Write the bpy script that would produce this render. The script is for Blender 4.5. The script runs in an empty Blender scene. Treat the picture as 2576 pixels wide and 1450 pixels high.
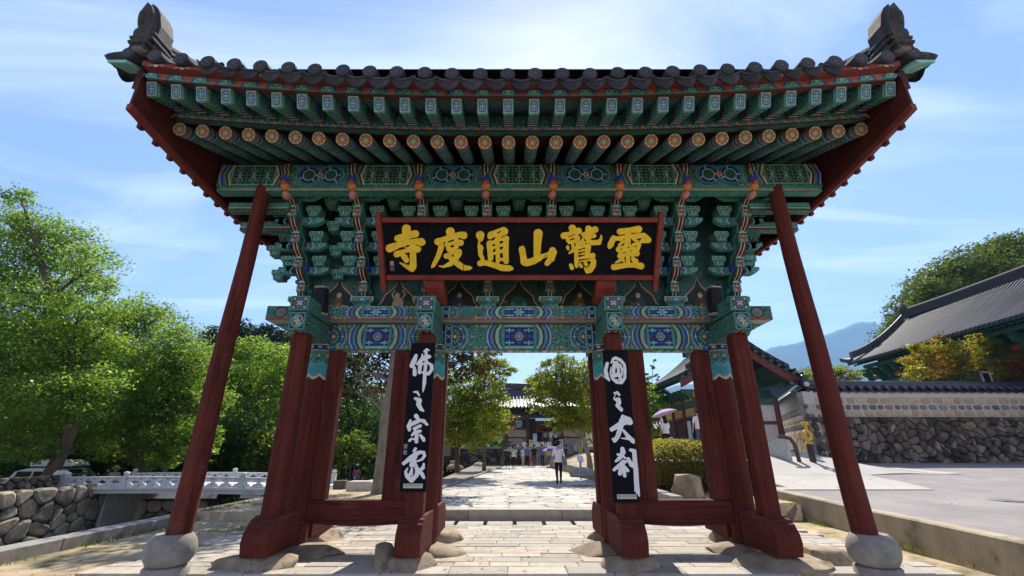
import bpy, bmesh, math, random
import numpy as np
from mathutils import Vector, Matrix
random.seed(7)
R = math.radians
SC = bpy.context.scene
COL = SC.collection

# ------------------------------------------------------------------ camera, sky, sun, exposure
CAM_H, PITCH, FOC = 1.6, R(20.21), 1100.0 / 2576.0
cam_d = bpy.data.cameras.new('camera')
cam_d.sensor_width = 36.0
cam_d.lens = 36.0 * FOC
cam_d.clip_start, cam_d.clip_end = 0.05, 9000
cam = bpy.data.objects.new('camera', cam_d)
COL.objects.link(cam)
cam.location = (0, 0, CAM_H)
cam.rotation_euler = (R(90) + PITCH, 0, 0)
SC.camera = cam
SC.render.resolution_x, SC.render.resolution_y = 1024, 576

SUN_EL, SUN_AZ = R(47.5), R(8.0)          # ahead of the camera, a little to the right
world = bpy.data.worlds.new('World')
SC.world = world
world.use_nodes = True
wn, wl = world.node_tree.nodes, world.node_tree.links
wn.clear()
w_out = wn.new('ShaderNodeOutputWorld')
w_bg = wn.new('ShaderNodeBackground')
w_bg.inputs['Strength'].default_value = 0.088
w_sky = wn.new('ShaderNodeTexSky')
w_sky.sky_type = 'NISHITA'
w_sky.sun_disc = False
w_sky.sun_elevation = SUN_EL
w_sky.sun_rotation = SUN_AZ
w_sky.air_density, w_sky.dust_density, w_sky.ozone_density = 1.0, 0.22, 2.0
# thin cirrus: the direction is flattened onto a high plane, so streaks get longer near the horizon
w_tc = wn.new('ShaderNodeTexCoord')
w_sep = wn.new('ShaderNodeSeparateXYZ')
wl.new(w_tc.outputs['Generated'], w_sep.inputs[0])
w_zc = wn.new('ShaderNodeMath'); w_zc.operation = 'MAXIMUM'; w_zc.inputs[1].default_value = 0.06
wl.new(w_sep.outputs['Z'], w_zc.inputs[0])
w_dx = wn.new('ShaderNodeMath'); w_dx.operation = 'DIVIDE'
w_dy = wn.new('ShaderNodeMath'); w_dy.operation = 'DIVIDE'
wl.new(w_sep.outputs['X'], w_dx.inputs[0]); wl.new(w_zc.outputs[0], w_dx.inputs[1])
wl.new(w_sep.outputs['Y'], w_dy.inputs[0]); wl.new(w_zc.outputs[0], w_dy.inputs[1])
w_cmb = wn.new('ShaderNodeCombineXYZ')
wl.new(w_dx.outputs[0], w_cmb.inputs[0]); wl.new(w_dy.outputs[0], w_cmb.inputs[1])
w_map = wn.new('ShaderNodeMapping')
w_map.inputs['Rotation'].default_value = (0, 0, R(-38))
w_map.inputs['Scale'].default_value = (0.55, 1.5, 1)
w_map.inputs['Location'].default_value = (2.3, 0.6, 0)
wl.new(w_cmb.outputs[0], w_map.inputs['Vector'])
w_n1 = wn.new('ShaderNodeTexNoise')
w_n1.inputs['Scale'].default_value = 1.15
w_n1.inputs['Detail'].default_value = 7
w_n1.inputs['Roughness'].default_value = 0.56
w_n1.inputs['Distortion'].default_value = 0.7
wl.new(w_map.outputs[0], w_n1.inputs['Vector'])
w_rmp = wn.new('ShaderNodeValToRGB')
w_rmp.color_ramp.elements[0].position = 0.46
w_rmp.color_ramp.elements[0].color = (0, 0, 0, 1)
w_rmp.color_ramp.elements[1].position = 0.76
w_rmp.color_ramp.elements[1].color = (0.55, 0.55, 0.55, 1)
wl.new(w_n1.outputs['Fac'], w_rmp.inputs[0])
w_mix = wn.new('ShaderNodeMix'); w_mix.data_type = 'RGBA'
w_mix.inputs['B'].default_value = (8.2, 8.6, 9.2, 1)
wl.new(w_rmp.outputs[0], w_mix.inputs['Factor'])
w_tint = wn.new('ShaderNodeMix'); w_tint.data_type = 'RGBA'; w_tint.blend_type = 'MULTIPLY'; w_tint.inputs['Factor'].default_value = 1
w_tint.inputs['B'].default_value = (1.03, .90, 1.03, 1)
wl.new(w_sky.outputs[0], w_tint.inputs['A'])
wl.new(w_tint.outputs['Result'], w_mix.inputs['A'])
wl.new(w_mix.outputs['Result'], w_bg.inputs['Color'])
wl.new(w_bg.outputs[0], w_out.inputs['Surface'])

sun_d = bpy.data.lights.new('sun', 'SUN')
sun_d.energy = 4.6
sun_d.angle = R(0.53)
sun_d.color = (1.0, 0.93, 0.82)
sun = bpy.data.objects.new('sun', sun_d)
COL.objects.link(sun)
sdir = Vector((math.sin(SUN_AZ) * math.cos(SUN_EL), math.cos(SUN_AZ) * math.cos(SUN_EL), math.sin(SUN_EL)))
sun.rotation_euler = sdir.to_track_quat('Z', 'Y').to_euler()
sun.location = sdir * 60

vs = SC.view_settings
vs.view_transform, vs.look, vs.gamma, vs.use_curve_mapping = 'Standard', 'None', 1.0, False
vs.exposure = 1.2
SC.render.engine = 'CYCLES'
SC.cycles.use_denoising = True
SC.cycles.max_bounces = 8
SC.cycles.diffuse_bounces = 4
SC.cycles.transparent_max_bounces = 8

# ------------------------------------------------------------------ sighting: a photo pixel (2576 px wide) to a point at a distance or on a level
def ray(px, py):
    a, b = (px - 1288) / 1100.0, (py - 725) / 1100.0
    c, s = math.cos(PITCH), math.sin(PITCH)
    return Vector((a, c + b * s, s - b * c))
def at_y(px, py, y):
    d = ray(px, py); t = y / d.y
    return Vector((d.x * t, y, CAM_H + d.z * t))
def at_z(px, py, z):
    d = ray(px, py); t = (z - CAM_H) / d.z
    return Vector((d.x * t, d.y * t, z))

# ------------------------------------------------------------------ materials
MATS = {}
def _mat(name):
    m = bpy.data.materials.new(name); m.use_nodes = True
    nt = m.node_tree; nt.nodes.clear()
    out = nt.nodes.new('ShaderNodeOutputMaterial')
    MATS[name] = m
    return m, nt.nodes, nt.links, out
def noise(n, l, src, scale, detail=3, rough=.55, stretch=None, off=None):
    t = n.new('ShaderNodeTexNoise')
    t.inputs['Scale'].default_value = scale
    t.inputs['Detail'].default_value = detail
    t.inputs['Roughness'].default_value = rough
    if stretch:
        mp = n.new('ShaderNodeMapping'); mp.inputs['Scale'].default_value = stretch
        l.new(src, mp.inputs['Vector']); l.new(mp.outputs[0], t.inputs['Vector'])
    else:
        l.new(src, t.inputs['Vector'])
    return t.outputs['Fac']
def ramp(n, l, fac, stops):
    r = n.new('ShaderNodeValToRGB')
    e = r.color_ramp.elements
    while len(e) < len(stops): e.new(0.5)
    for i, (p, c) in enumerate(stops):
        e[i].position = p
        e[i].color = (c[0], c[1], c[2], 1) if hasattr(c, '__len__') else (c, c, c, 1)
    l.new(fac, r.inputs[0])
    return r.outputs[0]
def mixc(n, l, fac, a, b, blend='MIX'):
    m = n.new('ShaderNodeMix'); m.data_type = 'RGBA'; m.blend_type = blend
    for k, x in (('Factor', fac), ('A', a), ('B', b)):
        if hasattr(x, 'is_output'): l.new(x, m.inputs[k])
        elif k == 'Factor': m.inputs[k].default_value = x
        else: m.inputs[k].default_value = (x[0], x[1], x[2], 1)
    return m.outputs['Result']
def sc(c, k): return tuple(min(1, x * k) for x in c)
def math_n(n, l, op, a, b=None):
    m = n.new('ShaderNodeMath'); m.operation = op
    for i, x in enumerate((a, b)):
        if x is None: continue
        if hasattr(x, 'is_output'): l.new(x, m.inputs[i])
        else: m.inputs[i].default_value = x
    return m.outputs[0]
def coord(n, world_space=False):
    if world_space:
        return n.new('ShaderNodeNewGeometry').outputs['Position']
    return n.new('ShaderNodeTexCoord').outputs['Object']
def surf(name, c, rough=.7, var=.25, scale=6, bump=.15, bscale=None, stretch=None, rnd=0.0, hue=None, ws=False, spec=.3, detail=4, spots=None, metal=0, mid=None):
    """plain weathered surface: colour drifting by noise, an optional per-object shift, fine relief"""
    if name in MATS: return MATS[name]
    m, n, l, out = _mat(name)
    b = n.new('ShaderNodeBsdfPrincipled')
    co = coord(n, ws)
    f = noise(n, l, co, scale, detail, .6, stretch)
    lo, hi = sc(c, 1 - var), sc(c, 1 + var)
    stops = [(.3, lo), (.7, hi)] if mid is None else [(.3, lo), (.5, mid), (.7, hi)]
    colr = ramp(n, l, f, stops)
    if rnd or hue:
        oi = n.new('ShaderNodeObjectInfo')
        if hue:
            w = n.new('ShaderNodeTexWhiteNoise'); w.noise_dimensions = '1D'
            l.new(oi.outputs['Random'], w.inputs['W'])
            colr = mixc(n, l, math_n(n, l, 'MULTIPLY', w.outputs['Value'], 0.85), colr, hue)
        if rnd:
            v = n.new('ShaderNodeMapRange')
            v.inputs['To Min'].default_value = 1 - rnd; v.inputs['To Max'].default_value = 1 + rnd
            l.new(oi.outputs['Random'], v.inputs['Value'])
            hs = n.new('ShaderNodeHueSaturation')
            l.new(v.outputs[0], hs.inputs['Value']); l.new(colr, hs.inputs['Color'])
            colr = hs.outputs[0]
    if spots:
        (sc_, thr, scol) = spots
        f2 = noise(n, l, co, sc_, 6, .65)
        g = ramp(n, l, f2, [(thr, 0), (thr + .12, 1)])
        colr = mixc(n, l, g, colr, scol)
    l.new(colr, b.inputs['Base Color'])
    b.inputs['Roughness'].default_value = rough
    b.inputs['Metallic'].default_value = metal
    b.inputs['Specular IOR Level'].default_value = spec
    if bump:
        bp = n.new('ShaderNodeBump'); bp.inputs['Strength'].default_value = bump
        bp.inputs['Distance'].default_value = 0.02
        f3 = noise(n, l, co, bscale or scale * 5, 4, .65, stretch)
        l.new(f3, bp.inputs['Height']); l.new(bp.outputs[0], b.inputs['Normal'])
    l.new(b.outputs[0], out.inputs[0])
    return m
def scroll(name, bg, line, hi, scale, freq=34, rough=.62):
    """dancheong scrollwork: nested cloud curls of pale line on a dark painted ground"""
    m, n, l, out = _mat(name)
    b = n.new('ShaderNodeBsdfPrincipled')
    co = coord(n)
    wob = n.new('ShaderNodeTexNoise'); wob.inputs['Scale'].default_value = scale * 1.6
    l.new(co, wob.inputs['Vector'])
    add = n.new('ShaderNodeVectorMath'); add.operation = 'MULTIPLY_ADD'
    l.new(wob.outputs['Color'], add.inputs[0]); add.inputs[1].default_value = (.05, .05, .05); l.new(co, add.inputs[2])
    v = n.new('ShaderNodeTexVoronoi'); v.inputs['Scale'].default_value = scale
    l.new(add.outputs[0], v.inputs['Vector'])
    s = math_n(n, l, 'SINE', math_n(n, l, 'MULTIPLY', v.outputs['Distance'], freq))
    g = ramp(n, l, s, [(.45, 0), (.62, 1)])
    c1 = mixc(n, l, g, bg, line)
    hot = ramp(n, l, v.outputs['Distance'], [(.10, 1), (.16, 0)])
    c1 = mixc(n, l, hot, c1, hi)
    dirt = noise(n, l, co, 3, 4)
    c1 = mixc(n, l, ramp(n, l, dirt, [(.35, .35), (.7, 0)]), c1, (.03, .025, .02))
    l.new(c1, b.inputs['Base Color']); b.inputs['Roughness'].default_value = rough
    b.inputs['Specular IOR Level'].default_value = .25
    l.new(b.outputs[0], out.inputs[0])
    return m
def leaf(name, c, t, var=.35, mixt=.45, scale=.6, autumn=None):
    """thin leaves: diffuse front, light coming through from behind, a weak wax sheen; hue drifts over the crown and per leaf"""
    m, n, l, out = _mat(name)
    co = coord(n, True)
    ge = n.new('ShaderNodeNewGeometry')
    f = noise(n, l, co, scale, 3)
    rr = math_n(n, l, 'ADD', math_n(n, l, 'MULTIPLY', ge.outputs['Random Per Island'], .5), math_n(n, l, 'MULTIPLY', f, .6))
    a = ramp(n, l, rr, [(.2, sc(c, 1 - var)), (.8, sc(c, 1 + var))])
    tr = ramp(n, l, rr, [(.2, sc(t, 1 - var)), (.8, sc(t, 1 + var))])
    if autumn:
        thr, ac = autumn
        g = ramp(n, l, math_n(n, l, 'ADD', noise(n, l, co, scale * 1.3, 4, .6, None), math_n(n, l, 'MULTIPLY', ge.outputs['Random Per Island'], .12)), [(thr, 0), (thr + .12, 1)])
        a = mixc(n, l, g, a, ac); tr = mixc(n, l, g, tr, sc(ac, 1.5))
    d = n.new('ShaderNodeBsdfDiffuse'); l.new(a, d.inputs[0])
    x = n.new('ShaderNodeBsdfTranslucent'); l.new(tr, x.inputs[0])
    gl = n.new('ShaderNodeBsdfGlossy'); gl.inputs['Roughness'].default_value = .38
    gl.inputs[0].default_value = (.9, .95, .9, 1)
    m1 = n.new('ShaderNodeMixShader'); m1.inputs[0].default_value = mixt
    l.new(d.outputs[0], m1.inputs[1]); l.new(x.outputs[0], m1.inputs[2])
    m2 = n.new('ShaderNodeMixShader'); m2.inputs[0].default_value = .025
    l.new(m1.outputs[0], m2.inputs[1]); l.new(gl.outputs[0], m2.inputs[2])
    l.new(m2.outputs[0], out.inputs[0])
    return m
def timber(name, c, axis, crack=.6, rough=.84):
    """painted timber: grain and drying checks run along one axis"""
    m, n, l, out = _mat(name)
    b = n.new('ShaderNodeBsdfPrincipled')
    co = coord(n)
    st = [14, 14, 14]; st['xyz'.index(axis)] = .55
    g = noise(n, l, co, 1.0, 5, .6, st)
    big = noise(n, l, co, 1.3, 4, .6)
    colr = ramp(n, l, g, [(.3, sc(c, .68)), (.7, sc(c, 1.32))])
    colr = mixc(n, l, ramp(n, l, big, [(.35, .5), (.65, 0)]), colr, sc(c, .55))
    fd = noise(n, l, co, 2.2, 6, .7, [1.6 if i != 'xyz'.index(axis) else .5 for i in range(3)])
    colr = mixc(n, l, ramp(n, l, fd, [(.55, 0), (.72, .35)]), colr, (.24, .085, .055))
    st2 = [9, 9, 9]; st2['xyz'.index(axis)] = .25
    ck = noise(n, l, co, 1.0, 2, .4, st2)
    k = ramp(n, l, ck, [(.482, 0), (.497, crack), (.503, crack), (.518, 0)])
    colr = mixc(n, l, k, colr, (.012, .006, .005))
    l.new(colr, b.inputs['Base Color'])
    b.inputs['Roughness'].default_value = rough
    b.inputs['Specular IOR Level'].default_value = .18
    bp = n.new('ShaderNodeBump'); bp.inputs['Strength'].default_value = .5; bp.inputs['Distance'].default_value = .012
    hh = math_n(n, l, 'SUBTRACT', g, math_n(n, l, 'MULTIPLY', k, 1.2))
    l.new(hh, bp.inputs['Height']); l.new(bp.outputs[0], b.inputs['Normal'])
    l.new(b.outputs[0], out.inputs[0])
    return m

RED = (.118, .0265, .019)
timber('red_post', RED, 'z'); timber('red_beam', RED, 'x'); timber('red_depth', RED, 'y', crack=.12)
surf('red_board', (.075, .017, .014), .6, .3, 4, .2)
surf('red_frame', (.2, .04, .03), .55, .25, 5, .15)
PAINT = dict(teal_dark=(.02, .095, .08), teal=(.06, .25, .205), teal_light=(.23, .50, .44), teal_mid=(.12, .36, .27), lattice_ground=(.03, .022, .022), pale_green=(.40, .46, .28), blue=(.03, .065, .40), navy=(.012, .022, .1),
             vermilion=(.42, .085, .04), brown=(.085, .019, .017), cream=(.56, .48, .35), white=(.7, .68, .62), yellow=(.62, .4, .1),
             black=(.012, .012, .013), pink=(.55, .25, .2), skin_paint=(.5, .34, .22), olive=(.16, .12, .035), robe_blue=(.05, .07, .14), robe_brown=(.13, .06, .04),
             cyan=(.06, .30, .33), ink=(.025, .04, .035), orange=(.5, .2, .06))
for k_, c_ in PAINT.items(): surf(k_, c_, .6, .22, 7, .05)
scroll('scroll', (.02, .105, .09), (.15, .44, .37), (.42, .42, .22), 8, 30)
scroll('scroll_fine', (.028, .125, .11), (.23, .54, .47), (.06, .10, .45), 12, 28)
scroll('scroll_blue', (.018, .03, .11), (.12, .38, .30), (.42, .10, .05), 10, 28)
scroll('scroll_light', (.035, .15, .125), (.20, .50, .43), (.5, .5, .3), 9, 30)
scroll('scroll_rafter', (.04, .10, .125), (.21, .46, .40), (.42, .16, .07), 8, 34)
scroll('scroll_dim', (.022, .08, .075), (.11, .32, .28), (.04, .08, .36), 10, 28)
surf('sign_black', (.007, .0075, .011), .8, .35, 8, .08, stretch=(1, .3, .3), spec=.12)
surf('sign_gold', (.93, .60, .035), .5, .14, 14, .12, bscale=60)
surf('sign_gold_edge', (.5, .36, .14), .55, .15, 20, .1)
surf('sign_white', (.80, .80, .78), .6, .1, 20, .05)
surf('plate_silver', (.5, .48, .42), .4, .08, 12, .02, metal=.3)
surf('tile', (.045, .047, .054), .78, .45, 7, .45, rnd=.25, spec=.15, spots=(5, .60, (.15, .16, .14)))
surf('tile_far', (.062, .062, .068), .5, .35, 3, .25, rnd=.18)
surf('tile_black', (.022, .024, .032), .3, .3, 4, .12, rnd=.2, spec=.5)
surf('ridge_stack', (.05, .048, .046), .75, .4, 9, .4)
surf('ridge_mortar', (.16, .145, .12), .8, .2, 9, .2)
surf('granite', (.42, .365, .285), .85, .24, 5, .5, bscale=45, rnd=.2, hue=(.40, .37, .33), spots=(2.2, .62, (.22, .18, .13)))
surf('granite_grey', (.27, .25, .22), .85, .2, 8, .35, bscale=60, rnd=.1, spots=(3.5, .6, (.2, .18, .14)))
surf('foundation', (.31, .24, .165), .9, .35, 3.2, .6, bscale=26, rnd=.15, spots=(2.6, .58, (.12, .095, .06)))
surf('flagstone', (.42, .385, .325), .8, .2, 2.5, .35, bscale=22, rnd=.2, ws=True, spots=(.7, .60, (.33, .28, .21)))
surf('joint', (.23, .195, .15), .95, .3, 8, .3)
surf('dirt', (.42, .325, .20), .95, .3, 1.2, .6, bscale=16, ws=True, spots=(.75, .50, (.17, .15, .07)))
surf('earth', (.085, .075, .042), .95, .35, .8, .5, bscale=10, ws=True, spots=(.4, .52, (.075, .085, .03)))
surf('asphalt', (.25, .225, .212), .85, .14, 1.3, .35, bscale=90, ws=True, spots=(.5, .52, (.31, .28, .25)))
surf('road_paving', (.40, .37, .32), .8, .1, 1.0, .15, bscale=60, ws=True)
surf('concrete', (.37, .31, .215), .85, .25, 2.2, .3, bscale=30, stretch=(1, 1, .3), spots=(1.6, .58, (.17, .14, .085)))
surf('concrete_grey', (.42, .41, .38), .85, .15, 4, .2)
surf('bridge_stone', (.52, .52, .5), .8, .14, 3, .2, bscale=30, spots=(2.4, .64, (.25, .25, .22)))
surf('wall_stone', (.32, .25, .17), .9, .3, 2.6, .5, bscale=16, rnd=.3, hue=(.22, .20, .17), ws=True, spots=(1.1, .62, (.08, .075, .06)))
surf('creek_stone', (.31, .25, .165), .9, .3, 2.2, .55, bscale=10, rnd=.25, hue=(.28, .25, .19), ws=True, spots=(1.2, .5, (.10, .09, .06)))
surf('rubble_dark', (.10, .085, .066), .9, .5, 3.4, .8, bscale=14, rnd=.6, hue=(.24, .185, .125), ws=True, spots=(1.3, .48, (.035, .035, .035)))
surf('pale_stone', (.45, .32, .20), .85, .18, 4, .3, rnd=.18, hue=(.36, .31, .24))
surf('dark_stone', (.12, .12, .125), .85, .25, 4, .3, rnd=.3, hue=(.20, .19, .18))
surf('plaster', (.57, .51, .43), .9, .1, 2, .1)
surf('mortar_pale', (.47, .40, .30), .9, .15, 3, .3)
surf('mortar_dark', (.045, .042, .038), .95, .3, 5, .4)
surf('bark', (.105, .078, .052), .9, .4, 5, .7, bscale=18, stretch=(1, 1, .25), rnd=.2)
surf('bark_pale', (.24, .20, .15), .85, .35, 3.5, .4, bscale=14, stretch=(1, 1, .5), spots=(3.2, .55, (.13, .11, .075)))
surf('twig', (.07, .052, .036), .9, .3, 9, 0)
surf('metal_dark', (.02, .02, .022), .45, .2, 9, .05)
surf('metal_grey', (.3, .3, .3), .45, .15, 9, .05)
surf('car_paint', (.62, .64, .64), .25, .04, 2, 0, spec=.6)
surf('glass_dark', (.012, .015, .018), .08, .1, 2, 0, spec=.7)
surf('rubber', (.018, .018, .018), .8, .2, 8, .1)
surf('chrome', (.55, .55, .56), .2, .05, 2, 0, metal=1)
surf('yellow_iron', (.55, .34, .02), .42, .15, 5, .08)
surf('speaker_cloth', (.016, .017, .022), .8, .2, 40, .1)
surf('plastic_grey', (.36, .35, .32), .5, .08, 8, 0)
surf('red_wall', (.13, .035, .03), .6, .2, 3, .1)
surf('green_timber', (.03, .11, .075), .6, .3, 5, .15)
surf('green_dark', (.014, .05, .035), .65, .35, 4, .15)
surf('ochre_panel', (.48, .30, .10), .8, .12, 3, .05)
surf('tan_panel', (.42, .30, .20), .85, .1, 3, .05)
surf('door_dark', (.028, .018, .015), .7, .3, 5, .05)
surf('old_timber', (.075, .068, .055), .8, .3, 5, .2)
surf('banner_white', (.62, .64, .66), .8, .05, 4, 0)
surf('banner_yellow', (.62, .55, .16), .8, .05, 4, 0)
surf('print_grey', (.2, .21, .24), .8, .1, 9, 0)
surf('print_teal', (.12, .36, .4), .8, .1, 9, 0)
surf('water', (.03, .035, .025), .08, .3, 1, .15, spec=.5)
surf('lantern_pink', (.5, .28, .22), .8, .3, 12, 0)
# broadleaf crowns
leaf('leaf_bright', (.088, .152, .024), (.27, .42, .04), var=.5, mixt=.52)
leaf('leaf_mid', (.07, .115, .013), (.20, .29, .02), var=.45, mixt=.48)
leaf('leaf_deep', (.036, .075, .018), (.09, .18, .026))
leaf('leaf_pine', (.024, .048, .022), (.03, .06, .022), mixt=.2)
leaf('leaf_hill', (.095, .135, .022), (.18, .24, .025), mixt=.3)
leaf('leaf_turning', (.10, .135, .013), (.31, .38, .02), mixt=.52, var=.45, autumn=(.66, (.24, .10, .02)))
leaf('leaf_maple', (.15, .15, .015), (.36, .34, .02), autumn=(.575, (.30, .14, .015)), scale=.5)
leaf('leaf_red', (.22, .08, .03), (.36, .12, .035), autumn=(.52, (.14, .13, .03)), scale=.8)
leaf('leaf_silver', (.11, .16, .085), (.13, .21, .08))
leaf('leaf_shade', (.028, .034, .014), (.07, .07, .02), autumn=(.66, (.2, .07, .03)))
leaf('leaf_hedge_sunlit_top', (.42, .35, .03), (.4, .36, .03), mixt=.3, scale=1.5)  # yellow new shoots on the hedge top, with sunlit brightness put into the colour
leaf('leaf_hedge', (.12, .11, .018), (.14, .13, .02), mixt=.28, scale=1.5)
leaf('grass_blade', (.10, .12, .03), (.15, .18, .03))

# ------------------------------------------------------------------ mesh building
def link(o, parent=None):
    COL.objects.link(o)
    if parent is not None: o.parent = parent
    return o
def tag(o, label=None, cat=None, group=None, kind=None):
    if label: o['label'] = label
    if cat: o['category'] = cat
    if group: o['group'] = group
    if kind: o['kind'] = kind
    return o
def thing(name, label, cat, loc=(0, 0, 0), rz=0, group=None):
    o = link(bpy.data.objects.new(name, None))
    o.location = loc; o.rotation_euler = (0, 0, rz); o.empty_display_size = .2
    return tag(o, label, cat, group)
def use(o, name, parent=None, loc=None, rz=None):
    """another object on the same mesh"""
    c = o.copy(); c.name = name
    for k in ('label', 'category', 'group', 'kind'):
        if k in c: del c[k]
    COL.objects.link(c); c.parent = parent
    if loc is not None: c.location = loc
    if rz is not None: c.rotation_euler = (0, 0, rz)
    return c
def copy_tree(o, parent=None):
    c = o.copy(); COL.objects.link(c); c.parent = parent
    for ch in o.children: copy_tree(ch, c)
    return c
class MB:
    def __init__(s): s.v, s.f, s.m, s.k = [], [], [], 0
    def add(s, vs_, fs_, m):
        o = len(s.v)
        s.v.extend(tuple(p) for p in vs_)
        for f in fs_:
            s.f.append(tuple(i + o for i in f)); s.m.append(m)
    def box(s, x0, x1, y0, y1, z0, z1, m, ch=0):
        if ch <= 0:
            V = [(x, y, z) for x in (x0, x1) for y in (y0, y1) for z in (z0, z1)]
            s.add(V, [(0, 1, 3, 2), (4, 6, 7, 5), (0, 4, 5, 1), (2, 3, 7, 6), (0, 2, 6, 4), (1, 5, 7, 3)], m); return
        lo, hi = (x0, y0, z0), (x1, y1, z1)
        V, ix = [], {}
        for a in (0, 1):
            for b in (0, 1):
                for c in (0, 1):
                    for ax in range(3):
                        p = []
                        for i, t in enumerate((a, b, c)):
                            e = hi[i] if t else lo[i]
                            if i != ax: e += -ch if t else ch
                            p.append(e)
                        ix[(a, b, c, ax)] = len(V); V.append(p)
        F = []
        for ax in range(3):
            o1, o2 = [i for i in range(3) if i != ax]
            for t in (0, 1):
                q = []
                for (u, w) in ((0, 0), (1, 0), (1, 1), (0, 1)):
                    k = [0, 0, 0]; k[ax] = t; k[o1] = u; k[o2] = w
                    q.append(ix[(*k, ax)])
                F.append(tuple(q))
            for u in (0, 1):
                for w in (0, 1):
                    k0, k1 = [0, 0, 0], [0, 0, 0]
                    k0[o1] = k1[o1] = u; k0[o2] = k1[o2] = w; k1[ax] = 1
                    F.append((ix[(*k0, o1)], ix[(*k1, o1)], ix[(*k1, o2)], ix[(*k0, o2)]))
        for a in (0, 1):
            for b in (0, 1):
                for c in (0, 1): F.append((ix[(a, b, c, 0)], ix[(a, b, c, 1)], ix[(a, b, c, 2)]))
        s.add(V, F, m)
    def prism(s, prof, axis, a0, a1, m, m_side=None):
        n = len(prof)
        def P(a, u, w): return (a, u, w) if axis == 'x' else ((u, a, w) if axis == 'y' else (u, w, a))
        V = [P(a0, *p) for p in prof] + [P(a1, *p) for p in prof]
        s.add(V, [tuple(range(n)), tuple(range(2 * n - 1, n - 1, -1))], m)
        s.add(V, [(i, (i + 1) % n, n + (i + 1) % n, n + i) for i in range(n)], m_side or m)
    def tube(s, pts, rad, n=8, m='bark', caps=True):
        pts = [Vector(p) for p in pts]
        if not hasattr(rad, '__len__'): rad = [rad] * len(pts)
        V, prev = [], None
        for i, p in enumerate(pts):
            d = (pts[min(i + 1, len(pts) - 1)] - pts[max(i - 1, 0)]).normalized()
            if prev is None:
                a = d.cross(Vector((0, 0, 1)) if abs(d.z) < .9 else Vector((1, 0, 0))).normalized()
            else:
                a = (prev - d * prev.dot(d)).normalized()
            prev = a; b = d.cross(a)
            for k in range(n):
                t = 2 * math.pi * k / n
                V.append(p + (a * math.cos(t) + b * math.sin(t)) * rad[i])
        F = [(i * n + k, i * n + (k + 1) % n, (i + 1) * n + (k + 1) % n, (i + 1) * n + k) for i in range(len(pts) - 1) for k in range(n)]
        if caps: F += [tuple(range(n - 1, -1, -1)), tuple(range((len(pts) - 1) * n, len(pts) * n))]
        s.add(V, F, m)
    def lathe(s, prof, n=16, c=(0, 0, 0), m='granite', mats=None, sx=1, sy=1):
        V = [(c[0] + r * sx * math.cos(2 * math.pi * k / n), c[1] + r * sy * math.sin(2 * math.pi * k / n), c[2] + z) for r, z in prof for k in range(n)]
        o = len(s.v); s.v.extend(V)
        for i in range(len(prof) - 1):
            for k in range(n):
                s.f.append((o + i * n + k, o + i * n + (k + 1) % n, o + (i + 1) * n + (k + 1) % n, o + (i + 1) * n + k))
                s.m.append(mats[i] if mats else m)
        if prof[0][0] > 1e-4: s.f.append(tuple(o + k for k in range(n - 1, -1, -1))); s.m.append(mats[0] if mats else m)
        if prof[-1][0] > 1e-4: s.f.append(tuple(o + (len(prof) - 1) * n + k for k in range(n))); s.m.append(mats[-1] if mats else m)
    def blob(s, c, r, m, seed=0, amp=.15, sub=2, flat=None, floor=None, cuts=0):
        bm = bmesh.new(); bmesh.ops.create_icosphere(bm, subdivisions=sub, radius=1)
        rg = random.Random(seed); ph = [(Vector((rg.uniform(-1, 1), rg.uniform(-1, 1), rg.uniform(-1, 1))).normalized() * rg.uniform(1.2, 3.2), rg.uniform(0, 6)) for _ in range(6)]
        pl = [(Vector((rg.uniform(-1, 1), rg.uniform(-1, 1), rg.uniform(-.7, .9))).normalized(), rg.uniform(.62, .9)) for _ in range(cuts)]
        V = []
        for v in bm.verts:
            p = v.co.copy()
            for q_, d_ in pl:
                e_ = q_.dot(p) - d_
                if e_ > 0: p -= q_ * e_ * .93
            k = 1 + amp * sum(math.sin(q.dot(p) + f) for q, f in ph) / 2.2
            p = Vector((p.x * r[0], p.y * r[1], p.z * r[2])) * k
            if flat is not None and p.z > flat: p.z = flat + (p.z - flat) * .15
            if floor is not None and p.z < floor: p.z = floor
            V.append(p + Vector(c))
        F = [tuple(v.index for v in f.verts) for f in bm.faces]
        bm.free(); s.add(V, F, m)
    def build(s, name, parent=None, smooth=False, loc=None, rz=None, angle=None):
        me = bpy.data.meshes.new(name)
        me.from_pydata(s.v, [], s.f)
        names = []
        for x in s.m:
            if x not in names: names.append(x)
        for x in names: me.materials.append(MATS[x])
        d = {x: i for i, x in enumerate(names)}
        me.polygons.foreach_set('material_index', [d[x] for x in s.m])
        bm = bmesh.new(); bm.from_mesh(me)
        if angle is not None:
            bmesh.ops.remove_doubles(bm, verts=bm.verts, dist=1e-5)
        bmesh.ops.recalc_face_normals(bm, faces=bm.faces)
        if smooth or angle is not None:
            for f in bm.faces: f.smooth = True
        if angle is not None:
            for e in bm.edges:
                if len(e.link_faces) == 2 and e.calc_face_angle(0) > angle: e.smooth = False
        bm.to_mesh(me); bm.free()
        me.update()
        o = link(bpy.data.objects.new(name, me), parent)
        if loc is not None: o.location = loc
        if rz is not None: o.rotation_euler = (0, 0, rz)
        return o
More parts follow.
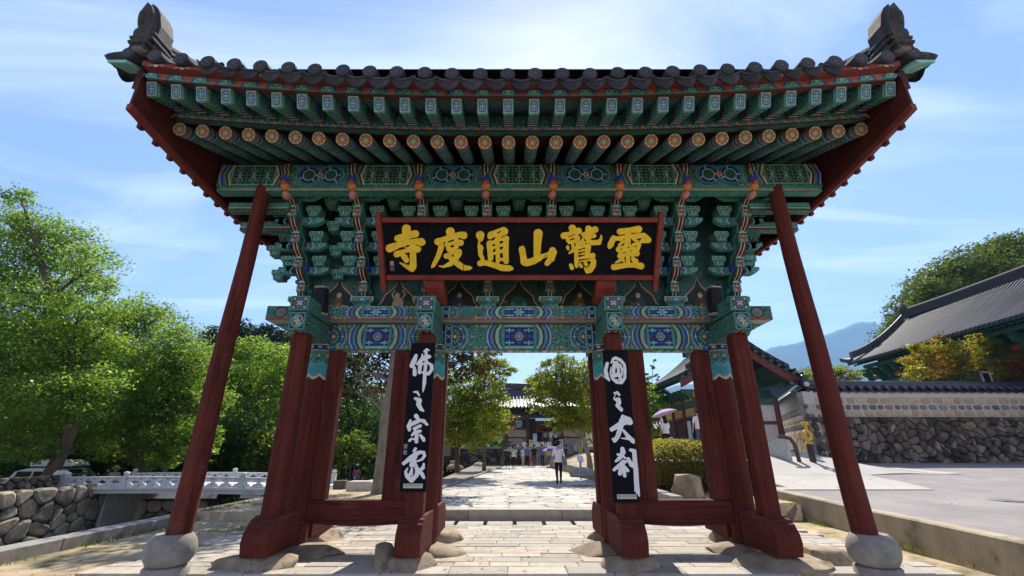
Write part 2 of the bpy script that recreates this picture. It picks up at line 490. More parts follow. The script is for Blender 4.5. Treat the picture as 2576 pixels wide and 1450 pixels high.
class Art:
    """flat painted shapes laid on a face, each a hair prouder than the one before"""
    def __init__(s, mb, O, U, V, N, lift=.0012, step=.00012):
        s.mb, s.O, s.U, s.V, s.N, s.h, s.step = mb, Vector(O), Vector(U).normalized(), Vector(V).normalized(), Vector(N).normalized(), lift, step
    def poly(s, pts, m):
        s.h += s.step
        s.mb.add([s.O + s.U * u + s.V * v + s.N * s.h for u, v in pts], [tuple(range(len(pts)))], m)
    def rect(s, u0, u1, v0, v1, m): s.poly([(u0, v0), (u1, v0), (u1, v1), (u0, v1)], m)
    def disc(s, u, v, r, m, n=10, ry=None, rot=0): 
        ry = ry or r; c, d = math.cos(rot), math.sin(rot)
        P = [(r * math.cos(2 * math.pi * k / n), ry * math.sin(2 * math.pi * k / n)) for k in range(n)]
        s.poly([(u + x * c - y * d, v + x * d + y * c) for x, y in P], m)
    def line(s, pts, w, m):
        for (a, b), (c, d) in zip(pts, pts[1:]):
            L = math.hypot(c - a, d - b) or 1
            x, y = -(d - b) / L * w / 2, (c - a) / L * w / 2
            ex, ey = (c - a) / L * w * .3, (d - b) / L * w * .3
            s.poly([(a - ex + x, b - ey + y), (a - ex - x, b - ey - y), (c + ex - x, d + ey - y), (c + ex + x, d + ey + y)], m)
    def band(s, pts, w, m):
        """a strip of constant horizontal width through pts"""
        for (a, b), (c, d) in zip(pts, pts[1:]):
            s.poly([(a - w / 2, b), (a + w / 2, b), (c + w / 2, d), (c - w / 2, d)], m)
    def rosette(s, u, v, r, cols, n=8):
        """outer petals, inner petals, eye"""
        o, edge, inn, eye = cols
        s.disc(u, v, r, edge, 16)
        for k in range(n):
            t = 2 * math.pi * k / n
            s.disc(u + r * .66 * math.cos(t), v + r * .66 * math.sin(t), r * .27, o, 8)
        for k in range(n):
            t = 2 * math.pi * (k + .5) / n
            s.disc(u + r * .4 * math.cos(t), v + r * .4 * math.sin(t), r * .25, inn, 6, r * .1, t)
        s.disc(u, v, r * .17, eye, 8)
def glyph(strokes, cuts, conv, m_face, m_edge, depth, O, U, V, N, res):
    """brush strokes (x, y, half-width) joined into one raised shape; cuts are the gaps between them"""
    allp = [p for st in strokes for p in st]
    x0 = min(p[0] - p[2] for p in allp) - 3; x1 = max(p[0] + p[2] for p in allp) + 3
    y0 = min(p[1] - p[2] for p in allp) - 3; y1 = max(p[1] + p[2] for p in allp) + 3
    nx, ny = int((x1 - x0) / res) + 2, int((y1 - y0) / res) + 2
    gx, gy = np.meshgrid(x0 + np.arange(nx) * res, y0 + np.arange(ny) * res, indexing='ij')
    def field(sts):
        f = np.full(gx.shape, -1e9)
        for st in sts:
            if len(st) == 1: st = [st[0], (st[0][0] + .1, st[0][1], st[0][2])]
            for (a, b, r0), (c, d, r1) in zip(st, st[1:]):
                dx, dy = c - a, d - b
                t = np.clip(((gx - a) * dx + (gy - b) * dy) / (dx * dx + dy * dy + 1e-9), 0, 1)
                f = np.maximum(f, (r0 + (r1 - r0) * t) - np.hypot(gx - a - t * dx, gy - b - t * dy))
        return f
    f = field(strokes)
    f = f + .10 * res * np.sin(gx * .11 + gy * .07) 
    if cuts: f = np.minimum(f, -field(cuts))
    mb = MB()
    Vv, F, Fe, idx = [], [], [], {}
    def vert(key, x, y):
        if key not in idx:
            idx[key] = len(Vv); u, v = conv(x, y)
            p = O + U * u + V * v
            Vv.append((p + N * depth, p))
        return idx[key]
    for i in range(nx - 1):
        for j in range(ny - 1):
            q = [(i, j), (i + 1, j), (i + 1, j + 1), (i, j + 1)]
            val = [f[a] for a in q]
            if max(val) <= 0: continue
            poly, edges = [], []
            for k in range(4):
                a, b = q[k], q[(k + 1) % 4]; fa, fb = val[k], val[(k + 1) % 4]
                if fa > 0: poly.append((vert(a, gx[a], gy[a]), False))
                if (fa > 0) != (fb > 0):
                    t = fa / (fa - fb)
                    poly.append((vert(tuple(sorted((a, b))), gx[a] + (gx[b] - gx[a]) * t, gy[a] + (gy[b] - gy[a]) * t), True))
            if len(poly) < 3: continue
            F.append([p for p, _ in poly])
            if min(val) <= 0:
                for k in range(len(poly)):
                    (p, c1), (r, c2) = poly[k], poly[(k + 1) % len(poly)]
                    if c1 and c2: Fe.append((p, r))
    n = len(Vv)
    mb.v = [tuple(a) for a, _ in Vv] + [tuple(b) for _, b in Vv]
    for p in F: mb.f.append(tuple(p)); mb.m.append(m_face)
    for a, b in Fe: mb.f.append((a, b, n + b, n + a)); mb.m.append(m_edge)
    return mb
def fast_mesh(name, V, F, mat, parent=None, smooth=False):
    me = bpy.data.meshes.new(name)
    k = F.shape[1]
    me.vertices.add(len(V)); me.vertices.foreach_set('co', V.astype(np.float32).ravel())
    me.loops.add(F.size); me.loops.foreach_set('vertex_index', F.astype(np.int32).ravel())
    me.polygons.add(len(F)); me.polygons.foreach_set('loop_start', np.arange(0, F.size, k, dtype=np.int32))
    if smooth: me.polygons.foreach_set('use_smooth', np.ones(len(F), dtype=bool))
    me.materials.append(MATS[mat])
    me.update(); me.validate()
    return link(bpy.data.objects.new(name, me), parent)
# ------------------------------------------------------------------ the gate
GX, GY = 0.135, 8.4
COLS = (-3.83, -1.63, 1.63, 3.83)
BRX = [(k - 3.5) * 1.217 for k in range(8)]
SP = 0.379                                        # rafter spacing
RX = [(i - 14.5) * SP for i in range(30)]
WX = 5.6                                          # gable boards
X3, Y3, Z3 = Vector((1, 0, 0)), Vector((0, 1, 0)), Vector((0, 0, 1))
def lift(x, k=.25): return k * (abs(x) / 5.6) ** 2.3
def slope_z(s): return 6.58 + .42 * s + .050 * s * s      # tile surface over the distance s up from the eave
EAVE = 3.55
gate = thing('temple_gate', 'large painted temple gate with red posts, green brackets and grey tiled roof spanning the path', 'gate', (GX, GY, 0))

def side_panel_art(a, w, h, border, dense=True):
    """head-and-tail painting of a beam: lattice in the middle, chevrons, fans of petals towards the ends"""
    hw = w / 2
    if border:
        for s in (-1, 1):
            a.rect(s * hw - .13 if s > 0 else -hw, hw if s > 0 else -hw + .13, 0, h, 'teal_light')
            a.rect(s * (hw - .065) - .05, s * (hw - .065) + .05, .012, h - .012, 'navy')
            n = max(1, int(h / .13))
            for k in range(n):
                v = (k + .5) * h / n; u = s * (hw - .065)
                a.line([(u - .033, v - .033), (u + .033, v + .033)], .014, 'teal_light')
                a.line([(u - .033, v + .033), (u + .033, v - .033)], .014, 'teal_light')
        hw -= .14
    c = min(.34, hw * .3)
    for s in (-1, 1):                                         # fans
        u0 = s * (hw - .02)
        for r, m in ((.46, 'cream'), (.445, 'teal'), (.40, 'navy'), (.385, 'blue'), (.34, 'teal_light'), (.315, 'brown'), (.28, 'teal_dark')):
            R_ = r * h * 1.3
            a.poly([(max(-hw, min(hw, u0 - s * R_ * .95 * math.sin(t * math.pi / 8))), max(.004, min(h - .004, h / 2 + R_ * math.cos(t * math.pi / 8)))) for t in range(9)], m)
        for k in range(-3, 4):
            t = k * .42
            a.disc(u0 - s * h * .40 * math.cos(t), h / 2 + h * .42 * math.sin(t), h * .075, ('teal_light', 'blue')[k % 2], 7, h * .03, s * -t)
            a.disc(u0 - s * h * .22 * math.cos(t), h / 2 + h * .24 * math.sin(t), h * .05, 'teal_light', 6, h * .02, s * -t)
        a.disc(u0 - s * .03, h / 2, h * .10, 'vermilion', 8); a.disc(u0 - s * .03, h / 2, h * .055, 'cream', 6)
        for v in (.07, .93):                                  # corner curls
            for q in range(3):
                a.disc(s * (c + .30 + q * .09), h * v, .028, ('teal_light', 'pink', 'yellow')[q], 7); a.disc(s * (c + .30 + q * .09), h * v, .014, 'teal_dark', 6)
    k = .09
    for s in (-1, 1):                                         # chevrons
        for dx, wd, m in ((.27, .026, 'cream'), (.235, .055, 'blue'), (.185, .05, 'teal'), (.14, .045, 'brown'), (.10, .04, 'teal_light'), (.065, .016, 'cream'), (.048, .02, 'teal_dark')):
            P = [(s * (c + dx - k), 0.003), (s * (c + dx - k * .2), h * .25), (s * (c + dx), h * .5), (s * (c + dx - k * .2), h * .75), (s * (c + dx - k), h - .003)]
            a.band(P, wd, m)
    a.poly([(-c * .86, .01), (-c * 1.02, h * .3), (-c * .98, h * .5), (-c * 1.02, h * .7), (-c * .86, h - .01), (c * .86, h - .01), (c * 1.02, h * .7), (c * .98, h * .5), (c * 1.02, h * .3), (c * .86, .01)], 'teal')
    a.rect(-c * .8, c * .8, h * .03, h * .1, 'teal_light'); a.rect(-c * .8, c * .8, h * .9, h * .97, 'teal_light')
    a.rect(-c * .82, c * .82, h * .14, h * .86, 'navy' if dense else 'lattice_ground')
    for q in range(5):
        for v in (.27, .5, .73): a.disc(-c * .64 + q * c * .32, h * v, .05, 'blue', 6, h * .085)
    r = h * .3
    for t in range(3):
        q = t * math.pi / 3
        a.line([(-r * 1.15 * math.cos(q), h / 2 - r * math.sin(q)), (r * 1.15 * math.cos(q), h / 2 + r * math.sin(q))], .035, 'brown' if dense else 'teal_light')
    for s in (-1, 1):
        for v in (.25, .75):
            a.line([(s * c * .3, h * v), (s * c * .78, h * v)], .02, 'teal_light'); a.line([(s * c * .55, h * (v - .08)), (s * c * .55, h * (v + .08))], .02, 'teal_light')
    a.disc(0, h / 2, h * .17, 'teal_light', 6); a.disc(0, h / 2, h * .13, 'teal_dark', 6); a.disc(0, h / 2, h * .07, 'teal_light', 6); a.disc(0, h / 2, h * .03, 'vermilion', 6)

def rafter_square_art(a, w, h):
    a.rect(-w / 2, w / 2, -h / 2, h / 2, 'teal_mid')
    a.rect(-w * .38, w * .38, -h * .4, h * .4, 'blue')
    for s in (-1, 1):
        for t in (-1, 1): a.poly([(s * w * .38, t * h * .4), (s * w * .12, t * h * .4), (s * w * .38, t * h * .16)], 'vermilion')
    a.disc(0, 0, w * .29, 'teal_light', 8, h * .31); a.disc(0, 0, w * .25, 'teal_dark', 8, h * .27)
    for t in range(4):
        q = t * math.pi / 2
        a.disc(w * .14 * math.cos(q), h * .15 * math.sin(q), w * .08, 'teal_light', 6)
    a.disc(0, 0, w * .08, 'yellow', 6)
def beam_end_art(a, w, h, k):
    a.rect(-w / 2, w / 2, -h / 2, h / 2, 'teal')
    a.rect(-w * .43, w * .43, -h * .43, h * .43, 'teal_dark')
    a.rect(-w * .40, w * .40, -h * .40, h * .40, 'navy' if k else 'teal_dark')
    if k:
        a.disc(0, 0, w * .40, 'cream', 14, h * .38); a.disc(0, 0, w * .375, 'teal', 14, h * .355)
        for t in range(8):
            q = t * math.pi / 4
            a.disc(w * .24 * math.cos(q), h * .23 * math.sin(q), w * .10, ('blue', 'brown', 'vermilion', 'teal_light')[t % 4], 7, w * .06, q)
        a.line([(-w * .2, 0), (w * .2, 0)], .02, 'cream'); a.line([(0, -h * .2), (0, h * .2)], .02, 'cream')
    else:
        for s in (-1, 1):
            for t in (-1, 1): a.disc(s * w * .31, t * h * .31, w * .07, 'cream', 6)
        a.poly([(0, h * .38), (w * .34, 0), (0, -h * .38), (-w * .34, 0)], 'vermilion')
        a.poly([(0, h * .30), (w * .26, 0), (0, -h * .30), (-w * .26, 0)], 'brown')
        for t in range(4):
            q = t * math.pi / 2 + math.pi / 4
            a.disc(w * .13 * math.cos(q), h * .13 * math.sin(q), w * .11, 'blue', 8); a.disc(w * .13 * math.cos(q), h * .13 * math.sin(q), w * .07, 'teal_light', 7)
    a.disc(0, 0, w * .075, 'yellow', 8)

# --- round columns and their painted collars
cm = MB(); cm.lathe([(.215, .12), (.212, 1.2), (.2, 3.0), (.195, 3.895)], 20, m='red_post')
cl = MB()
N = 24
rows = [(2.98, 'x'), (3.02, 'cyan'), (3.16, 'scroll'), (3.36, 'teal_light'), (3.375, 'brown'), (3.39, 'navy'), (3.47, 'cream'), (3.485, 'scroll_blue'), (3.66, 'blue'), (3.72, 'teal_light'), (3.74, 'x')]
def collar_z(k, i):
    z = rows[i][0]
    if i == 0: z -= .10 + .07 * abs(math.sin(k * math.pi / 4))
    if i == 1: z -= .09 + .07 * abs(math.sin(k * math.pi / 4))
    if i == 2: z -= .05 * abs(math.sin(k * math.pi / 4))
    return z
V = [(.209 * math.cos(2 * math.pi * k / N), .209 * math.sin(2 * math.pi * k / N), collar_z(k, i)) for i in range(len(rows)) for k in range(N)]
for i in range(len(rows) - 1):
    cl.add(V, [(i * N + k, i * N + (k + 1) % N, (i + 1) * N + (k + 1) % N, (i + 1) * N + k) for k in range(N)], 'cream' if i == 0 else rows[i][1])
for k in range(8):
    t = k * math.pi / 4 + .2
    a = Art(cl, (.211 * math.cos(t), .211 * math.sin(t), 0), (-math.sin(t), math.cos(t), 0), Z3, (math.cos(t), math.sin(t), 0))
    a.disc(0, 3.43, .055, 'vermilion' if k % 2 else 'blue', 8, .035); a.disc(0, 3.43, .035, 'teal_light', 6, .02); a.disc(0, 3.26, .03, 'pink', 7)
col0 = cm.build('column', gate, angle=R(40)); cl0 = cl.build('painted_collar', col0)
for i, x in enumerate(COLS):
    c = col0 if i == 0 else use(col0, 'column', gate)
    c.location = (x, 0, 0)
    if i: use(cl0, 'painted_collar', c)
# --- square posts that clasp each column before and behind, with their stepped feet
pm = MB(); pm.box(-.135, .135, -.135, .135, .16, 3.5, 'red_post', .03)
fm = MB(); fm.prism([(.58, .15), (-.38, .15), (-.43, .33), (-.40, .45), (-.33, .53), (-.325, .555), (-.26, .585), (-.25, .61), (-.16, .635), (-.15, .65), (.58, .65)], 'x', -.185, .185, 'red_depth')
p0 = f0 = None
for x in COLS:
    for s in (-1, 1):
        if p0 is None:
            p = p0 = pm.build('clasp_post', gate); f = f0 = fm.build('post_foot', p)
        else:
            p = use(p0, 'clasp_post', gate); f = use(f0, 'post_foot', p)
        p.location = (x, s * .86, 0); p.rotation_euler = (0, 0, 0 if s < 0 else math.pi)
# --- beams through the columns, painted ends
for k, (w, z0, z1, y) in enumerate(((.33, 3.85, 4.12, 1.17), (.285, 3.5, 3.835, 1.15))):
    b = MB()
    b.box(-w / 2, w / 2, -y, y, z0, z1, 'scroll', .012)
    for s in (-1, 1):
        a = Art(b, (0, s * y, (z0 + z1) / 2), (-s, 0, 0), Z3, (0, s, 0))
        beam_end_art(a, w - .024, z1 - z0 - .024, k)
        a2 = Art(b, (0, s * y, z0), (1, 0, 0), (0, -s, 0), (0, 0, -1))
        for q, m in enumerate(('vermilion', 'cream', 'black', 'vermilion', 'cream', 'black', 'teal_light')):
            a2.rect(-w * .46 + q * w * .13, -w * .46 + (q + .9) * w * .13, .03, .2, m)
    o0 = b.build('cross_beam', gate)
    for i, x in enumerate(COLS):
        o = o0 if i == 0 else use(o0, 'cross_beam', gate)
        o.location = (x, 0, 0)
# --- lintels between the columns, plate above
for x0, x1, br in ((-3.635, -1.825, False), (-1.435, 1.435, True), (1.825, 3.635, False)):
    b = MB(); b.box(x0, x1, -.15, .15, 3.38, 3.89, 'scroll', .008)
    for s in (-1, 1):
        a = Art(b, ((x0 + x1) / 2, s * .15, 3.388), (-s, 0, 0), Z3, (0, s, 0)); side_panel_art(a, x1 - x0 - .02, .494, br)
    a = Art(b, ((x0 + x1) / 2, 0, 3.38), X3, Y3, (0, 0, -1))
    n = int((x1 - x0) / .16)
    for k in range(n):
        u = (k + .5) * (x1 - x0) / n - (x1 - x0) / 2
        a.disc(u, 0, .075, ('cream', 'teal_light', 'blue', 'pink')[k % 4], 8, .12); a.disc(u, 0, .05, ('teal', 'cream', 'teal_light', 'cream')[k % 4], 7, .09)
    b.build('lintel', gate)
b = MB(); b.box(-4.83, 4.83, -.40, .40, 3.905, 4.18, 'scroll', .008)
a = Art(b, (0, 0, 3.905), X3, Y3, (0, 0, -1)); a.rect(-4.8, 4.8, -.38, -.13, 'concrete_grey'); a.rect(-4.8, 4.8, .13, .38, 'concrete_grey')
for s in (-1, 1):
    for x0, x1, br in ((-3.66, -1.8, False), (-1.46, 1.46, True), (1.8, 3.66, False)):
        a = Art(b, ((x0 + x1) / 2, s * .40, 3.925), (-s, 0, 0), Z3, (0, s, 0)); side_panel_art(a, x1 - x0, .245, br, False)
    a = Art(b, (0, s * .40, 3.913), (-s, 0, 0), Z3, (0, s, 0)); a.rect(-4.82, 4.82, -.004, .02, 'vermilion')
    for e in (-1, 1):
        u = e * 4.55
        a.disc(u, .135, .13, 'brown', 12, .115); a.disc(u, .135, .1, 'teal', 12, .09); a.disc(u, .135, .05, 'vermilion', 8)
        for q, m in enumerate(('blue', 'teal_light', 'brown', 'blue')): a.band([(e * (4.36 - q * .06), .03), (e * (4.33 - q * .06), .13), (e * (4.36 - q * .06), .25)], .05, m)
for s in (-1, 1):
    a = Art(b, (s * 4.83, 0, 4.04), (0, s, 0), Z3, (s, 0, 0)); a.rect(-.38, .38, -.12, .12, 'teal'); a.rect(-.35, .35, -.1, .1, 'teal_dark'); a.disc(0, 0, .09, 'vermilion', 10); a.disc(0, 0, .05, 'cream', 8)
b.build('plate_beam', gate)
bm_ = MB(); bm_.prism([(.2, 3.9), (.2, 3.3), (.3, 3.38), (.36, 3.5), (.46, 3.53), (.52, 3.63), (.64, 3.66), (.70, 3.76), (.78, 3.8), (.80, 3.9)], 'y', -.11, .11, 'scroll_fine', 'brown')
o = bm_.build('carved_bracket', gate); o.location = (3.83, 0, 0)
use(o, 'carved_bracket', gate, (-3.83, 0, 0), math.pi)
# --- low rails and jambs of the side bays
for s in (-1, 1):
    b = MB(); n = 12; x0, x1 = 1.83, 3.63
    prof = [(x0 + (x1 - x0) * i / n, .43 - .05 * math.sin(math.pi * i / n)) for i in range(n + 1)] + [(x1, .775), (x0, .775)]
    b.prism([(s * p[0], p[1]) for p in prof], 'y', -.11, .11, 'red_beam'); b.build('low_rail', gate)
    for xa, xb in ((3.365, 3.66), (1.80, 2.384)):
        b = MB(); b.box(s * xa if s > 0 else -xb, xb if s > 0 else -xa, -.09, .09, .777, 3.378, 'red_post', .008); b.build('jamb', gate)
# --- bracket sets
def bracket_profile(sgn):
    P = [(0, 4.18), (-.13, 4.2)]
    for j in range(5):
        y, z = -.13 - .27 * j, 4.24 + .405 * j
        P += [(y - .00, z + .06), (y - .13, z + .12), (y - .215, z + .21), (y - .22, z + .29), (y - .165, z + .33), (y - .17, z + .38)]
    P += [(-1.60, 6.34), (-1.66, 6.42), (-1.64, 6.52), (-1.5, 6.54), (0, 6.54)]
    return P
prof = bracket_profile(-1)
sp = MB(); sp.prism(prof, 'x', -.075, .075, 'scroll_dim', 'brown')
fr = prof[1:-2]
for (y0, z0), (y1, z1) in zip(fr, fr[1:]):
    L = math.hypot(y1 - y0, z1 - z0)
    nrm = Vector((0, -(z1 - z0), (y1 - y0))).normalized()
    if nrm.y > 0: nrm = -nrm
    O = Vector((0, y0, z0)); dv = Vector((0, y1 - y0, z1 - z0)) / L
    a = Art(sp, O, X3, dv, nrm, .003, .0006)
    a.rect(-.078, .078, 0, L, 'brown'); a.rect(-.040, .040, 0, L, 'cream'); a.rect(-.022, .022, 0, L, 'brown'); a.rect(-.010, .010, 0, L, 'black')
for s in (-1, 1):                                             # vine carved along the flank
    pts = [Vector((s * .078, -.06 - .27 * t / 4 + .085 * math.sin(t * 1.9), 4.3 + .405 * t / 4)) for t in range(22)]
    sp.tube(pts, [.020] * len(pts), 5, 'teal', True)
    for t in range(2, 21, 4): sp.blob(pts[t] + Vector((s * .02, .06, .03)), (.03, .09, .08), ('teal', 'blue', 'brown', 'teal_light', 'navy')[t // 4 % 5], t, .2, 1)
bb = MB()                                                     # bearing block
w1, w2, h_ = .095, .135, .20
def trap(mb, w1, w2, d1, d2, h_, m):
    V = [(sx * w1, sy * d1, 0) for sx in (-1, 1) for sy in (-1, 1)] + [(sx * w1 * 1.05, sy * d1 * 1.05, h_ * .28) for sx in (-1, 1) for sy in (-1, 1)] + [(sx * w2, sy * d2, h_ * .55) for sx in (-1, 1) for sy in (-1, 1)] + [(sx * w2, sy * d2, h_) for sx in (-1, 1) for sy in (-1, 1)]
    F = [(0, 1, 3, 2), (12, 14, 15, 13)]
    for k in range(3):
        o = 4 * k
        for a_, b_ in ((0, 1), (1, 3), (3, 2), (2, 0)): F.append((o + a_, o + b_, o + 4 + b_, o + 4 + a_))
    mb.add(V, F, m)
trap(bb, w1, w2, .10, .13, h_, 'scroll_fine')
a = Art(bb, (0, -.13, 0), X3, Z3, (0, -1, 0))
a.line([(-.125, .115), (-.125, .192), (.125, .192), (.125, .115)], .014, 'teal_light')
a.disc(0, .165, .04, 'teal_light', 8, .03); a.disc(0, .165, .024, 'blue', 7, .018)
for s in (-1, 1): a.disc(s * .075, .16, .034, 'teal_light', 8, .03); a.disc(s * .085, .165, .02, 'teal_dark', 7)
a = Art(bb, (0, -.104, 0), X3, Z3, (0, -1, 0), .004); a.disc(0, .04, .05, 'teal_light', 8, .026); a.disc(0, .04, .03, 'brown', 7, .015)
ar = MB()                                                     # bracket arm
ar.prism([(-.50, .13), (-.50, .07), (-.44, .02), (-.34, -.03), (.34, -.03), (.44, .02), (.50, .07), (.50, .13)], 'y', -.055, .055, 'scroll_fine', 'teal')
a = Art(ar, (0, -.055, 0), X3, Z3, (0, -1, 0))
for s in (-1, 1):
    a.band([(s * .18, -.025), (s * .22, .05), (s * .18, .125)], .03, 'blue'); a.band([(s * .225, -.025), (s * .265, .05), (s * .225, .125)], .025, 'teal_light'); a.disc(s * .40, .06, .04, 'teal_light', 8); a.disc(s * .40, .06, .022, 'navy', 7)
tp = MB(); tp.box(-.085, .085, -.035, .035, -.07, .085, 'teal', .012)      # painted tongue tip
a = Art(tp, (0, -.035, .01), X3, Z3, (0, -1, 0)); a.rect(-.065, .065, -.06, .06, 'teal_light'); a.rect(-.055, .055, -.05, .05, 'teal_dark')
for q in range(5): a.disc(.045 * math.cos(q * 1.257 + .3), .045 * math.sin(q * 1.257 + .3) - .005, .026, 'pink' if q % 2 else 'vermilion', 6)
a.disc(0, 0, .02, 'blue', 6); a.poly([(-.09, .1), (0, .16), (.09, .1)], 'teal_light')
hd = MB(); hd.blob((0, -1.55, 6.10), (.085, .12, .10), 'orange', 3, .12); hd.blob((0, -1.57, 6.20), (.10, .11, .05), 'blue', 4, .1); hd.blob((0, -1.46, 5.98), (.075, .12, .09), 'pink', 5, .12); hd.blob((0, -1.63, 6.12), (.06, .07, .05), 'vermilion', 6, .1)
cap = MB(); trap(cap, .15, .22, .15, .22, .2, 'scroll_fine')
a = Art(cap, (0, -.22, 0), X3, Z3, (0, -1, 0)); a.line([(-.21, .11), (-.21, .19), (.21, .19), (.21, .11)], .02, 'teal_light'); a.disc(0, .14, .07, 'blue', 9, .045); a.disc(0, .14, .05, 'teal_light', 8, .03)
for s in (-1, 1): a.poly([(s * .2, .185), (s * .09, .185), (s * .2, .12)], 'vermilion')
bs0 = None
for i, x in enumerate(BRX):
    for face in (-1, 1):
        rz = 0 if face < 0 else math.pi
        if bs0 is None:
            B = bs0 = sp.build('bracket_set', gate)
            bb0 = bb.build('bearing_block', B); ar0 = ar.build('bracket_arm', B); tp0 = tp.build('painted_tip', B); hd0 = hd.build('carved_head', B, smooth=True); cp0 = cap.build('cap_block', B)
            B_c, first = (bb0, ar0, tp0, hd0, cp0), True
        else:
            B = use(bs0, 'bracket_set', gate); first = False
        B.location = (x, 0, 0); B.rotation_euler = (0, 0, rz)
        def kid(o, name, loc):
            c = o if (first and not o.get('placed')) else use(o, name, B)
            if c is o: o['placed'] = 1
            c.location = loc; c.parent = B
        for j in range(5):
            y, z = -.13 - .27 * j, 4.24 + .405 * j
            kid(tp0, 'painted_tip', (0, y - .235, z + .30))
            if j == 0: continue
            kid(ar0, 'bracket_arm', (0, y + .04, z + .21))
            for s in (-1, 1):
                kid(bb0, 'bearing_block', (s * .305, y + .04, z + .345))
            if i < 7: kid(bb0, 'bearing_block', (-face * -.6085 if face < 0 else -.6085, y + .32, z + .17))
        if i in (0, 7):
            o_ = 1 if (i == 7) == (face < 0) else -1
            for j in range(1, 5):
                yj, z = -.13 - .27 * j, 4.24 + .405 * j
                for q in range(0, j + 1, 2):
                    yy = yj + .04 + .27 * q; Lx_ = .26 + .08 * j + .10 * q
                    m_ = MB(); m_.prism([(.08 * o_, .13), (.08 * o_, -.02), ((Lx_ - .2) * o_, -.03), ((Lx_ - .06) * o_, .02), (Lx_ * o_, .07), (Lx_ * o_, .13)], 'y', -.055, .055, 'scroll_fine', 'teal')
                    ea = m_.build('bracket_arm', B); ea.location = (0, yy, z + .21)
                    kid(bb0, 'bearing_block', (o_ * (Lx_ - .12), yy, z + .345))
                    pass
        kid(hd0, 'carved_head', (0, 0, 0)); kid(cp0, 'cap_block', (0, -.16, 4.18))
for o in B_c:
    if 'placed' in o: del o['placed']
# --- wall panels with seated figures between the bracket sets
def niche(a, k, w):
    out = [(-.50, .01), (-.46, .09), (-.33, .16), (-.27, .33), (-.16, .43), (-.07, .52), (0, .70)]
    full = out + [(-x, y) for x, y in out[-2::-1]]
    def grow(g): return [(x * (1 + g), y * (1 + g * .6) if y > .02 else y) for x, y in full]
    a.poly(grow(.06), 'black'); a.poly(grow(.045), 'cream'); a.poly(grow(0), 'orange'); a.poly(grow(-.04), 'black'); a.poly(grow(-.06), 'ink')
    rg = random.Random(40 + k)
    for q in range(5): a.disc(rg.uniform(-.3, .3), rg.uniform(.06, .25), rg.uniform(.05, .1), ('olive', 'teal_dark', 'ink')[q % 3], 7, .03)
    if k == 3:
        a.disc(0, .2, .16, 'teal_dark', 9, .12); a.disc(-.12, .14, .05, 'teal', 7); a.disc(.12, .14, .05, 'teal', 7); a.disc(0, .09, .16, 'olive', 8, .04); return
    f = -1 if k % 2 else 1
    robe = ('olive', 'skin_paint', 'robe_blue', 0, 'olive', 'robe_blue', 'robe_brown')[k]
    a.disc(0, .085, .20, ('white', 'robe_blue', 'robe_blue', 0, 'robe_blue', 'robe_blue', 'robe_brown')[k], 9, .055)
    a.poly([(-.11, .08), (.12, .08), (.10, .22), (.05, .285), (-.04, .285), (-.10, .2)], robe)
    a.disc(f * .02, .33, .05, 'skin_paint', 9, .06); a.disc(f * .045, .31, .018, 'cream', 6)
    a.line([(-.06, .25), (-.11 * f, .16), (.03 * f, .14)], .035, robe if k != 1 else 'skin_paint'); a.disc(.03 * f, .14, .025, 'skin_paint', 6)
    a.disc(-.17, .075, .045, 'white', 7, .03); a.disc(.17, .075, .045, 'white', 7, .03)
    if k == 1: a.line([(-.08, .26), (-.13, .36), (-.07, .44)], .03, 'skin_paint'); a.line([(.08, .26), (.14, .36), (.08, .44)], .03, 'skin_paint')
for i in range(7):
    x = (BRX[i] + BRX[i + 1]) / 2
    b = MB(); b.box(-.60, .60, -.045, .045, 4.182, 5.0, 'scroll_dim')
    for s in (-1, 1): niche(Art(b, (0, s * .045, 4.185), (-s, 0, 0), Z3, (0, s, 0)), i, 1)
    o = b.build('figure_panel', gate); o.location = (x, -.0, 0)
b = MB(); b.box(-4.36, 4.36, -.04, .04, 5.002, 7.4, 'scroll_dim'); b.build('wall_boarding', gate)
for s in (-1, 1):
    b = MB(); b.box(s * 4.37 if s > 0 else -5.55, 5.55 if s > 0 else -4.37, -.04, .04, 6.0, 7.4, 'red_board'); b.build('wall_boarding', gate)
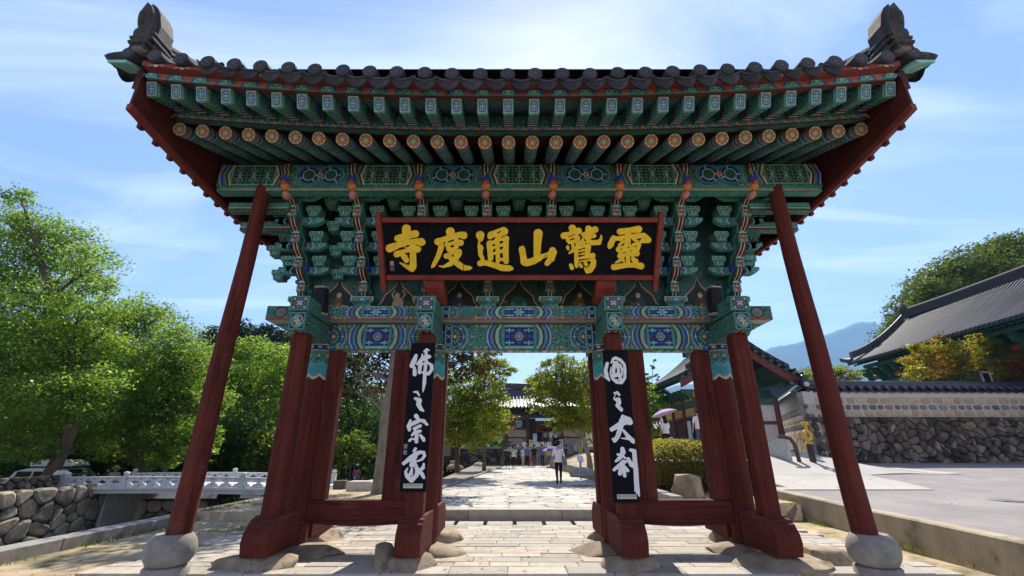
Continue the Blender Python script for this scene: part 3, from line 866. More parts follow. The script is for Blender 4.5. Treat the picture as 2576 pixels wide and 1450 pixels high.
# --- purlins carried by the brackets
def purlin_art(a, w, h):
    n = 9
    for k in range(n):
        u = (k - (n - 1) / 2) * 1.217
        lat = k % 2 == 0
        if lat:
            a.rect(u - .40, u + .40, .02, h - .02, 'teal_light'); a.rect(u - .385, u + .385, .035, h - .035, 'lattice_ground')
            for q in range(3):
                c = u + (q - 1) * .255
                for t in range(4):
                    th = t * math.pi / 4; r = .12 if t % 2 == 0 else .10
                    a.line([(c - r * math.cos(th), h / 2 - h * .4 * math.sin(th)), (c + r * math.cos(th), h / 2 + h * .4 * math.sin(th))], .014, 'teal_light')
                a.disc(c, h / 2, .03, 'teal_light', 6)
            for v in (.2, .35, .5, .65, .8): a.line([(u - .38, h * v), (u + .38, h * v)], .012, 'teal')
            for q in range(10): a.line([(u - .36 + q * .08, .04), (u - .36 + q * .08, h - .04)], .010, 'teal')
            for s in (-1, 1):
                for dx, wd, m in ((.43, .03, 'cream'), (.465, .04, 'brown'), (.51, .05, 'teal'), (.565, .055, 'blue'), (.60, .014, 'cream')):
                    a.band([(u + s * (dx - .04), .005), (u + s * (dx + .03), h * .5), (u + s * (dx - .04), h - .005)], wd, m)
        else:
            for s in (-1, 1):
                for r, m in ((.24, 'teal_light'), (.228, 'blue'), (.19, 'teal'), (.175, 'navy'), (.12, 'teal_light'), (.10, 'teal_dark')):
                    a.disc(u + s * .20, h / 2, r, m, 12, min(r * 1.05, h * .48))
                for q in range(7):
                    t = q * .9
                    a.disc(u + s * .20 + .15 * math.cos(t), h / 2 + .15 * math.sin(t), .045, ('teal_light', 'blue')[q % 2], 6, .015, t)
            a.disc(u, h / 2, .06, 'yellow', 8, .05); a.disc(u, h / 2, .035, 'vermilion', 7)
for s in (-1, 1):
    b = MB(); b.box(-5.52, 5.52, -.12, .12, -.21, .25, 'scroll', .01)
    a = Art(b, (0, -.12, -.20), X3, Z3, (0, -1, 0)); purlin_art(a, 10.9, .44)
    b.box(-5.5, 5.5, -.09, .09, -.30, -.21, 'teal'); a = Art(b, (0, -.09, -.30), X3, Z3, (0, -1, 0)); a.rect(-5.45, 5.45, .0, .018, 'brown'); a.rect(-5.45, 5.45, .02, .035, 'cream')
    o = b.build('purlin', gate); o.location = (0, s * 1.47, 6.29); o.rotation_euler = (0, 0, 0 if s < 0 else math.pi)
    for e in (-1, 1):
        for y, z, xo in ((-1.20, 5.84, 5.42), (-.85, 5.62, 5.36), (0, 5.95, 5.5)):
            b = MB(); x0, x1 = sorted((e * 4.30, e * xo)); b.box(x0, x1, -.07, .07, -.09, .09, 'scroll')
            a = Art(b, (0, -.07, -.09), X3, Z3, (0, -1, 0)); a.rect(x0, x1, .02, .05, 'brown'); a.rect(x0, x1, .06, .075, 'cream'); a.rect(x0, x1, .1, .16, 'teal')
            o = b.build('tie_beam', gate); o.location = (0, s * -y, z); o.rotation_euler = (0, 0, 0 if s < 0 else math.pi)
b = MB(); b.box(-5.5, 5.5, -.12, .12, 7.35, 7.65, 'scroll'); b.build('ridge_beam', gate)
# --- rafters (round below, square above), the boards between, the eave strips
RSL = math.atan(.45)
rm = MB()
L = 3.0
rm.tube([(0, 0, 0), (0, .03, 0), (0, L, 0)], [.104, .108, .108], 12, 'scroll_rafter')
a = Art(rm, (0, 0, 0), X3, Z3, (0, -1, 0)); a.rosette(0, 0, .105, ('vermilion', 'pale_green', 'teal', 'yellow'))
for q, (m, w) in enumerate((('vermilion', .02), ('cream', .012), ('blue', .04), ('teal_light', .03))):
    y = .05 + q * .045
    rm.tube([(0, y, 0), (0, y + w, 0)], .1095, 12, m, False)
fm2 = MB(); FL = 1.15; fw, fh = .152, .22
fm2.box(-fw / 2, fw / 2, 0, FL, -fh / 2, fh / 2, 'scroll_light', .006)
a = Art(fm2, (0, 0, 0), X3, Z3, (0, -1, 0)); rafter_square_art(a, fw - .006, fh - .006)
a = Art(fm2, (0, 0, -fh / 2), X3, Y3, (0, 0, -1)); a.rect(-fw / 2 + .006, fw / 2 - .006, .015, .045, 'teal_light')
for q, (v, w, m) in enumerate(((.36, .05, 'blue'), (.41, .02, 'cream'), (.43, .07, 'brown'), (.50, .035, 'white'))): a.rect(-fw / 2 + .006, fw / 2 - .006, v, v + w, m)
for q in range(4): a.rect(-.07 + q * .037, -.05 + q * .037, .54, .62, ('cream', 'black', 'cream', 'brown')[q])
for s in (-1, 1):
    a = Art(fm2, (s * fw / 2, 0, 0), Y3, Z3, (s, 0, 0)); a.rect(.02, .05, -fh / 2 + .008, fh / 2 - .008, 'teal_light'); a.band([(.40, -.1), (.36, 0), (.40, .1)], .05, 'blue'); a.band([(.47, -.1), (.43, 0), (.47, .1)], .05, 'brown')
r0 = fr0 = None
for s in (-1, 1):
    for x in RX:
        if r0 is None: r = r0 = rm.build('rafter', gate, angle=R(40)); fr_ = fr0 = fm2.build('flying_rafter', gate)
        else: r = use(r0, 'rafter', gate); fr_ = use(fr0, 'flying_rafter', gate)
        rz = 0 if s < 0 else math.pi
        r.rotation_euler = (RSL - lift(x, .08), 0, rz); r.location = (x, s * 2.67, 6.18 + lift(x, .27))
        fr_.rotation_euler = (math.atan(.42) - lift(x, .04), 0, rz); fr_.location = (x, s * 3.32, 6.30 + lift(x, .34))
def strip(mb, y0, y1, z0, z1, k, m, x0=-5.55, x1=5.55, n=24, dz=0.0, k2=None):
    """a board along the eave that follows its lift; dz raises the back edge"""
    xs = [x0 + (x1 - x0) * i / n for i in range(n + 1)]
    V = []
    for x in xs:
        l_ = lift(x, k); l2 = lift(x, k2 or k); V += [(x, y0, z0 + l_), (x, y0, z1 + l2), (x, y1, z1 + dz + l2), (x, y1, z0 + dz + l_)]
    F = []
    for i in range(n):
        o = 4 * i
        for q in range(4): F.append((o + q, o + (q + 1) % 4, o + 4 + (q + 1) % 4, o + 4 + q))
    F += [(3, 2, 1, 0), (4 * n, 4 * n + 1, 4 * n + 2, 4 * n + 3)]
    mb.add(V, F, m)
for s in (-1, 1):
    rz = 0 if s < 0 else math.pi
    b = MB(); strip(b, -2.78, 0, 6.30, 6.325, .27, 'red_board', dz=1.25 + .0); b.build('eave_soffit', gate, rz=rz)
    b = MB(); strip(b, -2.765, -2.665, 6.305, 6.405, .27, 'teal_dark')
    for x in RX:
        for q in (-.25, .25):
            l_ = lift(x + q * SP, .27)
            a = Art(b, (x + q * SP, -2.765, 6.355 + l_), X3, Z3, (0, -1, 0))
            for e, m in ((-1, 'vermilion'), (1, 'blue')):
                a.disc(e * .05 * 1, 0, .047, 'teal_light', 8, .049); a.disc(e * .05, 0, .038, m, 8, .040); a.disc(e * .05, .004, .016, 'teal_light', 6)
            a.disc(0, -.02, .02, 'teal_light', 6); a.disc(.095, .01, .02, 'teal', 6)
    b.build('rafter_fascia', gate, rz=rz)
    b = MB(); strip(b, -2.72, -2.64, 6.405, 6.66, .27, 'scroll_light'); b.build('rafter_stop', gate, rz=rz)
    b = MB(); strip(b, -3.36, -2.2, 6.425, 6.445, .34, 'scroll_rafter', dz=.47); b.build('flying_soffit', gate, rz=rz)
    b = MB(); strip(b, -3.40, -3.30, 6.425, 6.53, .34, 'teal')
    for i, x in enumerate(RX):
        l_ = lift(x, .34)
        a = Art(b, (x, -3.40, 6.478 + l_), X3, Z3, (0, -1, 0))
        for e in (-1, 1):
            a.poly([(e * .185, .045), (e * .09, .045), (e * .15, -.045), (e * .185, -.045)], 'vermilion'); a.poly([(e * .10, .045), (e * .07, .045), (e * .12, -.045), (e * .15, -.045)], 'blue')
            a.disc(e * .045, 0, .036, 'teal_light', 8); a.disc(e * .045, 0, .02, 'teal_dark', 7)
        a.disc(0, .02, .025, 'teal_light', 7)
    strip(b, -3.385, -3.31, 6.405, 6.425, .34, 'brown')
    b.build('eave_strip', gate, rz=rz)
    b = MB(); strip(b, -3.53, -3.36, 6.532, 6.60, .34, 'red_frame', k2=.36)
    for i in range(28):
        x = (i - 13.5) * .395; l_ = lift(x, .345)
        a = Art(b, (x, -3.53, 6.558 + l_), X3, Z3, (0, -1, 0))
        for q in range(6): a.disc(.028 * math.cos(q * 1.047), .028 * math.sin(q * 1.047), .0165, 'cream', 7)
        a.disc(0, 0, .016, 'white', 7)
        for e in (-1, 1): a.disc(e * .085, -.01, .04, 'teal_light', 6, .009, e * -.4)
    b.build('tile_board', gate, rz=rz)
# --- roof: bed of pan tiles with rows of cover tiles, eave tiles, ridges
rb = MB()
TS = .395
nx = 29 * 6 + 6
xs = [-(14.5 * TS) + i * TS / 6 for i in range(29 * 6 + 1)]
for s in (-1, 1):
    V, ns = [], 10
    for x in xs:
        ph = (x / TS) % 1.0
        d = .06 * (1 - abs(math.cos(math.pi * x / TS)) ** 1.0)
        for k in range(ns + 1):
            q = EAVE * k / ns
            V.append((x, s * (EAVE - q), slope_z(q) + lift(x, .38) - d))
    F = [(i * (ns + 1) + k, (i + 1) * (ns + 1) + k, (i + 1) * (ns + 1) + k + 1, i * (ns + 1) + k + 1) for i in range(len(xs) - 1) for k in range(ns)]
    rb.add(V, F, 'tile')
for x0, x1 in ((-5.72, 5.72),):
    for s in (-1, 1):
        V = []
        for x in (x0, x1):
            for k in range(9):
                q = .15 + (EAVE - .15) * k / 8
                V.append((x, s * (EAVE - q), slope_z(q) - .10 + lift(x * .98, .38)))
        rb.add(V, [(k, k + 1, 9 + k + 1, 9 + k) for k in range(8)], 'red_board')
roof = rb.build('roof', gate)
tr = MB()
pts = [(0, -EAVE + EAVE * k / 10, slope_z(EAVE * k / 10) + .03) for k in range(11)]
V = []
for p in pts:
    for t in range(7):
        th = math.pi * t / 6
        V.append((.092 * math.cos(th), p[1], p[2] + .092 * math.sin(th)))
tr.add(V, [(i * 7 + t, i * 7 + t + 1, (i + 1) * 7 + t + 1, (i + 1) * 7 + t) for i in range(10) for t in range(6)], 'tile')
ed = MB()                                                     # round end disc of a cover row, tipped to face a little down
zc = slope_z(0) + .055
ed.tube([(0, -EAVE - .05, zc), (0, -EAVE - .01, zc), (0, -EAVE + .22, zc + .06)], [.104, .108, .094], 14, 'tile')
a = Art(ed, (0, -EAVE - .05, zc), X3, (0, 0, 1), (0, -1, 0), .004, .0008); a.disc(0, 0, .078, 'tile_far', 12); a.disc(0, 0, .06, 'tile', 10); a.disc(0, 0, .035, 'tile_far', 8)
dr = MB()                                                     # hanging lip of a pan row
ns_ = 8
top = [(TS * .5 * (t / ns_ * 2 - 1) * .98, -.075 * math.sin(math.pi * t / ns_) + .02) for t in range(ns_ + 1)]
bot = [(x, z - .03 - .125 * math.sin(math.pi * t / ns_)) for t, (x, z) in enumerate(top)]
V = [(x, -EAVE - .03, slope_z(0) + z) for x, z in top] + [(x, -EAVE - .0, slope_z(0) + z) for x, z in bot] + [(x, -EAVE + .02, slope_z(0) + z + .012) for x, z in top] + [(x, -EAVE + .03, slope_z(0) + z) for x, z in bot]
n1 = ns_ + 1
F = []
for t in range(ns_): F += [(t, t + 1, n1 + t + 1, n1 + t), (2 * n1 + t, 3 * n1 + t, 3 * n1 + t + 1, 2 * n1 + t + 1), (t, 2 * n1 + t, 2 * n1 + t + 1, t + 1), (n1 + t, n1 + t + 1, 3 * n1 + t + 1, 3 * n1 + t)]
dr.add(V, F, 'tile')
V = [(x, -EAVE - .035, slope_z(0) + z - .002) for x, z in top] + [(x, -EAVE - .035, slope_z(0) + z - .03) for x, z in top]
dr.add(V, [(t, t + 1, n1 + t + 1, n1 + t) for t in range(ns_)], 'tile_far')
tr0 = ed0 = dr0 = None
for s in (-1, 1):
    rz = 0 if s < 0 else math.pi
    for i in range(30):
        x = (i - 14.5) * TS; l_ = lift(x, .38)
        jz = random.uniform(-.008, .008)
        if tr0 is None: t_ = tr0 = tr.build('cover_tiles', roof, angle=R(50)); e_ = ed0 = ed.build('eave_tile', roof, angle=R(50))
        else: t_ = use(tr0, 'cover_tiles', roof); e_ = use(ed0, 'eave_tile', roof)
        t_.location = (x, 0, l_); e_.location = (x + random.uniform(-.008, .008), 0, l_ + jz)
        t_.rotation_euler = e_.rotation_euler = (0, 0, rz)
    for i in range(29):
        x = (i - 14) * TS
        d_ = dr.build('drip_tile', roof, angle=R(50)) if dr0 is None else use(dr0, 'drip_tile', roof)
        dr0 = dr0 or d_
        sl = (lift(x + .2, .38) - lift(x - .2, .38)) / .4
        d_.location = (x, 0, lift(x, .38) + random.uniform(-.006, .006)); d_.rotation_euler = (0, -math.atan(sl) if s < 0 else math.atan(sl), rz)
# short tiles laid outward over the gable edges, their board below
gt = MB(); gt.tube([(-.1, 0, .08), (.30, 0, .03), (.36, 0, 0), (.40, 0, -.03)], [.09, .092, .1, .1], 10, 'tile'); 
gp = MB()
V = []
for x in (0, .33):
    for t in range(7):
        u = -.19 + .38 * t / 6; V.append((x, u, -.02 - .07 * math.sin(math.pi * t / 6) - x * .06))
for t in range(7):
    u = -.19 + .38 * t / 6; V.append((.34, u, -.06 - .17 * math.sin(math.pi * t / 6)))
gp.add(V, [(k * 7 + t, k * 7 + t + 1, (k + 1) * 7 + t + 1, (k + 1) * 7 + t) for k in (0, 1) for t in range(6)], 'tile')
gt0 = gp0 = None
for e in (-1, 1):
    for s in (-1, 1):
        for k in range(9):
            q = .10 + k * .385
            y = s * (EAVE - q); z = slope_z(q) + lift(5.72, .38) + .02
            g = gt.build('gable_tile', roof, angle=R(50)) if gt0 is None else use(gt0, 'gable_tile', roof)
            gt0 = gt0 or g
            g.location = (e * 5.72, y, z); g.rotation_euler = (0, 0, 0 if e > 0 else math.pi)
            g2 = gp.build('gable_pan', roof, angle=R(50)) if gp0 is None else use(gp0, 'gable_pan', roof)
            gp0 = gp0 or g2
            g2.location = (e * 5.72, s * (EAVE - q - .19), slope_z(q + .19) + lift(5.72, .38) - .02); g2.rotation_euler = (0, 0, 0 if e > 0 else math.pi)
        # gable rafter board along the slope and the green end block at the corner
        b = MB()
        pr = [(s * (EAVE + .02 - q), slope_z(q) - .14 + lift(5.6, .38)) for q in [.16 + (EAVE - .16) * k / 8 for k in range(9)]]
        pr2 = [(y, z - .34) for y, z in pr[::-1]]
        b.prism(pr + pr2, 'x', e * 5.62, e * 5.70, 'red_board'); b.build('barge_board', gate)
        b = MB(); pv_ = [(s * (EAVE + .06 - q), slope_z(q) - .10 + lift(5.72, .38)) for q in [EAVE * k / 8 for k in range(9)]]
        b.prism(pv_ + [(y, z - .05) for y, z in pv_[::-1]], 'x', e * 5.705, e * 5.97, 'teal_light'); b.build('verge_board', gate)
# ridges: stacked flat tiles under a run of cover tiles
def ridge_prof(w, h, n):
    """one side of a stacked ridge, lip by lip"""
    P = []
    for k in range(n):
        z = h * k / n; P += [(w / 2, z), (w / 2, z + h / n * .55), (w / 2 - .035, z + h / n * .6), (w / 2 - .035, z + h / n * .98)]
    for t in range(7): P.append((w * .42 * math.cos(math.pi * t / 6), h + w * .38 * math.sin(math.pi * t / 6)))
    return P + [(-x, z) for x, z in P[:4 * n][::-1]]
def sweep(mb, prof, path, side, m):
    n = len(prof); V = []
    for p in path:
        for u, w in prof: V.append(Vector(p) + Vector(side) * u + Z3 * w)
    mb.add(V, [(i * n + k, i * n + k + 1, (i + 1) * n + k + 1, (i + 1) * n + k) for i in range(len(path) - 1) for k in range(n - 1)] + [tuple(range(n)), tuple(range((len(path) - 1) * n, len(path) * n))], m)
b = MB(); sweep(b, ridge_prof(.34, .5, 5), [(-5.75 + 11.5 * k / 20, 0, slope_z(EAVE) - .06 + lift(-5.75 + 11.5 * k / 20, .34)) for k in range(21)], Y3, 'ridge_stack'); b.build('main_ridge', roof)
om = MB()                                                     # flame-topped end tile of a descending ridge
op = [(-.22, -.15), (.20, -.15), (.20, .06), (.24, .10), (.22, .16), (.17, .18), (.24, .23), (.22, .30), (.16, .32), (.21, .42), (.26, .52), (.28, .66), (.25, .80), (.17, .97), (.02, .88), (-.10, .74), (-.17, .58), (-.22, .48)]
om.prism(op, 'y', -.10, .16, 'ridge_stack')
om.prism([(x * .8 + .02, z * .86 + .05) for x, z in op], 'y', -.19, -.101, 'ridge_stack')
for q, (z, w) in enumerate(((.0, .23), (.11, .26), (.22, .25))): om.box(-w, w, -.22 + .02 * q, .20, z, z + .065, 'ridge_stack', .02)
om.blob((.10, -.17, .60), (.13, .10, .2), 'ridge_stack', 9, .2); om.blob((0, -.14, -.08), (.17, .08, .06), 'ridge_mortar', 12, .1)
om0 = None
for e in (-1, 1):
    for s in (-1, 1):
        b = MB(); path = [(0, s * (EAVE - q), slope_z(q) + lift(5.7, .38) + .02) for q in [.30 + (EAVE - .43) * k / 10 for k in range(11)]]
        sweep(b, ridge_prof(.28, .44, 4), path, X3, 'ridge_stack'); o = b.build('descending_ridge', roof); o.location = (e * 5.72, 0, 0)
        m_ = om.build('ridge_end_tile', roof) if om0 is None else use(om0, 'ridge_end_tile', roof)
        om0 = om0 or m_
        m_.location = (e * 5.62, s * (EAVE - .12), slope_z(.12) + lift(5.7, .38) + .15); m_.scale = (e * .66, 1 if s < 0 else -1, .97)
# --- wind boards closing the gables: planks with cover battens, hung to a gently curved foot
for e in (-1, 1):
    b = MB(); n = 20
    def foot(y): return 5.86 + .30 * (y / 3.45) ** 2
    ys = [-3.42 + 6.84 * k / n for k in range(n + 1)]
    V = []
    for y in ys:
        z = foot(y); V += [(e * 5.585, y, z), (e * 5.66, y, z), (e * 5.66, y, z + .10), (e * 5.585, y, z + .10)]
    b.add(V, [(4 * i + q, 4 * i + (q + 1) % 4, 4 * i + 4 + (q + 1) % 4, 4 * i + 4 + q) for i in range(n) for q in range(4)] + [(3, 2, 1, 0), (4 * n, 4 * n + 1, 4 * n + 2, 4 * n + 3)], 'red_frame')
    wb = b.build('wind_board', gate)
    npl = 22; pw = 6.84 / npl
    for k in range(npl):
        y0, y1 = -3.42 + k * pw, -3.42 + (k + 1) * pw - .006
        def top(y): return min(7.9, slope_z(EAVE - abs(y)) + lift(5.6, .38) - .36)
        b = MB(); b.prism([(y0, foot(y0) + .09), (y1, foot(y1) + .09), (y1, top(y1)), (y0, top(y0))], 'x', e * 5.60, e * (5.635 + .004 * (k % 3)), 'red_board'); b.build('plank', wb)
        if k:
            b = MB(); b.box(min(e * 5.64, e * 5.70), max(e * 5.64, e * 5.70), y0 - .04, y0 + .04, foot(y0) - .035, top(y0) - .1, 'red_board'); b.build('batten', wb)
# --- raking props under the eave purlins
for e in (-1, 1):
    b = MB(); x0, x1 = e * 4.80, e * 4.70
    n = 8
    b.tube([(x0 + (x1 - x0) * k / n, -1.47 + .015 * math.sin(k * 1.3), .47 + (6.12 - .47) * k / n) for k in range(n + 1)], [.158 - .040 * k / n for k in range(n + 1)], 14, 'red_post')
    b.build('eave_prop', gate, angle=R(50))

# ------------------------------------------------------------------ stones the posts stand on
spots = []
rg = random.Random(5)
def rock(name, label, x, y, rx, ry, h, seed, z=-.03, m='foundation', amp=.2, cat='foundation stone', group=None, sub=3):
    b = MB(); b.blob((0, 0, 0), (rx * 1.12, ry * 1.12, h * 1.6), m, seed, .09, 4, flat=h - z, floor=-.02, cuts=13)
    o = b.build(name, angle=R(28)); o.location = (x, y, z)
    return tag(o, label, cat, group)
where = {-3.83: 'outermost left', -1.63: 'inner left', 1.63: 'inner right', 3.83: 'outermost right'}
for i, x in enumerate(COLS):
    w = where[x]
    rock('foundation_stone', f'low rough stone under the front foot of the {w} gate post', GX + x + (-.05 if x < -3 else .0), GY - 1.0, .70 if abs(x) > 3 else .40, .44, .135, 20 + i, group='rough stones under the gate posts')
    rock('foundation_stone', f'broad flat boulder under the {w} round column', GX + x + (.22 if x < -3 else (-.12 if x > 3 else (.16 if x < 0 else -.22))), GY - .08, .66, .48, .115, 30 + i, group='rough stones under the gate posts')
    rock('foundation_stone', f'rough stone under the rear foot of the {w} gate post', GX + x + rg.uniform(-.1, .1), GY + 1.0, .45, .42, .16, 40 + i, group='rough stones under the gate posts')
rock('foundation_stone', 'small upright dark boulder left of the inner left post foot', GX - 2.02, GY - 1.0, .17, .24, .27, 51, group='rough stones under the gate posts')
rock('foundation_stone', 'low reddish boulder right of the outermost right post foot', GX + 4.62, GY - .72, .36, .30, .17, 52, group='rough stones under the gate posts')
for e, sd in ((-1, 'left'), (1, 'right')):
    t = thing('prop_base', f'grey granite ball on a round plinth under the {sd} leaning red prop', 'stone base', (GX + e * 4.86, GY - 1.47, 0), group='ball bases under the leaning props')
    b = MB(); b.lathe([(.19, .49), (.215, .495), (.245, .47), (.29, .40), (.315, .30), (.30, .21), (.255, .13), (.22, .105)][::-1], 22, m='granite_grey'); b.build('ball', t, angle=R(50))
    b = MB(); b.lathe([(.285, -.13), (.28, .085), (.265, .10), (.1, .104)], 22, m='granite_grey'); b.build('plinth', t, angle=R(50))

# ------------------------------------------------------------------ name board and hanging plaques
def plane_conv(crop, O, U, V, N):
    """maps a sighting on the photo (3840 px) to the board's own axes"""
    cx, cy, s = crop
    D = O.dot(N)
    C = Vector((0, 0, CAM_H))
    def f(x, y):
        d = ray((cx + x / s) * 2576 / 3840, (cy + y / s) * 2576 / 3840)
        p = C + d * ((D - C.dot(N)) / d.dot(N)) - O
        return p.dot(U), p.dot(V)
    return f
O0 = Vector((GX, 7.42, 4.50)); BV = Vector((0, -.64, .905)).normalized(); BN = Vector((0, -BV.z, BV.y)); BH = 1.12; HW = 2.47
sign = thing('name_board', 'long black name board with six golden characters in a red frame under the eaves', 'sign board', (GX, 7.42, 4.50))
sign.rotation_euler = (math.atan2(.64, .905), 0, 0)
b = MB(); nb = 12
for k in range(nb):
    u0, u1 = -HW + .06 + k * (2 * HW - .12) / nb, -HW + .06 + (k + 1) * (2 * HW - .12) / nb
    q = MB(); q.box(u0 + .0015, u1 - .0015, 0, .04 + .0015 * (k % 2), .05, BH - .05, 'sign_black', .002); q.build('plank', sign)
for z0, z1 in ((0, .085), (BH - .085, BH)):
    q = MB(); q.box(-HW + .06, HW - .06, -.07, .05, z0, z1, 'red_frame', .008); q.build('frame_rail', sign)
for e in (-1, 1):
    q = MB(); q.box(e * HW - .045, e * HW + .045, -.08, .06, -.22, BH + .09, 'red_frame', .008); q.build('frame_stile', sign)
for x in (-1.55, 1.58):
    q = MB(); q.prism([(-.02, .0), (-.02, -.15), (.06, -.36), (.20, -.55), (.42, -.60), (.42, -.52), (.28, -.28), (.2, 0)], 'x', -.17, .17, 'red_frame'); o = q.build('support_block', sign); o.location = (x, 0, 0)
GS = {
 'A': ((1430, 840, 7.251), [
  [[(690,130,118),(690,330,105),(700,560,100)],[(450,390,88),(700,320,88),(930,270,103)],[(240,660,112),(500,560,82),(800,500,85),(1090,490,108)],[(1090,490,108),(1150,510,60)],[(430,820,88),(650,740,62),(850,680,80),(990,680,98)],[(850,560,90),(865,900,90),(870,1150,95),(840,1210,90),(700,1160,50),(510,1050,14)],[(620,860,85),(690,985,72)]],
  [[(790,408,15),(960,372,10)],[(685,612,24),(755,590,24)],[(665,812,20),(760,795,30)],[(768,850,9),(774,1065,9)],[(450,692,12),(640,625,10)],[(940,572,10),(1100,606,12)]]]),
 'A2': ((1430, 840, 7.251), [
  [[(1880,210,118),(1890,330,95)],[(1540,480,93),(1650,440,75),(1900,360,80),(2120,290,75),(2240,310,103)],[(1640,460,80),(1630,640,75),(1560,860,68),(1430,1110,55),(1380,1170,25)],[(1780,560,60),(2000,500,50),(2160,510,85)],[(1800,480,50),(1830,660,65)],[(2040,420,60),(2040,600,65)],[(1850,690,72),(1960,660,68),(2060,610,52)],[(1770,870,72),(1930,820,70),(2110,760,85)],[(2110,800,85),(2020,950,80),(1880,1080,68),(1700,1160,34),(1570,1140,11)],[(1830,880,55),(1980,1000,75),(2130,1120,82),(2250,1190,75),(2400,1195,52),(2460,1190,18)]],
  [[(1840,485,22),(1960,440,22)],[(1708,525,26),(1715,548,14)],[(1912,620,22),(1955,610,22)],[(1945,848,28),(1968,872,14)],[(2238,1080,9),(2238,1265,9)],[(2130,412,15),(2240,428,10)]]]),
 'B': ((1760, 840, 7.251), [
  [[(300,310,118),(310,390,82),(285,460,34),(262,520,28)],[(275,590,52),(310,650,78),(300,740,60),(310,840,60),(360,930,52),(360,1010,50)],[(290,1070,76),(440,1050,70),(650,1110,74),(900,1190,84),(1080,1200,80),(1150,1205,50)],[(590,300,93),(780,220,80),(930,180,98),(960,200,98),(860,310,70),(760,360,60)],[(570,340,78)],[(560,540,93),(575,750,82),(580,930,75)],[(560,540,80),(800,440,60),(1000,400,85)],[(985,430,88),(985,700,82),(1000,1010,75)],[(770,400,62),(775,700,60),(780,1010,58)],[(600,640,50),(980,560,50)],[(600,800,50),(980,720,50)],[(950,950,50),(830,965,40)]],
  [[(645,580,26),(685,570,26)],[(848,490,28),(895,482,28)],[(650,740,24),(690,730,24)],[(850,650,26),(900,638,26)],[(862,815,30),(880,865,30)],[(688,890,28),(690,1020,26)],[(850,1045,28)],[(640,420,32),(560,432,12)],[(870,372,13),(1000,302,10)],[(770,245,18),(840,200,18)]]]),
 'B2': ((1760, 840, 7.251), [
  [[(1870,260,122),(1850,500,105),(1840,800,92),(1840,920,90)],[(1455,620,32),(1430,690,90),(1460,850,83),(1490,1030,98),(1560,1060,90),(1750,1000,93),(1950,900,75),(2120,830,52),(2200,760,40)],[(2260,720,92),(2220,860,83),(2170,1000,75),(2110,1070,68)],[(2330,760,52),(2260,980,42)]],
  [[(2010,900,8),(2130,830,8)],[(1980,955,9),(2130,905,14)],[(2240,700,4),(2240,1080,4)]]]),
 'C': ((2100, 840, 7.251), [
  [[(330,120,103),(320,210,60)],[(100,320,88),(300,270,65),(500,190,90)],[(220,430,65),(250,490,55)],[(230,400,40),(450,330,50)],[(470,380,73),(400,460,52)],[(250,500,50),(420,450,43)],[(340,540,45),(350,640,43)],[(205,630,48),(215,680,35)],[(770,130,88),(770,300,83),(770,470,75)],[(620,290,55),(760,240,68),(950,150,88)],[(800,340,48),(920,320,60)],[(720,340,60),(600,430,38),(480,550,60),(440,520,30)],[(760,470,63),(850,510,68),(1050,500,68),(1110,400,38),(1110,310,18)],[(640,500,60),(560,560,68),(400,680,58),(250,790,28)],[(430,680,53),(430,850,48),(440,1030,58)],[(450,640,50),(700,600,50)],[(760,620,78),(740,850,58)],[(450,740,34),(700,700,30)],[(450,820,30),(720,790,30)],[(450,930,43),(700,890,43),(880,860,78)],[(520,1010,28),(820,960,40),(910,1000,68),(890,1120,80),(800,1240,93),(740,1290,58),(680,1200,38)],[(290,1120,50),(320,1190,58)],[(430,1090,45),(450,1150,43)],[(540,1100,45),(575,1150,43)],[(690,1075,56),(710,1130,56)]],
  [[(280,430,20),(370,400,20)],[(220,360,11),(400,280,11)],[(510,708,14),(660,655,14)],[(500,812,14),(650,750,14)],[(515,888,15),(640,848,15)],[(510,990,13),(820,940,11)],[(640,1120,15),(720,1187,14),(785,1120,14),(792,1050,12)],[(660,430,22),(690,460,14)],[(540,440,10),(600,370,8)],[(830,430,10),(930,400,16)]]]),
 'C2': ((2100, 840, 7.251), [
  [[(1620,210,83),(1900,170,73),(2130,140,93)],[(1840,200,83),(1840,500,73),(1840,700,58)],[(1450,380,72),(1370,560,83),(1340,620,58)],[(1500,400,58),(1700,370,58),(2000,310,63),(2260,330,90),(2380,430,90),(2200,470,50)],[(1590,440,43),(1700,430,33)],[(1620,570,50),(1740,480,43)],[(2000,400,58),(2080,450,48)],[(1600,690,88),(1700,640,52)],[(1620,740,70),(1760,720,48)],[(1800,640,68),(1900,620,58)],[(2000,560,58),(2130,560,68),(2100,680,58),(1950,680,48)],[(1780,560,58)],[(1610,870,63),(1850,810,58),(2080,800,78)],[(1840,780,58),(1840,1100,58)],[(1720,900,48),(1620,990,43),(1500,1050,18)],[(1700,970,46),(1740,1030,28)],[(1960,880,40),(1980,950,48),(2060,1000,62)],[(1975,940,40),(1960,1040,36)],[(1460,1170,83),(1800,1120,63),(2000,1110,68),(2190,1140,93)]],
  [[(1935,262,13),(2025,253,13)],[(2115,420,24),(2190,398,18)],[(1720,432,18)],[(1930,405,18)],[(1935,500,24),(1990,512,12)],[(1660,680,22)],[(1860,635,22)],[(2050,605,24)],[(1640,592,13),(1740,520,13)],[(1700,790,12),(1770,760,12)],[(1745,915,18)],[(1915,880,18)],[(1935,1030,28)],[(1540,1062,9),(1690,1045,18)],[(1530,480,22),(1590,472,26)]]]),
}
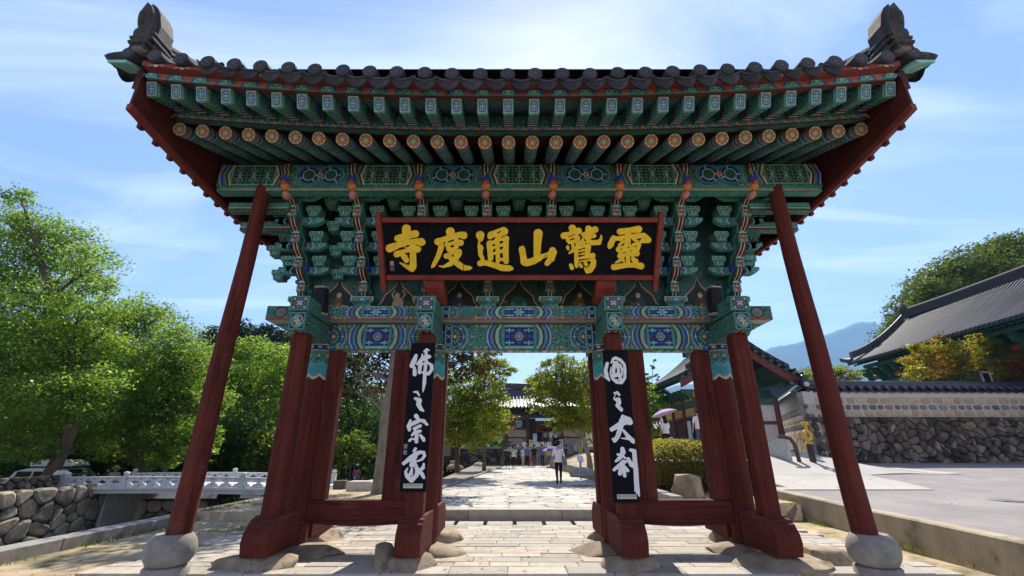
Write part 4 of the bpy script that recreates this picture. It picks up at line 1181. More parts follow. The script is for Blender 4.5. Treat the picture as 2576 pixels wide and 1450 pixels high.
# local axes of the board for its children: x along, z up the board, -y outwards
Lx, Lz, Ln = Vector((1, 0, 0)), Vector((0, 0, 1)), Vector((0, -1, 0))
for key, (crop, (st, cuts)) in GS.items():
    cv = plane_conv(crop, O0 + BN * .002, Vector((1, 0, 0)), BV, BN)
    g = glyph(st, cuts, cv, 'sign_gold', 'sign_gold_edge', .028, Vector((0, -.002, 0)), Lx, Lz, Ln, 11)
    g.build('gilt_character', sign)
q = MB(); a = Art(q, (-HW + .17, -.003, 0), Lx, Lz, Ln); a.rect(-.035, .035, .26, .34, 'pink'); a.rect(-.035, .035, .16, .24, 'print_grey')
for k in range(3): a.rect(-.03, .03, .17 + k * .025, .18 + k * .025, 'sign_black')
q.build('seal_mark', sign)

WL = {
 'L1': ((1490, 1270, 4.831), [
  [[(340,310,30),(300,420,48),(260,500,38)],[(310,530,25),(315,600,36),(315,650,36)],[(520,235,26),(525,400,28),(500,600,30),(490,800,32),(475,910,22),(462,975,6)],[(480,240,12),(530,195,18),(575,215,15)],[(360,470,20),(430,400,38),(480,350,40),(570,330,36),(600,330,18)],[(455,290,14),(445,360,18)],[(440,440,20),(410,520,35),(400,620,28)],[(440,470,18),(560,440,16)],[(560,440,20),(620,490,32),(625,560,30),(570,640,30),(500,640,26),(440,610,14)]],
  []]),
 'L2': ((1490, 1270, 4.831), [[[(300,970,14),(360,970,22),(395,1030,18)],[(320,1085,22),(400,1120,45),(385,1200,42),(430,1280,35),(470,1310,20)]], []]),
 'L3': ((1490, 1540, 4.531), [[[(320,95,38),(355,150,30)],[(225,170,20),(195,270,38),(205,330,28)],[(210,260,22),(290,210,35),(390,170,28),(450,180,32),(505,240,22)],[(290,310,28),(390,260,28)],[(250,420,20),(300,370,30),(390,350,25)],[(330,370,30),(325,530,32)],[(210,510,25),(240,480,15),(290,490,15)],[(390,420,22),(440,480,32),(450,510,25)]], [[(300,262,6),(390,205,9)]]]),
 'L4': ((1490, 1540, 4.531), [[[(310,650,25),(280,690,20)],[(110,900,30),(220,810,40),(320,740,42),(380,710,30),(450,715,28),(465,770,25),(420,830,22),(320,870,12)],[(310,780,35),(260,860,42),(240,930,35)],[(290,900,35),(340,1000,35),(330,1100,35),(240,1185,42),(160,1120,30),(140,1040,22),(175,980,12)],[(250,980,18),(230,1080,35),(200,1090,20)],[(450,910,20),(440,970,30),(370,1030,30),(420,1080,35),(450,1140,25)]], []]),
 'R1': ((2250, 1310, 4.831), [[[(130,260,30),(100,380,32),(120,500,38),(165,565,18)],[(205,250,15),(240,180,28),(280,160,28),(370,200,28),(440,280,25),(455,400,24),(445,530,26),(390,610,26),(300,600,28),(220,530,22),(185,440,14),(200,330,10)],[(250,240,20),(300,250,35),(320,330,28),(340,450,32),(380,560,26)],[(260,290,35),(240,400,30),(250,480,30),(320,450,25)],[(360,290,25),(400,380,25),(390,450,22),(360,540,20)],[(240,510,18),(330,480,13)],[(260,560,9),(360,550,9)]], [[(292,350,11),(300,405,9)],[(360,335,7),(372,430,10)]]]),
 'R2': ((2250, 1310, 4.831), [[[(260,800,18),(310,785,25),(350,830,20)],[(250,880,10),(265,910,18),(330,920,45),(340,980,42),(310,1020,32),(380,1090,35),(395,1120,16)],[(285,825,6),(250,880,7)]], []]),
 'R3': ((2250, 1580, 4.531), [[[(200,140,38),(330,60,45),(440,10,45),(510,20,48)],[(385,-90,22),(370,0,50),(340,140,42),(300,260,38),(250,330,35),(215,300,18)],[(390,-80,25),(500,-30,35)],[(400,160,20),(470,250,35),(550,330,38),(570,365,18)],[(355,290,6),(480,300,22)]], [[(425,150,5),(545,270,5)],[(325,170,4),(280,290,5)]]]),
 'R4': ((2250, 1580, 4.531), [[[(380,470,35),(390,530,45),(340,620,35),(270,680,22)],[(300,565,20),(380,590,25),(440,635,14)],[(240,825,28),(330,750,32),(390,690,35),(440,690,25)],[(390,690,28),(400,800,32),(420,930,28)],[(345,800,30),(340,890,35)],[(420,780,25),(470,840,28)],[(480,640,28),(530,740,38),(570,770,30)],[(520,490,28),(580,510,35),(590,650,38),(610,850,40),(620,1050,42),(630,1180,45),(665,1270,14)]], [[(600,1180,4),(620,1290,7)],[(635,1210,4),(650,1290,5)]]]),
}
def cjk(txt, size, parent, loc, mat):
    cu = bpy.data.curves.new('inscription', 'FONT'); cu.body = txt; cu.size = size; cu.align_x = 'CENTER'; cu.align_y = 'CENTER'
    o = link(bpy.data.objects.new('inscription', cu), parent); o.location = loc; o.rotation_euler = (R(90), 0, 0); cu.materials.append(MATS[mat])
    cu.resolution_u = 1
    bpy.context.view_layer.update()
    me = bpy.data.meshes.new_from_object(o.evaluated_get(bpy.context.evaluated_depsgraph_get()))
    bpy.data.objects.remove(o)
    o = link(bpy.data.objects.new('inscription', me), parent); o.location = loc; o.rotation_euler = (R(90), 0, 0)
    return o
for sd, xc, z0, z1, keys, txt, lab in (('left', -1.522, .985, 3.31, ('L1', 'L2', 'L3', 'L4'), '佛之宗家 불지종가', 'narrow black plaque of white characters on the inner left gate post, hung a little higher'),
                                  ('right', 1.752, .835, 3.185, ('R1', 'R2', 'R3', 'R4'), '國之大刹 국지대찰', 'tall narrow black plaque whose top white character is ringed, on the inner right gate post')):
    y = 7.36
    t = thing('hanging_plaque', lab, 'plaque', (xc, y, z0), group='black plaques on the inner gate posts')
    b = MB(); b.box(-.205, .205, 0, .045, 0, z1 - z0, 'sign_black', .004); b.build('board', t)
    O_ = Vector((xc, y, z0))
    for k in keys:
        crop, (st, cuts) = WL[k]
        cv = plane_conv(crop, O_, Vector((1, 0, 0)), Vector((0, 0, 1)), Vector((0, -1, 0)))
        g = glyph(st, cuts, cv, 'sign_white', 'sign_white', .006, Vector((0, 0, 0)), Lx, Lz, Ln, 9)
        g.build('white_character', t)
    b = MB(); b.box(-.15, .15, -.008, 0, .05, .115, 'plate_silver', .002); p = b.build('caption_plate', t)
    cjk(txt, .034, p, (0, -.0095, .088), 'black'); 
    if sd == 'left':
        b = MB(); a = Art(b, (0, 0, 0), Lx, Lz, Ln); a.rect(-.19, -.135, .62, .69, 'print_grey'); a.rect(-.19, -.135, .53, .60, 'print_grey'); b.build('seal_mark', t)
# loudspeakers on the plate
for sd, px in (('left', 812), ('right', 1794)):
    p = at_y(px, 802, 7.93)
    t = thing('loudspeaker', f'black box loudspeaker on the {sd} end of the gate lintel, below the eaves', 'speaker', (p.x, 8.02, 4.18 - .16), group='loudspeakers on the gate')
    t.rotation_euler = (R(8), 0, R(-8 if sd == 'left' else 8))
    b = MB(); b.box(-.10, .10, -.27, -.08, .0, .46, 'speaker_cloth', .02); b.build('cabinet', t)
    b = MB(); b.box(-.105, .105, -.275, -.075, .465, .50, 'plastic_grey', .012); b.build('top_cap', t)
    b = MB(); b.box(-.105, .105, -.275, -.075, -.05, -.005, 'plastic_grey', .015); b.build('bottom_cap', t)
    b = MB(); b.box(-.03, .03, -.08, .06, .1, .16, 'metal_dark', .005); b.build('wall_bracket', t)
    b = MB(); b.box(-.02, .02, -.2715, -.27, .03, .038, 'plastic_grey'); b.build('maker_badge', t)
# ------------------------------------------------------------------ ground
def sm(t): t = max(0.0, min(1.0, t)); return t * t * (3 - 2 * t)
def road_z(y, x=30.0):
    z = .42 + .03 * sm((y - 5) / 6) + .45 * max(0, min(1, (y - 10) / 15)) + .7 * max(0, min(1, (y - 25) / 22))
    return z + max(0, 1.5 - z) * sm((16.5 - x) / 4) * sm((y - 15.5) / 6.5)      # the ramp up to the side hall
def wall_x(y): t = min(y, 12.5) - 6.6; return 6.75 + .13 * t - .011 * t * t
def path_edges(y): return -2.62 + max(0, y - 17) * .085 - max(0, 17 - y) * .03, 3.85 - max(0, y - 21) * .05 + max(0, 21 - y) * .02
def ground_z(x, y):
    if x < -15.95:
        return -1.5 + 9 * sm((y - 48) / 70) + 3 * sm((-40 - x) / 40)
    if x < -8.05: return -2.7 + 1.2 * sm((y - 40) / 30) + 8 * sm((y - 60) / 60)
    z = -.03
    if -5.7 < x < 6.5 and y < 11.9: z = -.16
    if y < 6.9: z -= .05 * sm((6.9 - y) / 2)
    if y >= 11.9:
        l, r = path_edges(y)
        z = .13
        if x < l: z = .16 - 1.35 * sm((y - 16) / 20) * sm((l - .4 - x) / 4)
        if x > r: z = .26 + (.10 + 1.1 * sm((y - 15) / 6)) * sm((x - r - .2) / 3.0) if y < 26 else .3 + 1.0 * sm((x - r) / 4)
        if x < -8: z = -1.2
    if x > wall_x(y) and y < 47: z = -.10 if x < wall_x(y) + 1.2 else road_z(y, x) - .3
    if x > 17.6 + (y - 25) * .40 and y > 25.9: z = 2.6
    if y > 50: z += 10 * sm((y - 60) / 80) * (1 if x < -4 or x > 26 else .15)
    return z
gx_ = sorted(set([-400, -250, -160, -110, -80, -60, -48, -40, -34, -29, -25, -22, -19.5, -18, -17, -16.4, -15.97, -15.93, -14, -12, -10, -8.07, -8.03] + [round(-8 + .5 * i, 2) for i in range(0, 61)] + [23, 24, 26, 28, 31, 35, 40, 48, 60, 80, 110, 160, 250, 400]))
gy_ = sorted(set([-14, -8, -3, 0, 2, 4] + [round(5 + .5 * i, 2) for i in range(0, 70)] + [6.88, 6.92, 11.88, 11.92, 25.88, 25.92] + [41, 43, 46, 49, 53, 58, 64, 70, 80, 95, 115, 150, 220, 350, 600]))
V = np.array([(x, y, ground_z(x, y)) for x in gx_ for y in gy_])
ny_ = len(gy_)
F = np.array([(i * ny_ + j, (i + 1) * ny_ + j, (i + 1) * ny_ + j + 1, i * ny_ + j + 1) for i in range(len(gx_) - 1) for j in range(ny_ - 1)])
g = fast_mesh('ground', V, F, 'dirt', smooth=False)
g.data.materials.append(MATS['earth']); g.data.materials.append(MATS['water'])
mi = np.zeros(len(F), dtype=np.int32)
cx = V[F].mean(axis=1)
mi[(cx[:, 0] < -16) | (cx[:, 1] > 40)] = 1
mi[(cx[:, 0] < -8.05) & (cx[:, 0] > -15.95)] = 1
g.data.polygons.foreach_set('material_index', mi)
tag(g, kind='structure')
b = MB(); b.box(-15.2, -9.2, -10, 55, -2.68, -2.62, 'water'); tag(b.build('water'), kind='structure')

# --- voronoi stones
def clip(poly, a, b, c):
    out = []
    for i in range(len(poly)):
        p, q = poly[i], poly[(i + 1) % len(poly)]
        dp, dq = a * p[0] + b * p[1] - c, a * q[0] + b * q[1] - c
        if dp <= 0: out.append(p)
        if dp * dq < 0:
            t = dp / (dp - dq); out.append((p[0] + (q[0] - p[0]) * t, p[1] + (q[1] - p[1]) * t))
    return out
def cells(seeds, region, reach):
    res = []
    for i, s in enumerate(seeds):
        poly = list(region)
        near = sorted(((o[0] - s[0]) ** 2 + (o[1] - s[1]) ** 2, o) for j, o in enumerate(seeds) if j != i and abs(o[0] - s[0]) < reach and abs(o[1] - s[1]) < reach)[:18]
        for _, o in near:
            a, b_ = o[0] - s[0], o[1] - s[1]
            poly = clip(poly, a, b_, (o[0] ** 2 + o[1] ** 2 - s[0] ** 2 - s[1] ** 2) / 2)
            if len(poly) < 3: break
        if len(poly) >= 3: res.append(poly)
    return res
def jitter_grid(w, h, cw, ch, rg, j=.38):
    out = []; ny = max(1, round(h / ch)); nx = max(1, round(w / cw))
    for r in range(ny):
        for c in range(nx):
            out.append(((c + .5 + (.5 if r % 2 else 0) - .25 + rg.uniform(-j, j)) * w / nx, (r + .5 + rg.uniform(-j, j)) * h / ny))
    return out
def shrink(poly, d):
    cx = sum(p[0] for p in poly) / len(poly); cy = sum(p[1] for p in poly) / len(poly)
    out = []
    for x, y in poly:
        L = math.hypot(x - cx, y - cy) + 1e-6; k = max(.3, 1 - d / L)
        out.append((cx + (x - cx) * k, cy + (y - cy) * k))
    return out
def soften(poly, rg, amt=.03):
    """cut the corners so a stone is not a straight-edged cell"""
    out = []
    n = len(poly)
    for i in range(n):
        p, q = poly[i], poly[(i + 1) % n]
        out.append((p[0] + (q[0] - p[0]) * .22 + rg.uniform(-amt, amt) * .5, p[1] + (q[1] - p[1]) * .22))
        out.append((p[0] + (q[0] - p[0]) * .78, p[1] + (q[1] - p[1]) * .78 + rg.uniform(-amt, amt) * .5))
    return out
def pillow(mb, poly, O, U, V_, N, d, m, k=.72, base=-.05, rg=random):
    n = len(poly); cx = sum(p[0] for p in poly) / n; cy = sum(p[1] for p in poly) / n
    P = [O + U * x + V_ * y + N * base for x, y in poly]
    P += [O + U * (cx + (x - cx) * .97) + V_ * (cy + (y - cy) * .97) + N * d * .55 for x, y in poly]
    tx, ty = rg.uniform(-.25, .25) * d, rg.uniform(-.25, .25) * d
    P += [O + U * (cx + (x - cx) * k) + V_ * (cy + (y - cy) * k) + N * (d + (x - cx) * tx * 2 + (y - cy) * ty * 2) for x, y in poly]
    F = [(i, (i + 1) % n, n + (i + 1) % n, n + i) for i in range(n)] + [(n + i, n + (i + 1) % n, 2 * n + (i + 1) % n, 2 * n + i) for i in range(n)] + [tuple(range(2 * n, 3 * n))]
    mb.add(P, F, m)

# --- paved platform under the gate
rg = random.Random(11)
b = MB(); b.box(-5.5, 5.95, 6.97, 11.05, -.15, -.015, 'joint')
pav = tag(b.build('pavement'), kind='structure')
def slab(x0, x1, y0, y1, z0, z1, m, name, parent):
    b = MB(); g_ = .005
    b.box(x0 + g_, x1 - g_, y0 + g_, y1 - g_, z0, z1 + rg.uniform(-.006, .004), m, .008); return b.build(name, parent)
rows_y = [6.95]
while rows_y[-1] < 10.95: rows_y.append(rows_y[-1] + (rg.uniform(.36, .46) if len(rows_y) == 1 else rg.uniform(.20, .33)))
rows_y[-1] = 11.06
for r in range(len(rows_y) - 1):
    x = -5.5 + rg.uniform(-.25, .15) - (.25 if rows_y[r] < 8 else 0)
    xe = 5.95 + rg.uniform(-.1, .25)
    while x < xe - .3:
        w = rg.uniform(.50, 1.0); x1 = x + w if xe - x - w > .3 else xe
        slab(x, x1, rows_y[r], rows_y[r + 1], -.15, .0, 'granite', 'slab', pav); x = x1
x = -3.3
while x < 4.2: slab(x, x + .60, 11.07, 11.70, -.10, .0, 'granite', 'drain_cover', pav); x += .68
b = MB(); b.box(-5.5, 5.9, 11.07, 11.77, -.40, -.11, 'mortar_dark'); b.build('drain_trough', pav)
x = -5.6
while x < 6.3:
    w = rg.uniform(.7, 1.3); slab(x, x + w, 6.45, 6.94, -.30, -.13, 'granite', 'apron_slab', pav); slab(x - .3, x + w - .3, 5.8, 6.44, -.30, -.135, 'granite', 'apron_slab', pav); x += w
# --- the way beyond: step, flagstones, kerbs
b = MB(); b.box(-3.6, 4.4, 11.9, 43.7, .05, .18, 'joint')
path = tag(b.build('path'), kind='structure')
for x0, x1 in ((-3.7, -1.05), (-1.05, 1.2), (1.2, 3.1), (3.1, 4.4)): slab(x0, x1, 11.78, 12.06, -.3, .222, 'granite', 'step_stone', path)
seeds = []
y = 12.1
while y < 43.4:
    l, r = path_edges(y); s = .55 + .0 * y
    n = int((r - l) / .82)
    for k in range(n): seeds.append((l + (r - l) * (k + .5 + (.25 if len(seeds) % 2 else -.2)) / n + rg.uniform(-.3, .3), y + rg.uniform(-.22, .22)))
    y += s
reg = [(-3.2, 12.07), (4.2, 12.07), (3.9, 21), (2.8, 43.6), (-.4, 43.6), (-2.62, 17)]
fl = cells(seeds, reg, 2.6)
fl.sort(key=lambda p: sum(q[1] for q in p) / len(p))
far = MB()
for i, p in enumerate(fl):
    q = soften(shrink(p, .012), rg, .04); dz = rg.uniform(-.008, .008)
    mb = MB() if i < 298 else far
    n = len(q)
    V = [(x, y, .12) for x, y in q] + [(x, y, .20 + dz) for x, y in shrink(q, -.004)] + [(x, y, .208 + dz) for x, y in shrink(q, .02)]
    mb.add(V, [(k, (k + 1) % n, n + (k + 1) % n, n + k) for k in range(n)] + [(n + k, n + (k + 1) % n, 2 * n + (k + 1) % n, 2 * n + k) for k in range(n)] + [tuple(range(2 * n, 3 * n))], 'flagstone')
    if i < 298: mb.build('flagstone', path)
if far.v: tag(far.build('flagstone', path), kind='stuff')
for sd in (0, 1):
    y = 12.1
    while y < 37.5:
        L = rg.uniform(.7, 1.4); e0, e1 = path_edges(y)[sd], path_edges(y + L)[sd]
        w, h = (.16, .27) if sd == 0 else (.26, .50 + .012 * (y - 12))
        x0, x1 = (e0 - w, e0) if sd == 0 else (e0, e0 + w)
        b = MB(); b.box(-w / 2, w / 2, .008, L - .008, 0, h - .05 + rg.uniform(-.02, .015), 'granite_grey', .012)
        o = b.build('kerb_stone', path); o.location = ((x0 + x1) / 2, y, .05); o.rotation_euler = (0, 0, -math.atan((e1 - e0) / L)); y += L
# --- creek-side kerb on the left
kb = MB(); kb.box(-8.0, -7.7, -6, 34, -2.8, -.04, 'concrete_grey'); kerb = tag(kb.build('creek_kerb'), kind='structure')
y = -2.0
while y < 24:
    L = rg.uniform(1.9, 2.7); b = MB(); dz = -.02 * max(0, y - 10) 
    b.box(-8.06, -7.68, y + .008, y + L - .008, -.05 + dz, .16 + dz + rg.uniform(-.006, .006), 'granite_grey', .012); b.build('kerb_stone', kerb); y += L
# --- raised road on the right
V, F = [], []
ys = [3 + .75 * i for i in range(60)]
for y in ys:
    for k in range(17): x = wall_x(y) + .14 + (40 - wall_x(y)) * (k / 16) ** 1.5; V.append((x, y, road_z(y, x)))
F = [(i * 17 + k, i * 17 + k + 1, (i + 1) * 17 + k + 1, (i + 1) * 17 + k) for i in range(len(ys) - 1) for k in range(16)]
tag(fast_mesh('road', np.array(V), np.array(F), 'asphalt'), kind='structure')
def on_road(px, py, dz=.008):
    lo, hi = 5.0, 46.0                       # the sight line meets the rising road
    for _ in range(40):
        y = (lo + hi) / 2
        if at_y(px, py, y).z > road_z(y, at_y(px, py, y).x): lo = y
        else: hi = y
    p = at_y(px, py, lo); p.z = road_z(lo, p.x) + dz
    return p
pv = MB()
def sheet(pxs, m, dz, sub=10):
    """a strip laid on the road: pairs of left and right sightings"""
    Rr = [on_road(*c, dz) for _, c in pxs]; L = [Vector((wall_x(p.y) + .22, p.y, p.z)) for p in Rr]
    for i in range(len(L) - 1):
        for k in range(sub):
            t0, t1 = k / sub, (k + 1) / sub
            q = [L[i].lerp(L[i + 1], t0), Rr[i].lerp(Rr[i + 1], t0), Rr[i].lerp(Rr[i + 1], t1), L[i].lerp(L[i + 1], t1)]
            V = []
            for a in range(2):
                p0, p1 = (q[0], q[1]) if a == 0 else (q[3], q[2])
                for s_ in range(21):
                    p = p0.lerp(p1, s_ / 20); V.append((p.x, p.y, road_z(p.y, p.x) + dz))
            pv.add(V, [(s_, s_ + 1, 21 + s_ + 1, 21 + s_) for s_ in range(20)], m)
sheet([((1960, 1246), (2352, 1234)), ((1950, 1215), (2262, 1212)), ((1945, 1197), (2190, 1197))], 'road_paving', .02, 5)
sheet([((1945, 1197), (2190, 1197)), ((1945, 1196), (2424, 1193)), ((1938, 1176), (2230, 1176)), ((1928, 1160), (2105, 1163)), ((1915, 1143), (1990, 1147)), ((1905, 1133), (1925, 1134))], 'road_paving', .024, 5)
tag(pv.build('road_paving'), kind='structure')
rw = thing('retaining_wall', 'low stained concrete retaining wall edging the raised road on the right', 'wall', (7, 10, 0))
rw.location = (0, 0, 0)
ys = [3 + .8 * i for i in range(21)]
for a0, a1 in ((0, 4), (4, 8), (8, 11), (11, 14), (14, 17), (17, 20)):
    b = MB(); V = []
    for y in ys[a0:a1 + 1]:
        x, z = wall_x(y), road_z(y, wall_x(y)) + .02
        V += [(x - .02, y, -.3), (x, y, z - .025), (x + .025, y, z), (x + .22, y, z + .004), (x + .25, y, z - .02), (x + .25, y, -.3)]
    n = a1 - a0
    b.add(V, [(6 * i + q, 6 * i + q + 1, 6 * i + 7 + q, 6 * i + 6 + q) for i in range(n) for q in range(5)] + [tuple(range(6)), tuple(range(6 * n, 6 * n + 6))], 'concrete')
    b.build('wall_section', rw)
b = MB(); c_ = on_road(2530, 1259, .006); b.lathe([(0, .0), (.36, .0), (.36, .004), (.33, .006), (0, .006)], 24, m='asphalt')
for k in range(5): b.box(-.22, .22, -.22 + k * .1, -.19 + k * .1, .006, .010, 'metal_grey')
o = b.build('manhole_cover'); o.location = c_; tag(o, 'round grey manhole cover set in the asphalt near the right edge', 'manhole cover')

# ------------------------------------------------------------------ far mountains
sky_line = [(-1500, 1000), (-600, 1010), (200, 1030), (700, 1020), (1150, 1012), (1260, 995), (1318, 980), (1380, 996), (1500, 1010), (1650, 985), (1780, 955), (1880, 922), (1918, 890), (1935, 876), (1965, 866), (2000, 864), (2060, 848), (2095, 838), (2130, 824), (2150, 812), (2170, 806), (2195, 808), (2215, 818), (2300, 806), (2420, 780), (2576, 770), (2900, 830), (3400, 960), (4200, 1010)]
def far_ridge(name, Y, line, seed, depth, m, drop=0):
    rg = np.random.RandomState(seed)
    pts = [at_y(px, py, Y) for px, py in line]
    xs = np.linspace(pts[0].x, pts[-1].x, 420)
    zs = np.interp(xs, [p.x for p in pts], [p.z for p in pts]) - drop
    for k in range(1, 7): zs += np.sin(xs * .004 * 1.9 ** k + rg.rand() * 6) * 14 / 1.75 ** k
    rows = 34; V = []
    for j in range(rows + 1):
        t = j / rows
        f = t ** 1.15
        gully = np.zeros_like(xs)
        for k in range(1, 6): gully += np.sin(xs * .0022 * 1.8 ** k + t * 3.1 * k + rg.rand() * .6 + k) * 44 / 1.5 ** k
        z = -20 + (zs + 20) * f + gully * 2.2 * t * (1 - t)
        V.append(np.stack([xs * (1 - .18 * (1 - t)), np.full_like(xs, Y - depth * (1 - t)) + gully * 1.5 * (1 - t), z], 1))
    V.append(np.stack([xs, np.full_like(xs, Y + depth * .6), np.full_like(xs, -20)], 1))
    V = np.concatenate(V); n = len(xs)
    i, j = np.meshgrid(np.arange(rows + 1), np.arange(n - 1), indexing='ij')
    a = (i * n + j).ravel()
    return tag(fast_mesh(name, V, np.stack([a, a + 1, a + n + 1, a + n], 1), m, smooth=False), kind='structure')
surf('forest_far', (.05, .075, .03), .95, .5, .008, .6, bscale=.04, ws=True, spec=.1, detail=8)
far_ridge('mountain', 4200, sky_line, 3, 1500, 'forest_far')

# ------------------------------------------------------------------ stone walls
def stone_wall_part(parent, name, m, O, U, V_, N, w, h, cw, ch, d, rg, gap=.014, region=None, j=.36, m_of=None):
    O, U, V_, N = Vector(O), Vector(U).normalized(), Vector(V_).normalized(), Vector(N).normalized()
    reg = region or [(0, 0), (w, 0), (w, h), (0, h)]
    for p in cells(jitter_grid(w, h, cw, ch, rg, j), reg, max(cw, ch) * 4):
        q = soften(shrink(p, gap), rg, .02)
        b = MB(); pillow(b, q, O, U, V_, N, d * rg.uniform(.7, 1.3), m_of() if m_of else m, rg=rg); b.build(name, parent)
rg = random.Random(21)
WS = 1.25
def wz(z): return 1.6 + (z - 1.6) * WS          # wall levels
A = Vector((16.25, 25.0, 1.0)); Bv = Vector((24.4, 44.5, 1.0)); Cv = Vector((29.5, 25.35, 1.0))
sw = thing('stone_wall', 'tile-capped stone wall with pale plaster band over dark rubble beside the raised road', 'wall', (0, 0, 0))
UL = (Bv - A).normalized(); UR = (Cv - A).normalized(); NL = Vector((-UL.y, UL.x, 0)); NR = Vector((UR.y, -UR.x, 0)); lenL, lenR = (Bv - A).length, (Cv - A).length
def wall_core(nm, U, N, L, z0, z1, th, m, off=0, t0=0):
    b = MB(); V = []
    for t in (t0, L):
        p = A + U * t
        for n_, z in ((off, wz(z0)), (off, wz(z1)), (-th, wz(z1)), (-th, wz(z0))): V.append((p.x + N.x * n_, p.y + N.y * n_, z))
    b.add(V, [(0, 1, 2, 3), (7, 6, 5, 4)] + [(q, (q + 1) % 4, 4 + (q + 1) % 4, 4 + q) for q in range(4)], m)
    return b.build(nm, sw)
wall_core('wall_core', UR, NR, lenR, .4, 2.92, .55, 'mortar_dark', .06, .45)
wall_core('mortar_face', UR, NR, lenR, 2.93, 3.775, .5, 'mortar_pale', .0)
wall_core('plaster_band', UR, NR, lenR, 3.78, 4.02, .52, 'plaster', .015)
wall_core('wall_core', UL, NL, lenL, .4, 2.42, .55, 'mortar_pale', .0)
wall_core('mortar_face', UL, NL, lenL, 2.425, 3.47, .5, 'mortar_pale', -.006)
wall_core('plaster_band', UL, NL, lenL, 3.475, 4.02, .52, 'plaster', .015)
P0 = A.copy(); P0.z = wz(.75)
stone_wall_part(sw, 'rubble_stone', 'rubble_dark', P0 + NR * .07, UR, Z3, NR, lenR, 2.17 * WS, .50, .32, .16, rg, .010, j=.62)
def course(U, N, L, z, h, step, m, d, off=.0, rnd=.2, start=.05):
    z, h, step = wz(z), h * WS, step * WS
    x = start
    while x < L - .1:
        w = step * rg.uniform(.7, 1.3); hh = h * rg.uniform(.78, 1.0)
        n = 9; p = [(x + w * .5 + w * .46 * math.copysign(abs(math.cos(t)) ** .6, math.cos(t)) * rg.uniform(.9, 1), h / 2 + hh * .48 * math.copysign(abs(math.sin(t)) ** .6, math.sin(t))) for t in [2 * math.pi * k / n + .3 for k in range(n)]]
        O = Vector((A.x, A.y, z)) + N * off
        b = MB(); pillow(b, p, O, U, Z3, N, d, m, .8, -.03, rg); b.build('course_stone', sw); x += w + .05
course(UR, NR, lenR, 2.95, .27, .50, 'pale_stone', .04)
course(UR, NR, lenR, 3.22, .24, .36, 'dark_stone', .045)
course(UR, NR, lenR, 3.47, .29, .52, 'pale_stone', .035)
course(UL, NL, lenL, 2.46, .30, .36, 'dark_stone', .04, start=.9)
course(UL, NL, lenL, 2.80, .27, .36, 'pale_stone', .03, start=.9)
course(UL, NL, lenL, 3.10, .30, .36, 'dark_stone', .04, start=.9)
course(UL, NL, lenL, 3.39, .10, .36, 'pale_stone', .03, start=.9)
P1 = A + UL * .9; P1.z = wz(1.0)
stone_wall_part(sw, 'facing_stone', 'pale_stone', P1, UL, Z3, NL, lenL - .9, 1.44 * WS, .60, .52, .05, rg, .012)
for k, (z, h, m) in enumerate(((3.28, .18, 'dark_stone'), (3.06, .21, 'pale_stone'), (2.80, .25, 'dark_stone'), (2.55, .24, 'pale_stone'), (2.30, .24, 'pale_stone'), (2.05, .24, 'pale_stone'), (1.72, .32, 'pale_stone'), (1.3, .4, 'pale_stone'), (.8, .48, 'rubble_dark'))):   # quoins at the corner
    z, h = wz(z), h * WS
    b = MB(); w = .78 + .14 * (k % 2)
    pillow(b, [(0.0, 0), (w, 0.01), (w + .02, h * .9), (.3, h), (0.0, h)], Vector((A.x, A.y, z)) , UL, Z3, NL, .06, m, .86, -.05, rg); b.build('quoin', sw)
    b = MB(); w = .5 + .2 * ((k + 1) % 2)
    pillow(b, [(-.03, 0), (w, 0.01), (w - .02, h * .92), (-.03, h)], Vector((A.x, A.y, z)) + NR * (.075 if z < wz(2.9) else .0), UR, Z3, NR, .06, m, .86, -.05, rg); b.build('quoin', sw)
# coping: short cover and drip tiles each side of a ridge run
ct = MB(); ct.tube([(0, .42, -.06), (0, .38, -.02), (0, 0, .14)], [.105, .1, .09], 10, 'tile_black'); ct.tube([(0, .43, -.062), (0, .425, -.06)], [.075, .105], 10, 'tile_black')
cp = MB(); V = []
for y_, z_ in ((.36, -.06), (0, .1)):
    for t in range(7): V.append((-.2 + .4 * t / 6, y_, z_ - .06 * math.sin(math.pi * t / 6)))
for t in range(7): V.append((-.2 + .4 * t / 6, .375, -.07 - .13 * math.sin(math.pi * t / 6)))
cp.add(V, [(0 + t, t + 1, 7 + t + 1, 7 + t) for t in range(6)] + [(t, t + 1, 14 + t + 1, 14 + t) for t in range(6)], 'tile_black')
ct0 = cp0 = None
for U, N, L in ((UL, NL, lenL), (UR, NR, lenR)):
    n = int(L / .50)
    for k in range(n):
        p = A + U * ((k + .5) * L / n)
        for sgn in (1, -1):
            ang = math.atan2(N.y * sgn, N.x * sgn) - math.pi / 2
            c1 = ct.build('coping_tile', sw, angle=R(50)) if ct0 is None else use(ct0, 'coping_tile', sw)
            ct0 = ct0 or c1
            base = Vector((p.x, p.y, wz(4.14))) - N * .25
            c1.location = base; c1.rotation_euler = (0, 0, ang)
            c2 = cp.build('coping_pan', sw, angle=R(50)) if cp0 is None else use(cp0, 'coping_pan', sw)
            cp0 = cp0 or c2
            c1.scale = c2.scale = (1.22, 1.1, 1.22)
            c2.location = base + U * (L / n * .5); c2.rotation_euler = (0, 0, ang)
    b = MB(); pth = [A + U * (L * k / 8) - N * .25 + Vector((0, 0, wz(4.26) - 1.0 + .12 * math.exp(-(L * k / 8) / 1.2))) for k in range(9)]
    sweep(b, ridge_prof(.32, .2, 2), pth, N, 'tile_black'); b.build('coping_ridge', sw)
